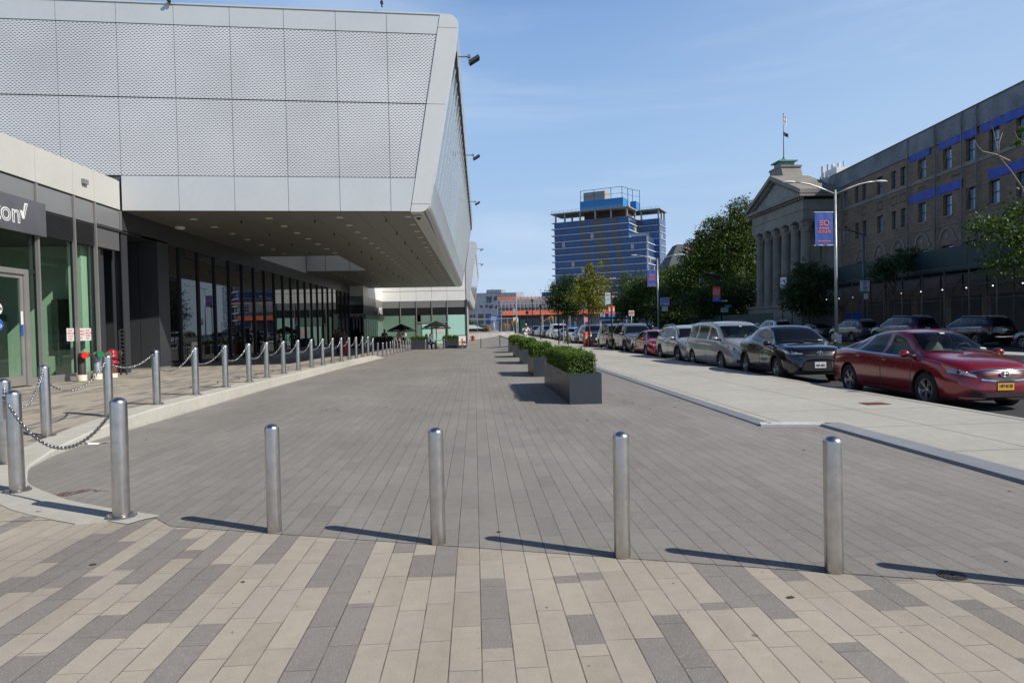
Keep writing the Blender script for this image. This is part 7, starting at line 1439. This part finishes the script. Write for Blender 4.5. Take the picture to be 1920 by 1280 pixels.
for k, m in enumerate((M['bluesign'], M['signwhite'], M['orange'])): t = MB(); t.grid([[p + Vector((.05 + .42 * (k + i / 3), -.08 * sin((k + i / 3) * 2.2), 10.1 - 1.1 * j / 2 - .18 * (k + i / 3))) for i in range(4)] for j in range(3)]); t.build('flag', m, f, True)
# pale stone house glimpsed under the big tree
p = PY(1400, 580, 125); e = empty('stone_house', (p.x, 125, 0), 'pale stone house glimpsed between the tree and the columns', 'building'); t = MB(); t.box(p.x - 6, p.x + 9, 125, 135, 0, 8.5); t.build('wall', mat('pale_stone', (.52, .46, .38), .85, var=.15), e); t = MB(); [t.box(p.x + dx, p.x + dx + .5, 124.9, 125.02, 1, 6.5) for dx in (-2.5, -.8, .9, 2.6)]; t.build('shutters', M['rust'], e); t = MB(); t.box(p.x - 6.3, p.x + 9.3, 124.7, 135.3, 8.5, 8.9); t.build('roof', M['lime'], e)
# apartment block; its blue-grey brick carries painted haze and shade
bgm = brickmat('hazy_shaded_brick', (.135, .165, .225), (.115, .145, .20), (.15, .18, .23), .5, .2); Y = 250
M['bluewin'] = mat('dim_blue_window', (.035, .045, .065), .2)
def X_(px): return PY(px, 600, Y).x
def Z_(py): return PY(925, py, Y).z
e = empty('apartment_block', (X_(925), Y, 0), 'blue-grey brick apartment block far behind the plaza', 'building')
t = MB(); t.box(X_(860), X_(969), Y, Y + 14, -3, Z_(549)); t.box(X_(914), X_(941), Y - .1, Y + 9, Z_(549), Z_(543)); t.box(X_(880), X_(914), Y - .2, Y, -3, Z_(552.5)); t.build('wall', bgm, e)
t = MB(); t.box(X_(941), X_(949), Y + .3, Y + 8, Z_(549), Z_(543)); t.box(X_(969), X_(983), Y + 1, Y + 14, -3, Z_(548)); t.build('side_wall', mat('pale_render', (.60, .60, .58), .8), e)
for x0, y0, w, h in ((913, 555, 4, 6), (919.5, 555, 4, 6), (929, 555, 4.5, 6.5), (913.5, 563, 4, 2.5), (919.5, 563, 4, 2.5), (901, 572, 4.5, 4), (911, 571, 5, 5), (920, 571, 5, 5), (931, 572, 4, 4), (882, 589, 4, 5), (888, 589, 3.5, 5), (897, 588, 10, 9), (911, 588, 10, 9), (897, 600, 10, 6), (911, 600, 10, 6), (891, 561, 2.5, 4), (938, 572, 4, 4), (884, 573, 3, 4)):
    t = MB(); t.box(X_(x0), X_(x0 + w), Y - .28, Y - .2, Z_(y0 + h), Z_(y0)); t.build('window', M['bluewin'], e)
t = MB()
for px in (924, 926.5): t.tube([(X_(px), Y + 4, Z_(543)), (X_(px), Y + 4, Z_(540))], .15, 6)
t.build('vent_pipe', M['galv'], e)
tree('leafy_tree', (38, 128, 0), [(0, 0, 8.5, 4.5, 4, 4.2), (-3.4, 0, 6.2, 3.2, 3, 3.2), (2, 0, 11, 3, 3, 2.6)], .4, 13000, .38, M['leaf_mid'], M['bark'], 'green tree filling the gap left of the tallest tree', G3, seed=41)
tree('leafy_tree', (X_(947), Y + 30, -1), [(0, 0, 15.5, 2.4, 2, 1.2), (-2, 0, 16, 1.2, 1, .7), (2.2, 0, 15.6, 1.1, 1, .8)], .3, 1600, .55, M['leaf_dark'], M['bark'], 'dark roof-height treetop above the apartment block', G3, seed=21)
# orange-netted construction building
Y = 175; e = empty('construction_building', (PY(1000, 600, Y).x, Y, 0), 'grey building under scaffold with two bands of orange netting', 'building')
t = MB(); t.box(X_(938), PY(1130, 600, Y).x, Y + 1.4, Y + 14, -3, PY(1000, 556, Y).z); t.build('wall', mat('grey_block', (.24, .24, .27), .85, var=.15), e)
def Zc(px, py): return PY(px, py, Y).z
net = mat('orange_netting', (.74, .16, .07), .7, var=.2, sc=.6)
xa, xb, xc = PY(934, 600, Y).x, PY(969, 600, Y).x, PY(1062, 600, Y).x
t = MB(); t.box(xa, xb, Y - .05, Y, Zc(950, 561.5), Zc(950, 557)); t.build('netting', net, e); t = MB(); t.box(xb, xc + 14, Y - .05, Y, Zc(1000, 560.5), Zc(1000, 557)); t.build('netting', mat('pale_netting', (.58, .34, .28), .7, var=.3, sc=1), e)
t = MB(); t.box(PY(943, 600, Y).x, xc + 12, Y - .55, Y - .5, Zc(1000, 590), Zc(1000, 582)); t.build('netting', net, e)
t = MB()
for k in range(30):
    x = xa + .8 * k * 1.25; t.bar((x, Y, Zc(1000, 590) if k % 1 == 0 else 0), (x, Y, Zc(1000, 553)), .10)
for py in (563, 569, 575): t.bar((xa, Y + .02, Zc(1000, py)), (xc + 12, Y + .02, Zc(1000, py)), .12)
t.build('scaffold_frame', M['galv'], e)
t = MB(); t.box(xa, xc + 12, Y - .5, Y + 1.4, Zc(1000, 592.5), Zc(1000, 590.3)); t.build('shed_deck', M['black'], e)
for k in range(16): x = PY(975, 600, Y).x + 1.9 * k; t = MB(); t.tube([(x, Y - .3, -.5), (x, Y - .3, Zc(1000, 592))], .1, 6); t.build('shed_post', M['galv'] if k % 2 else M['black'], e)
t = MB(); t.box(PY(966, 600, Y).x, PY(985, 600, Y).x, Y - .2, Y + 1.2, -.5, Zc(1000, 599)); t.build('green_hoarding', M['fence'], e); t = MB(); t.box(PY(962, 600, Y).x, PY(971, 600, Y).x, Y - .6, Y - .4, Zc(1000, 603), Zc(1000, 594)); t.build('white_panel', M['signwhite'], e)
for px in (1080, 1099, 1127): t = MB(); x = PY(px, 600, Y).x; t.box(x - .3, x + .3, Y + 1.3, Y + 1.38, .3, 2.6); t.build('window', M['signwhite'], e)
t = MB(); p = PY(1023, 551, 330); t.box(p.x - 1.6, p.x + 1.6, 330, 334, p.z - 9, p.z + .9); t.thing('blue_box_building', bpy.data.materials['blue_sheathing'], 'distant bright blue rooftop box left of the thin trees', 'building', loc=(p.x, 330, 0))
# low white wall, tall rail fence, hut
t = MB(); wl = [(PZ(874, 632, -.45), PZ(874, 624, -.45)), (PZ(968, 628, -.45), None)]; a = wl[0][0]; b = wl[1][0]; a.y = b.y = 118; a.x = PY(870, 630, 118).x; b.x = PY(965, 630, 118).x
t.box(a.x, b.x, 118, 118.3, -.8, PY(920, 622.5, 118).z); t.box(a.x, b.x, 117.95, 118.35, PY(920, 622.5, 118).z, PY(920, 622, 118).z + .02); t.thing('low_wall', mat('white_wall', (.60, .57, .53), .8), 'low white wall closing the far end of the plaza', 'wall', loc=(a.x, 118, -.8))
e = empty('pipe_fence', (a.x, 119, -.8), 'tall galvanised pipe frame standing behind the low white wall', 'fence'); t = MB(); zt_ = PY(920, 597.5, 119).z; t.tube([(a.x, 119, zt_), (PY(972, 600, 119).x, 119, zt_)], .06, 8); t.build('top_rail', M['galv'], e)
for px in (895, 929, 952, 972): x = PY(px, 610, 119).x; t = MB(); t.tube([(x, 119, -.8), (x, 119, zt_ + (3.6 if px == 895 else 0))], .05, 8); t.build('post', M['galv'] if px != 895 else M['midgrey'], e)
Y = 150; x0, x1 = PY(874, 615, Y).x, PY(903, 615, Y).x; e = empty('brick_hut', (x0, Y, -1), 'small brick hut with a pale metal roof behind the low wall', 'building'); t = MB(); t.box(x0 - 3, x1, Y, Y + 6, -1.5, PY(890, 615.5, Y).z); t.build('wall', bpy.data.materials['red_brick'], e); t = MB(); za, zb = PY(890, 616, Y).z, PY(890, 609, Y).z; t.add([(x0 - 3, Y - .3, za), (x1 + .4, Y - .3, za), (x1 - 1.6, Y + 3, zb), (x0 - 3, Y + 3, zb), (x1 + .4, Y + 6, za), (x0 - 3, Y + 6, za)], [(0, 1, 2, 3), (1, 4, 2), (3, 2, 4, 5)]); t.build('roof', mat('pale_metal_roof', (.55, .58, .60), .4, .3, .5, .1, 4), e)
tree('leafy_tree', (PY(885, 610, 165).x, 165, -1), [(0, 0, 2.6, 2.6, 2, 1.6), (2.2, 0, 2, 1.6, 1.5, 1.2)], .15, 2500, .35, M['leaf_mid'], M['bark'], 'low bush rising behind the pale hut roof', G3, seed=31); tree('leafy_tree', (PY(912, 618, 160).x, 160, -1), [(0, 0, 1.3, 1.2, 1, 1.0)], .1, 900, .3, M['leaf_dark'], M['bark'], 'small dark bush right of the brick hut', G3, seed=32)
sign('wayfinding_sign', at(926, 597, 135), 2.0, 1.15, M['bluesign'], ['FERRY', 'FERRY'], M['signwhite'], 'large blue sign board in front of the apartment block', 'sign', pole=(-1, PY(926, 600, 135).z, .07)); 
c = PY(940, 600, 130); t = MB(); t.tube([(c.x, 130, -1), (c.x, 130, PY(940, 590, 130).z), (c.x + .3, 130, PY(940, 587, 130).z), (c.x + .9, 130, PY(940, 586, 130).z)], .06, 8); t.sphere((c.x + 1.1, 130, PY(940, 586, 130).z), (.35, .14, .07), 8, 6); t.thing('street_lamp', M['galv'], 'small curved grey lamp right of the large blue sign', 'street lamp', loc=(c.x, 130, -1))
def signal(px, py, Y, label, base=-1):
    c = PY(px, py, Y); e = empty('traffic_light', (c.x, Y, base), label, 'traffic light', 'yellow traffic lights at the far junction'); t = MB(); t.tube([(c.x + .35, Y + .1, base), (c.x + .35, Y + .1, c.z + .5)], .07, 8); t.build('pole', M['galv'], e)
    t = MB(); t.box(c.x - .2, c.x + .2, Y - .18, Y + .18, c.z - .55, c.z + .55); h = t.build('housing', M['tlyellow'], e)
    for k, m in enumerate(('green', 'brass', 'sred')): t = MB(); t.lathe([(.001, -.2), (.12, -.19), (.13, -.3), (.145, -.3), (.145, -.17)], (c.x, Y, c.z - .36 + .36 * k), 10, 'y'); t.build('lens', M[m], h)
for px, py, lb in ((960, 606, 'traffic light left of the pale utility pole'), (966, 604, 'traffic light just right of the pale utility pole, upper'), (953, 612, 'traffic light lowest of the cluster by the low wall'), (946, 611, 'traffic light between the pipe fence and the cluster'), (1034, 597, 'traffic light hung below the orange netting, right'), (1029, 599, 'traffic light hung below the orange netting, left'), (1015, 600, 'traffic light left of the netting pair'), (916, 618, 'small traffic light near the blue sign pole')): signal(px, py, 140, lb)
for px, top, lb, m in ((969, 548, 'tall pale utility pole crossing the orange netting', 'galv'), (989, 578, 'dark pole with a small sign in front of the netting', 'black'), (1018, 585, 'pale pole carrying a traffic arm under the netting', 'galv')):
    c = PY(px, 620, 138); t = MB(); t.tube([(c.x, 138, -1), (c.x, 138, PY(px, top, 138).z)], .14 if px == 969 else .08, 8)
    if px == 1018: t.tube([(c.x, 138, PY(px, 603, 138).z), (c.x + 1.9, 138, PY(px, 593, 138).z)], .07, 6); 
    if px == 989: t.lathe([(.001, -.1), (.35, -.1), (.35, 0)], (c.x, 138, PY(px, 586, 138).z), 12, 'y')
    if px == 969: t.box(c.x - .75, c.x - .2, 137.8, 138, PY(px, 588, 138).z, PY(px, 578, 138).z)
    t.thing('utility_pole', M[m], lb, 'pole', loc=(c.x, 138, -1))
e = empty('bus_shelter', (PY(1262, 612, 108).x, 108, 0), 'dark bus shelter across the road beside the green fence', 'bus shelter'); x = PY(1262, 612, 108).x; t = MB(); t.box(x - 3, x + 1.5, 107, 109, 2.3, 2.45); t.build('roof', M['charcoal'], e); t = MB(); [t.box(x + d - .05, x + d + .05, 107.1, 107.2, 0, 2.3) for d in (-3, -.8, 1.4)]; t.build('posts', M['midgrey'], e); t = MB(); t.box(x - 2.9, x - 1.5, 107.12, 107.2, .4, 2.0); t.build('advert_panel', M['bluesign'], e)
# ================================================================== light, sky, render
EL, AZ = rad(39.5), math.atan2(.875, -.485)  # sun stands to the right, a little behind the camera
sd = Vector((.875 * cos(EL), -.485 * cos(EL), sin(EL))).normalized()
L = bpy.data.lights.new('sun', 'SUN'); L.energy = 5.0; L.angle = rad(.53); L.color = (1, .95, .875)
lo = bpy.data.objects.new('sun', L); COL.objects.link(lo); lo.rotation_euler = sd.to_track_quat('Z', 'Y').to_euler()
W = bpy.data.worlds.new('World'); SC.world = W; W.use_nodes = True; nt = W.node_tree; bg = nt.nodes['Background']
sky = nt.nodes.new('ShaderNodeTexSky'); sky.sky_type = 'NISHITA'; sky.sun_disc = False; sky.sun_elevation = EL; sky.sun_rotation = math.atan2(sd.x, sd.y)
sky.air_density = 1.0; sky.dust_density = .25; sky.ozone_density = 2.2; sky.altitude = 0
tc = nt.nodes.new('ShaderNodeTexCoord'); sp = nt.nodes.new('ShaderNodeSeparateXYZ'); nt.links.new(tc.outputs['Generated'], sp.inputs[0])
rp = nt.nodes.new('ShaderNodeValToRGB'); nt.links.new(sp.outputs[2], rp.inputs[0]); el = rp.color_ramp.elements
RAMP = ((0, (.40, .525, .665)), (.10, (.345, .475, .66)), (.26, (.265, .415, .64)), (.42, (.185, .315, .56)), (.54, (.06, .13, .30)), (.7, (.022, .055, .15)), (1, (.012, .032, .10)))
el[0].position, el[0].color = RAMP[0][0], (*RAMP[0][1], 1); el[1].position, el[1].color = 1, (*RAMP[-1][1], 1)
for p_, c_ in RAMP[1:-1]:
    q_ = el.new(p_); q_.color = (*c_, 1)
sc_ = nt.nodes.new('ShaderNodeVectorMath'); sc_.operation = 'SCALE'; sc_.inputs[3].default_value = 10; nt.links.new(rp.outputs[0], sc_.inputs[0])
m2 = nt.nodes.new('ShaderNodeMix'); m2.data_type = 'RGBA'; m2.inputs[0].default_value = .94; nt.links.new(sky.outputs[0], m2.inputs[6]); nt.links.new(sc_.outputs[0], m2.inputs[7])
mp = nt.nodes.new('ShaderNodeMapping'); mp.inputs['Scale'].default_value = (1.1, 1.1, 6.0); mp.inputs['Rotation'].default_value = (.10, .06, .3); nt.links.new(tc.outputs['Generated'], mp.inputs[0])
nz = nt.nodes.new('ShaderNodeTexNoise'); nz.inputs['Scale'].default_value = 1.5; nz.inputs['Detail'].default_value = 6; nz.inputs['Roughness'].default_value = .55; nz.inputs['Distortion'].default_value = .6; nt.links.new(mp.outputs[0], nz.inputs['Vector'])
rg = nt.nodes.new('ShaderNodeMapRange'); rg.interpolation_type = 'SMOOTHSTEP'
for i, v in enumerate((.46, .74, 0, .34)): rg.inputs[i + 1].default_value = v
nt.links.new(nz.outputs[0], rg.inputs[0]); mx = nt.nodes.new('ShaderNodeMix'); mx.data_type = 'RGBA'; mx.inputs[7].default_value = (5.4, 6.3, 7.4, 1)
az = nt.nodes.new('ShaderNodeMapRange'); az.interpolation_type = 'SMOOTHSTEP'
for i, v in enumerate((.1, .9, 0, .30)): az.inputs[i + 1].default_value = v
ad = nt.nodes.new('ShaderNodeMath'); ad.operation = 'ADD'; ad.use_clamp = True; nt.links.new(sp.outputs[0], az.inputs[0]); nt.links.new(az.outputs[0], ad.inputs[0]); nt.links.new(rg.outputs[0], ad.inputs[1])
lm = nt.nodes.new('ShaderNodeMapRange'); lm.interpolation_type = 'SMOOTHSTEP'
for i, v in enumerate((.40, .62, 1, .12)): lm.inputs[i + 1].default_value = v
ml = nt.nodes.new('ShaderNodeMath'); ml.operation = 'MULTIPLY'; nt.links.new(sp.outputs[2], lm.inputs[0]); nt.links.new(lm.outputs[0], ml.inputs[0]); nt.links.new(ad.outputs[0], ml.inputs[1])
nt.links.new(ml.outputs[0], mx.inputs[0]); nt.links.new(m2.outputs[2], mx.inputs[6]); nt.links.new(mx.outputs[2], bg.inputs[0])
bg.inputs[1].default_value = .13
SC.view_settings.view_transform = 'Standard'; SC.view_settings.look = 'None'; SC.view_settings.exposure = 0; SC.view_settings.gamma = 1
SC.cycles.max_bounces = 8; SC.cycles.transparent_max_bounces = 16; SC.cycles.caustics_reflective = False; SC.cycles.caustics_refractive = False
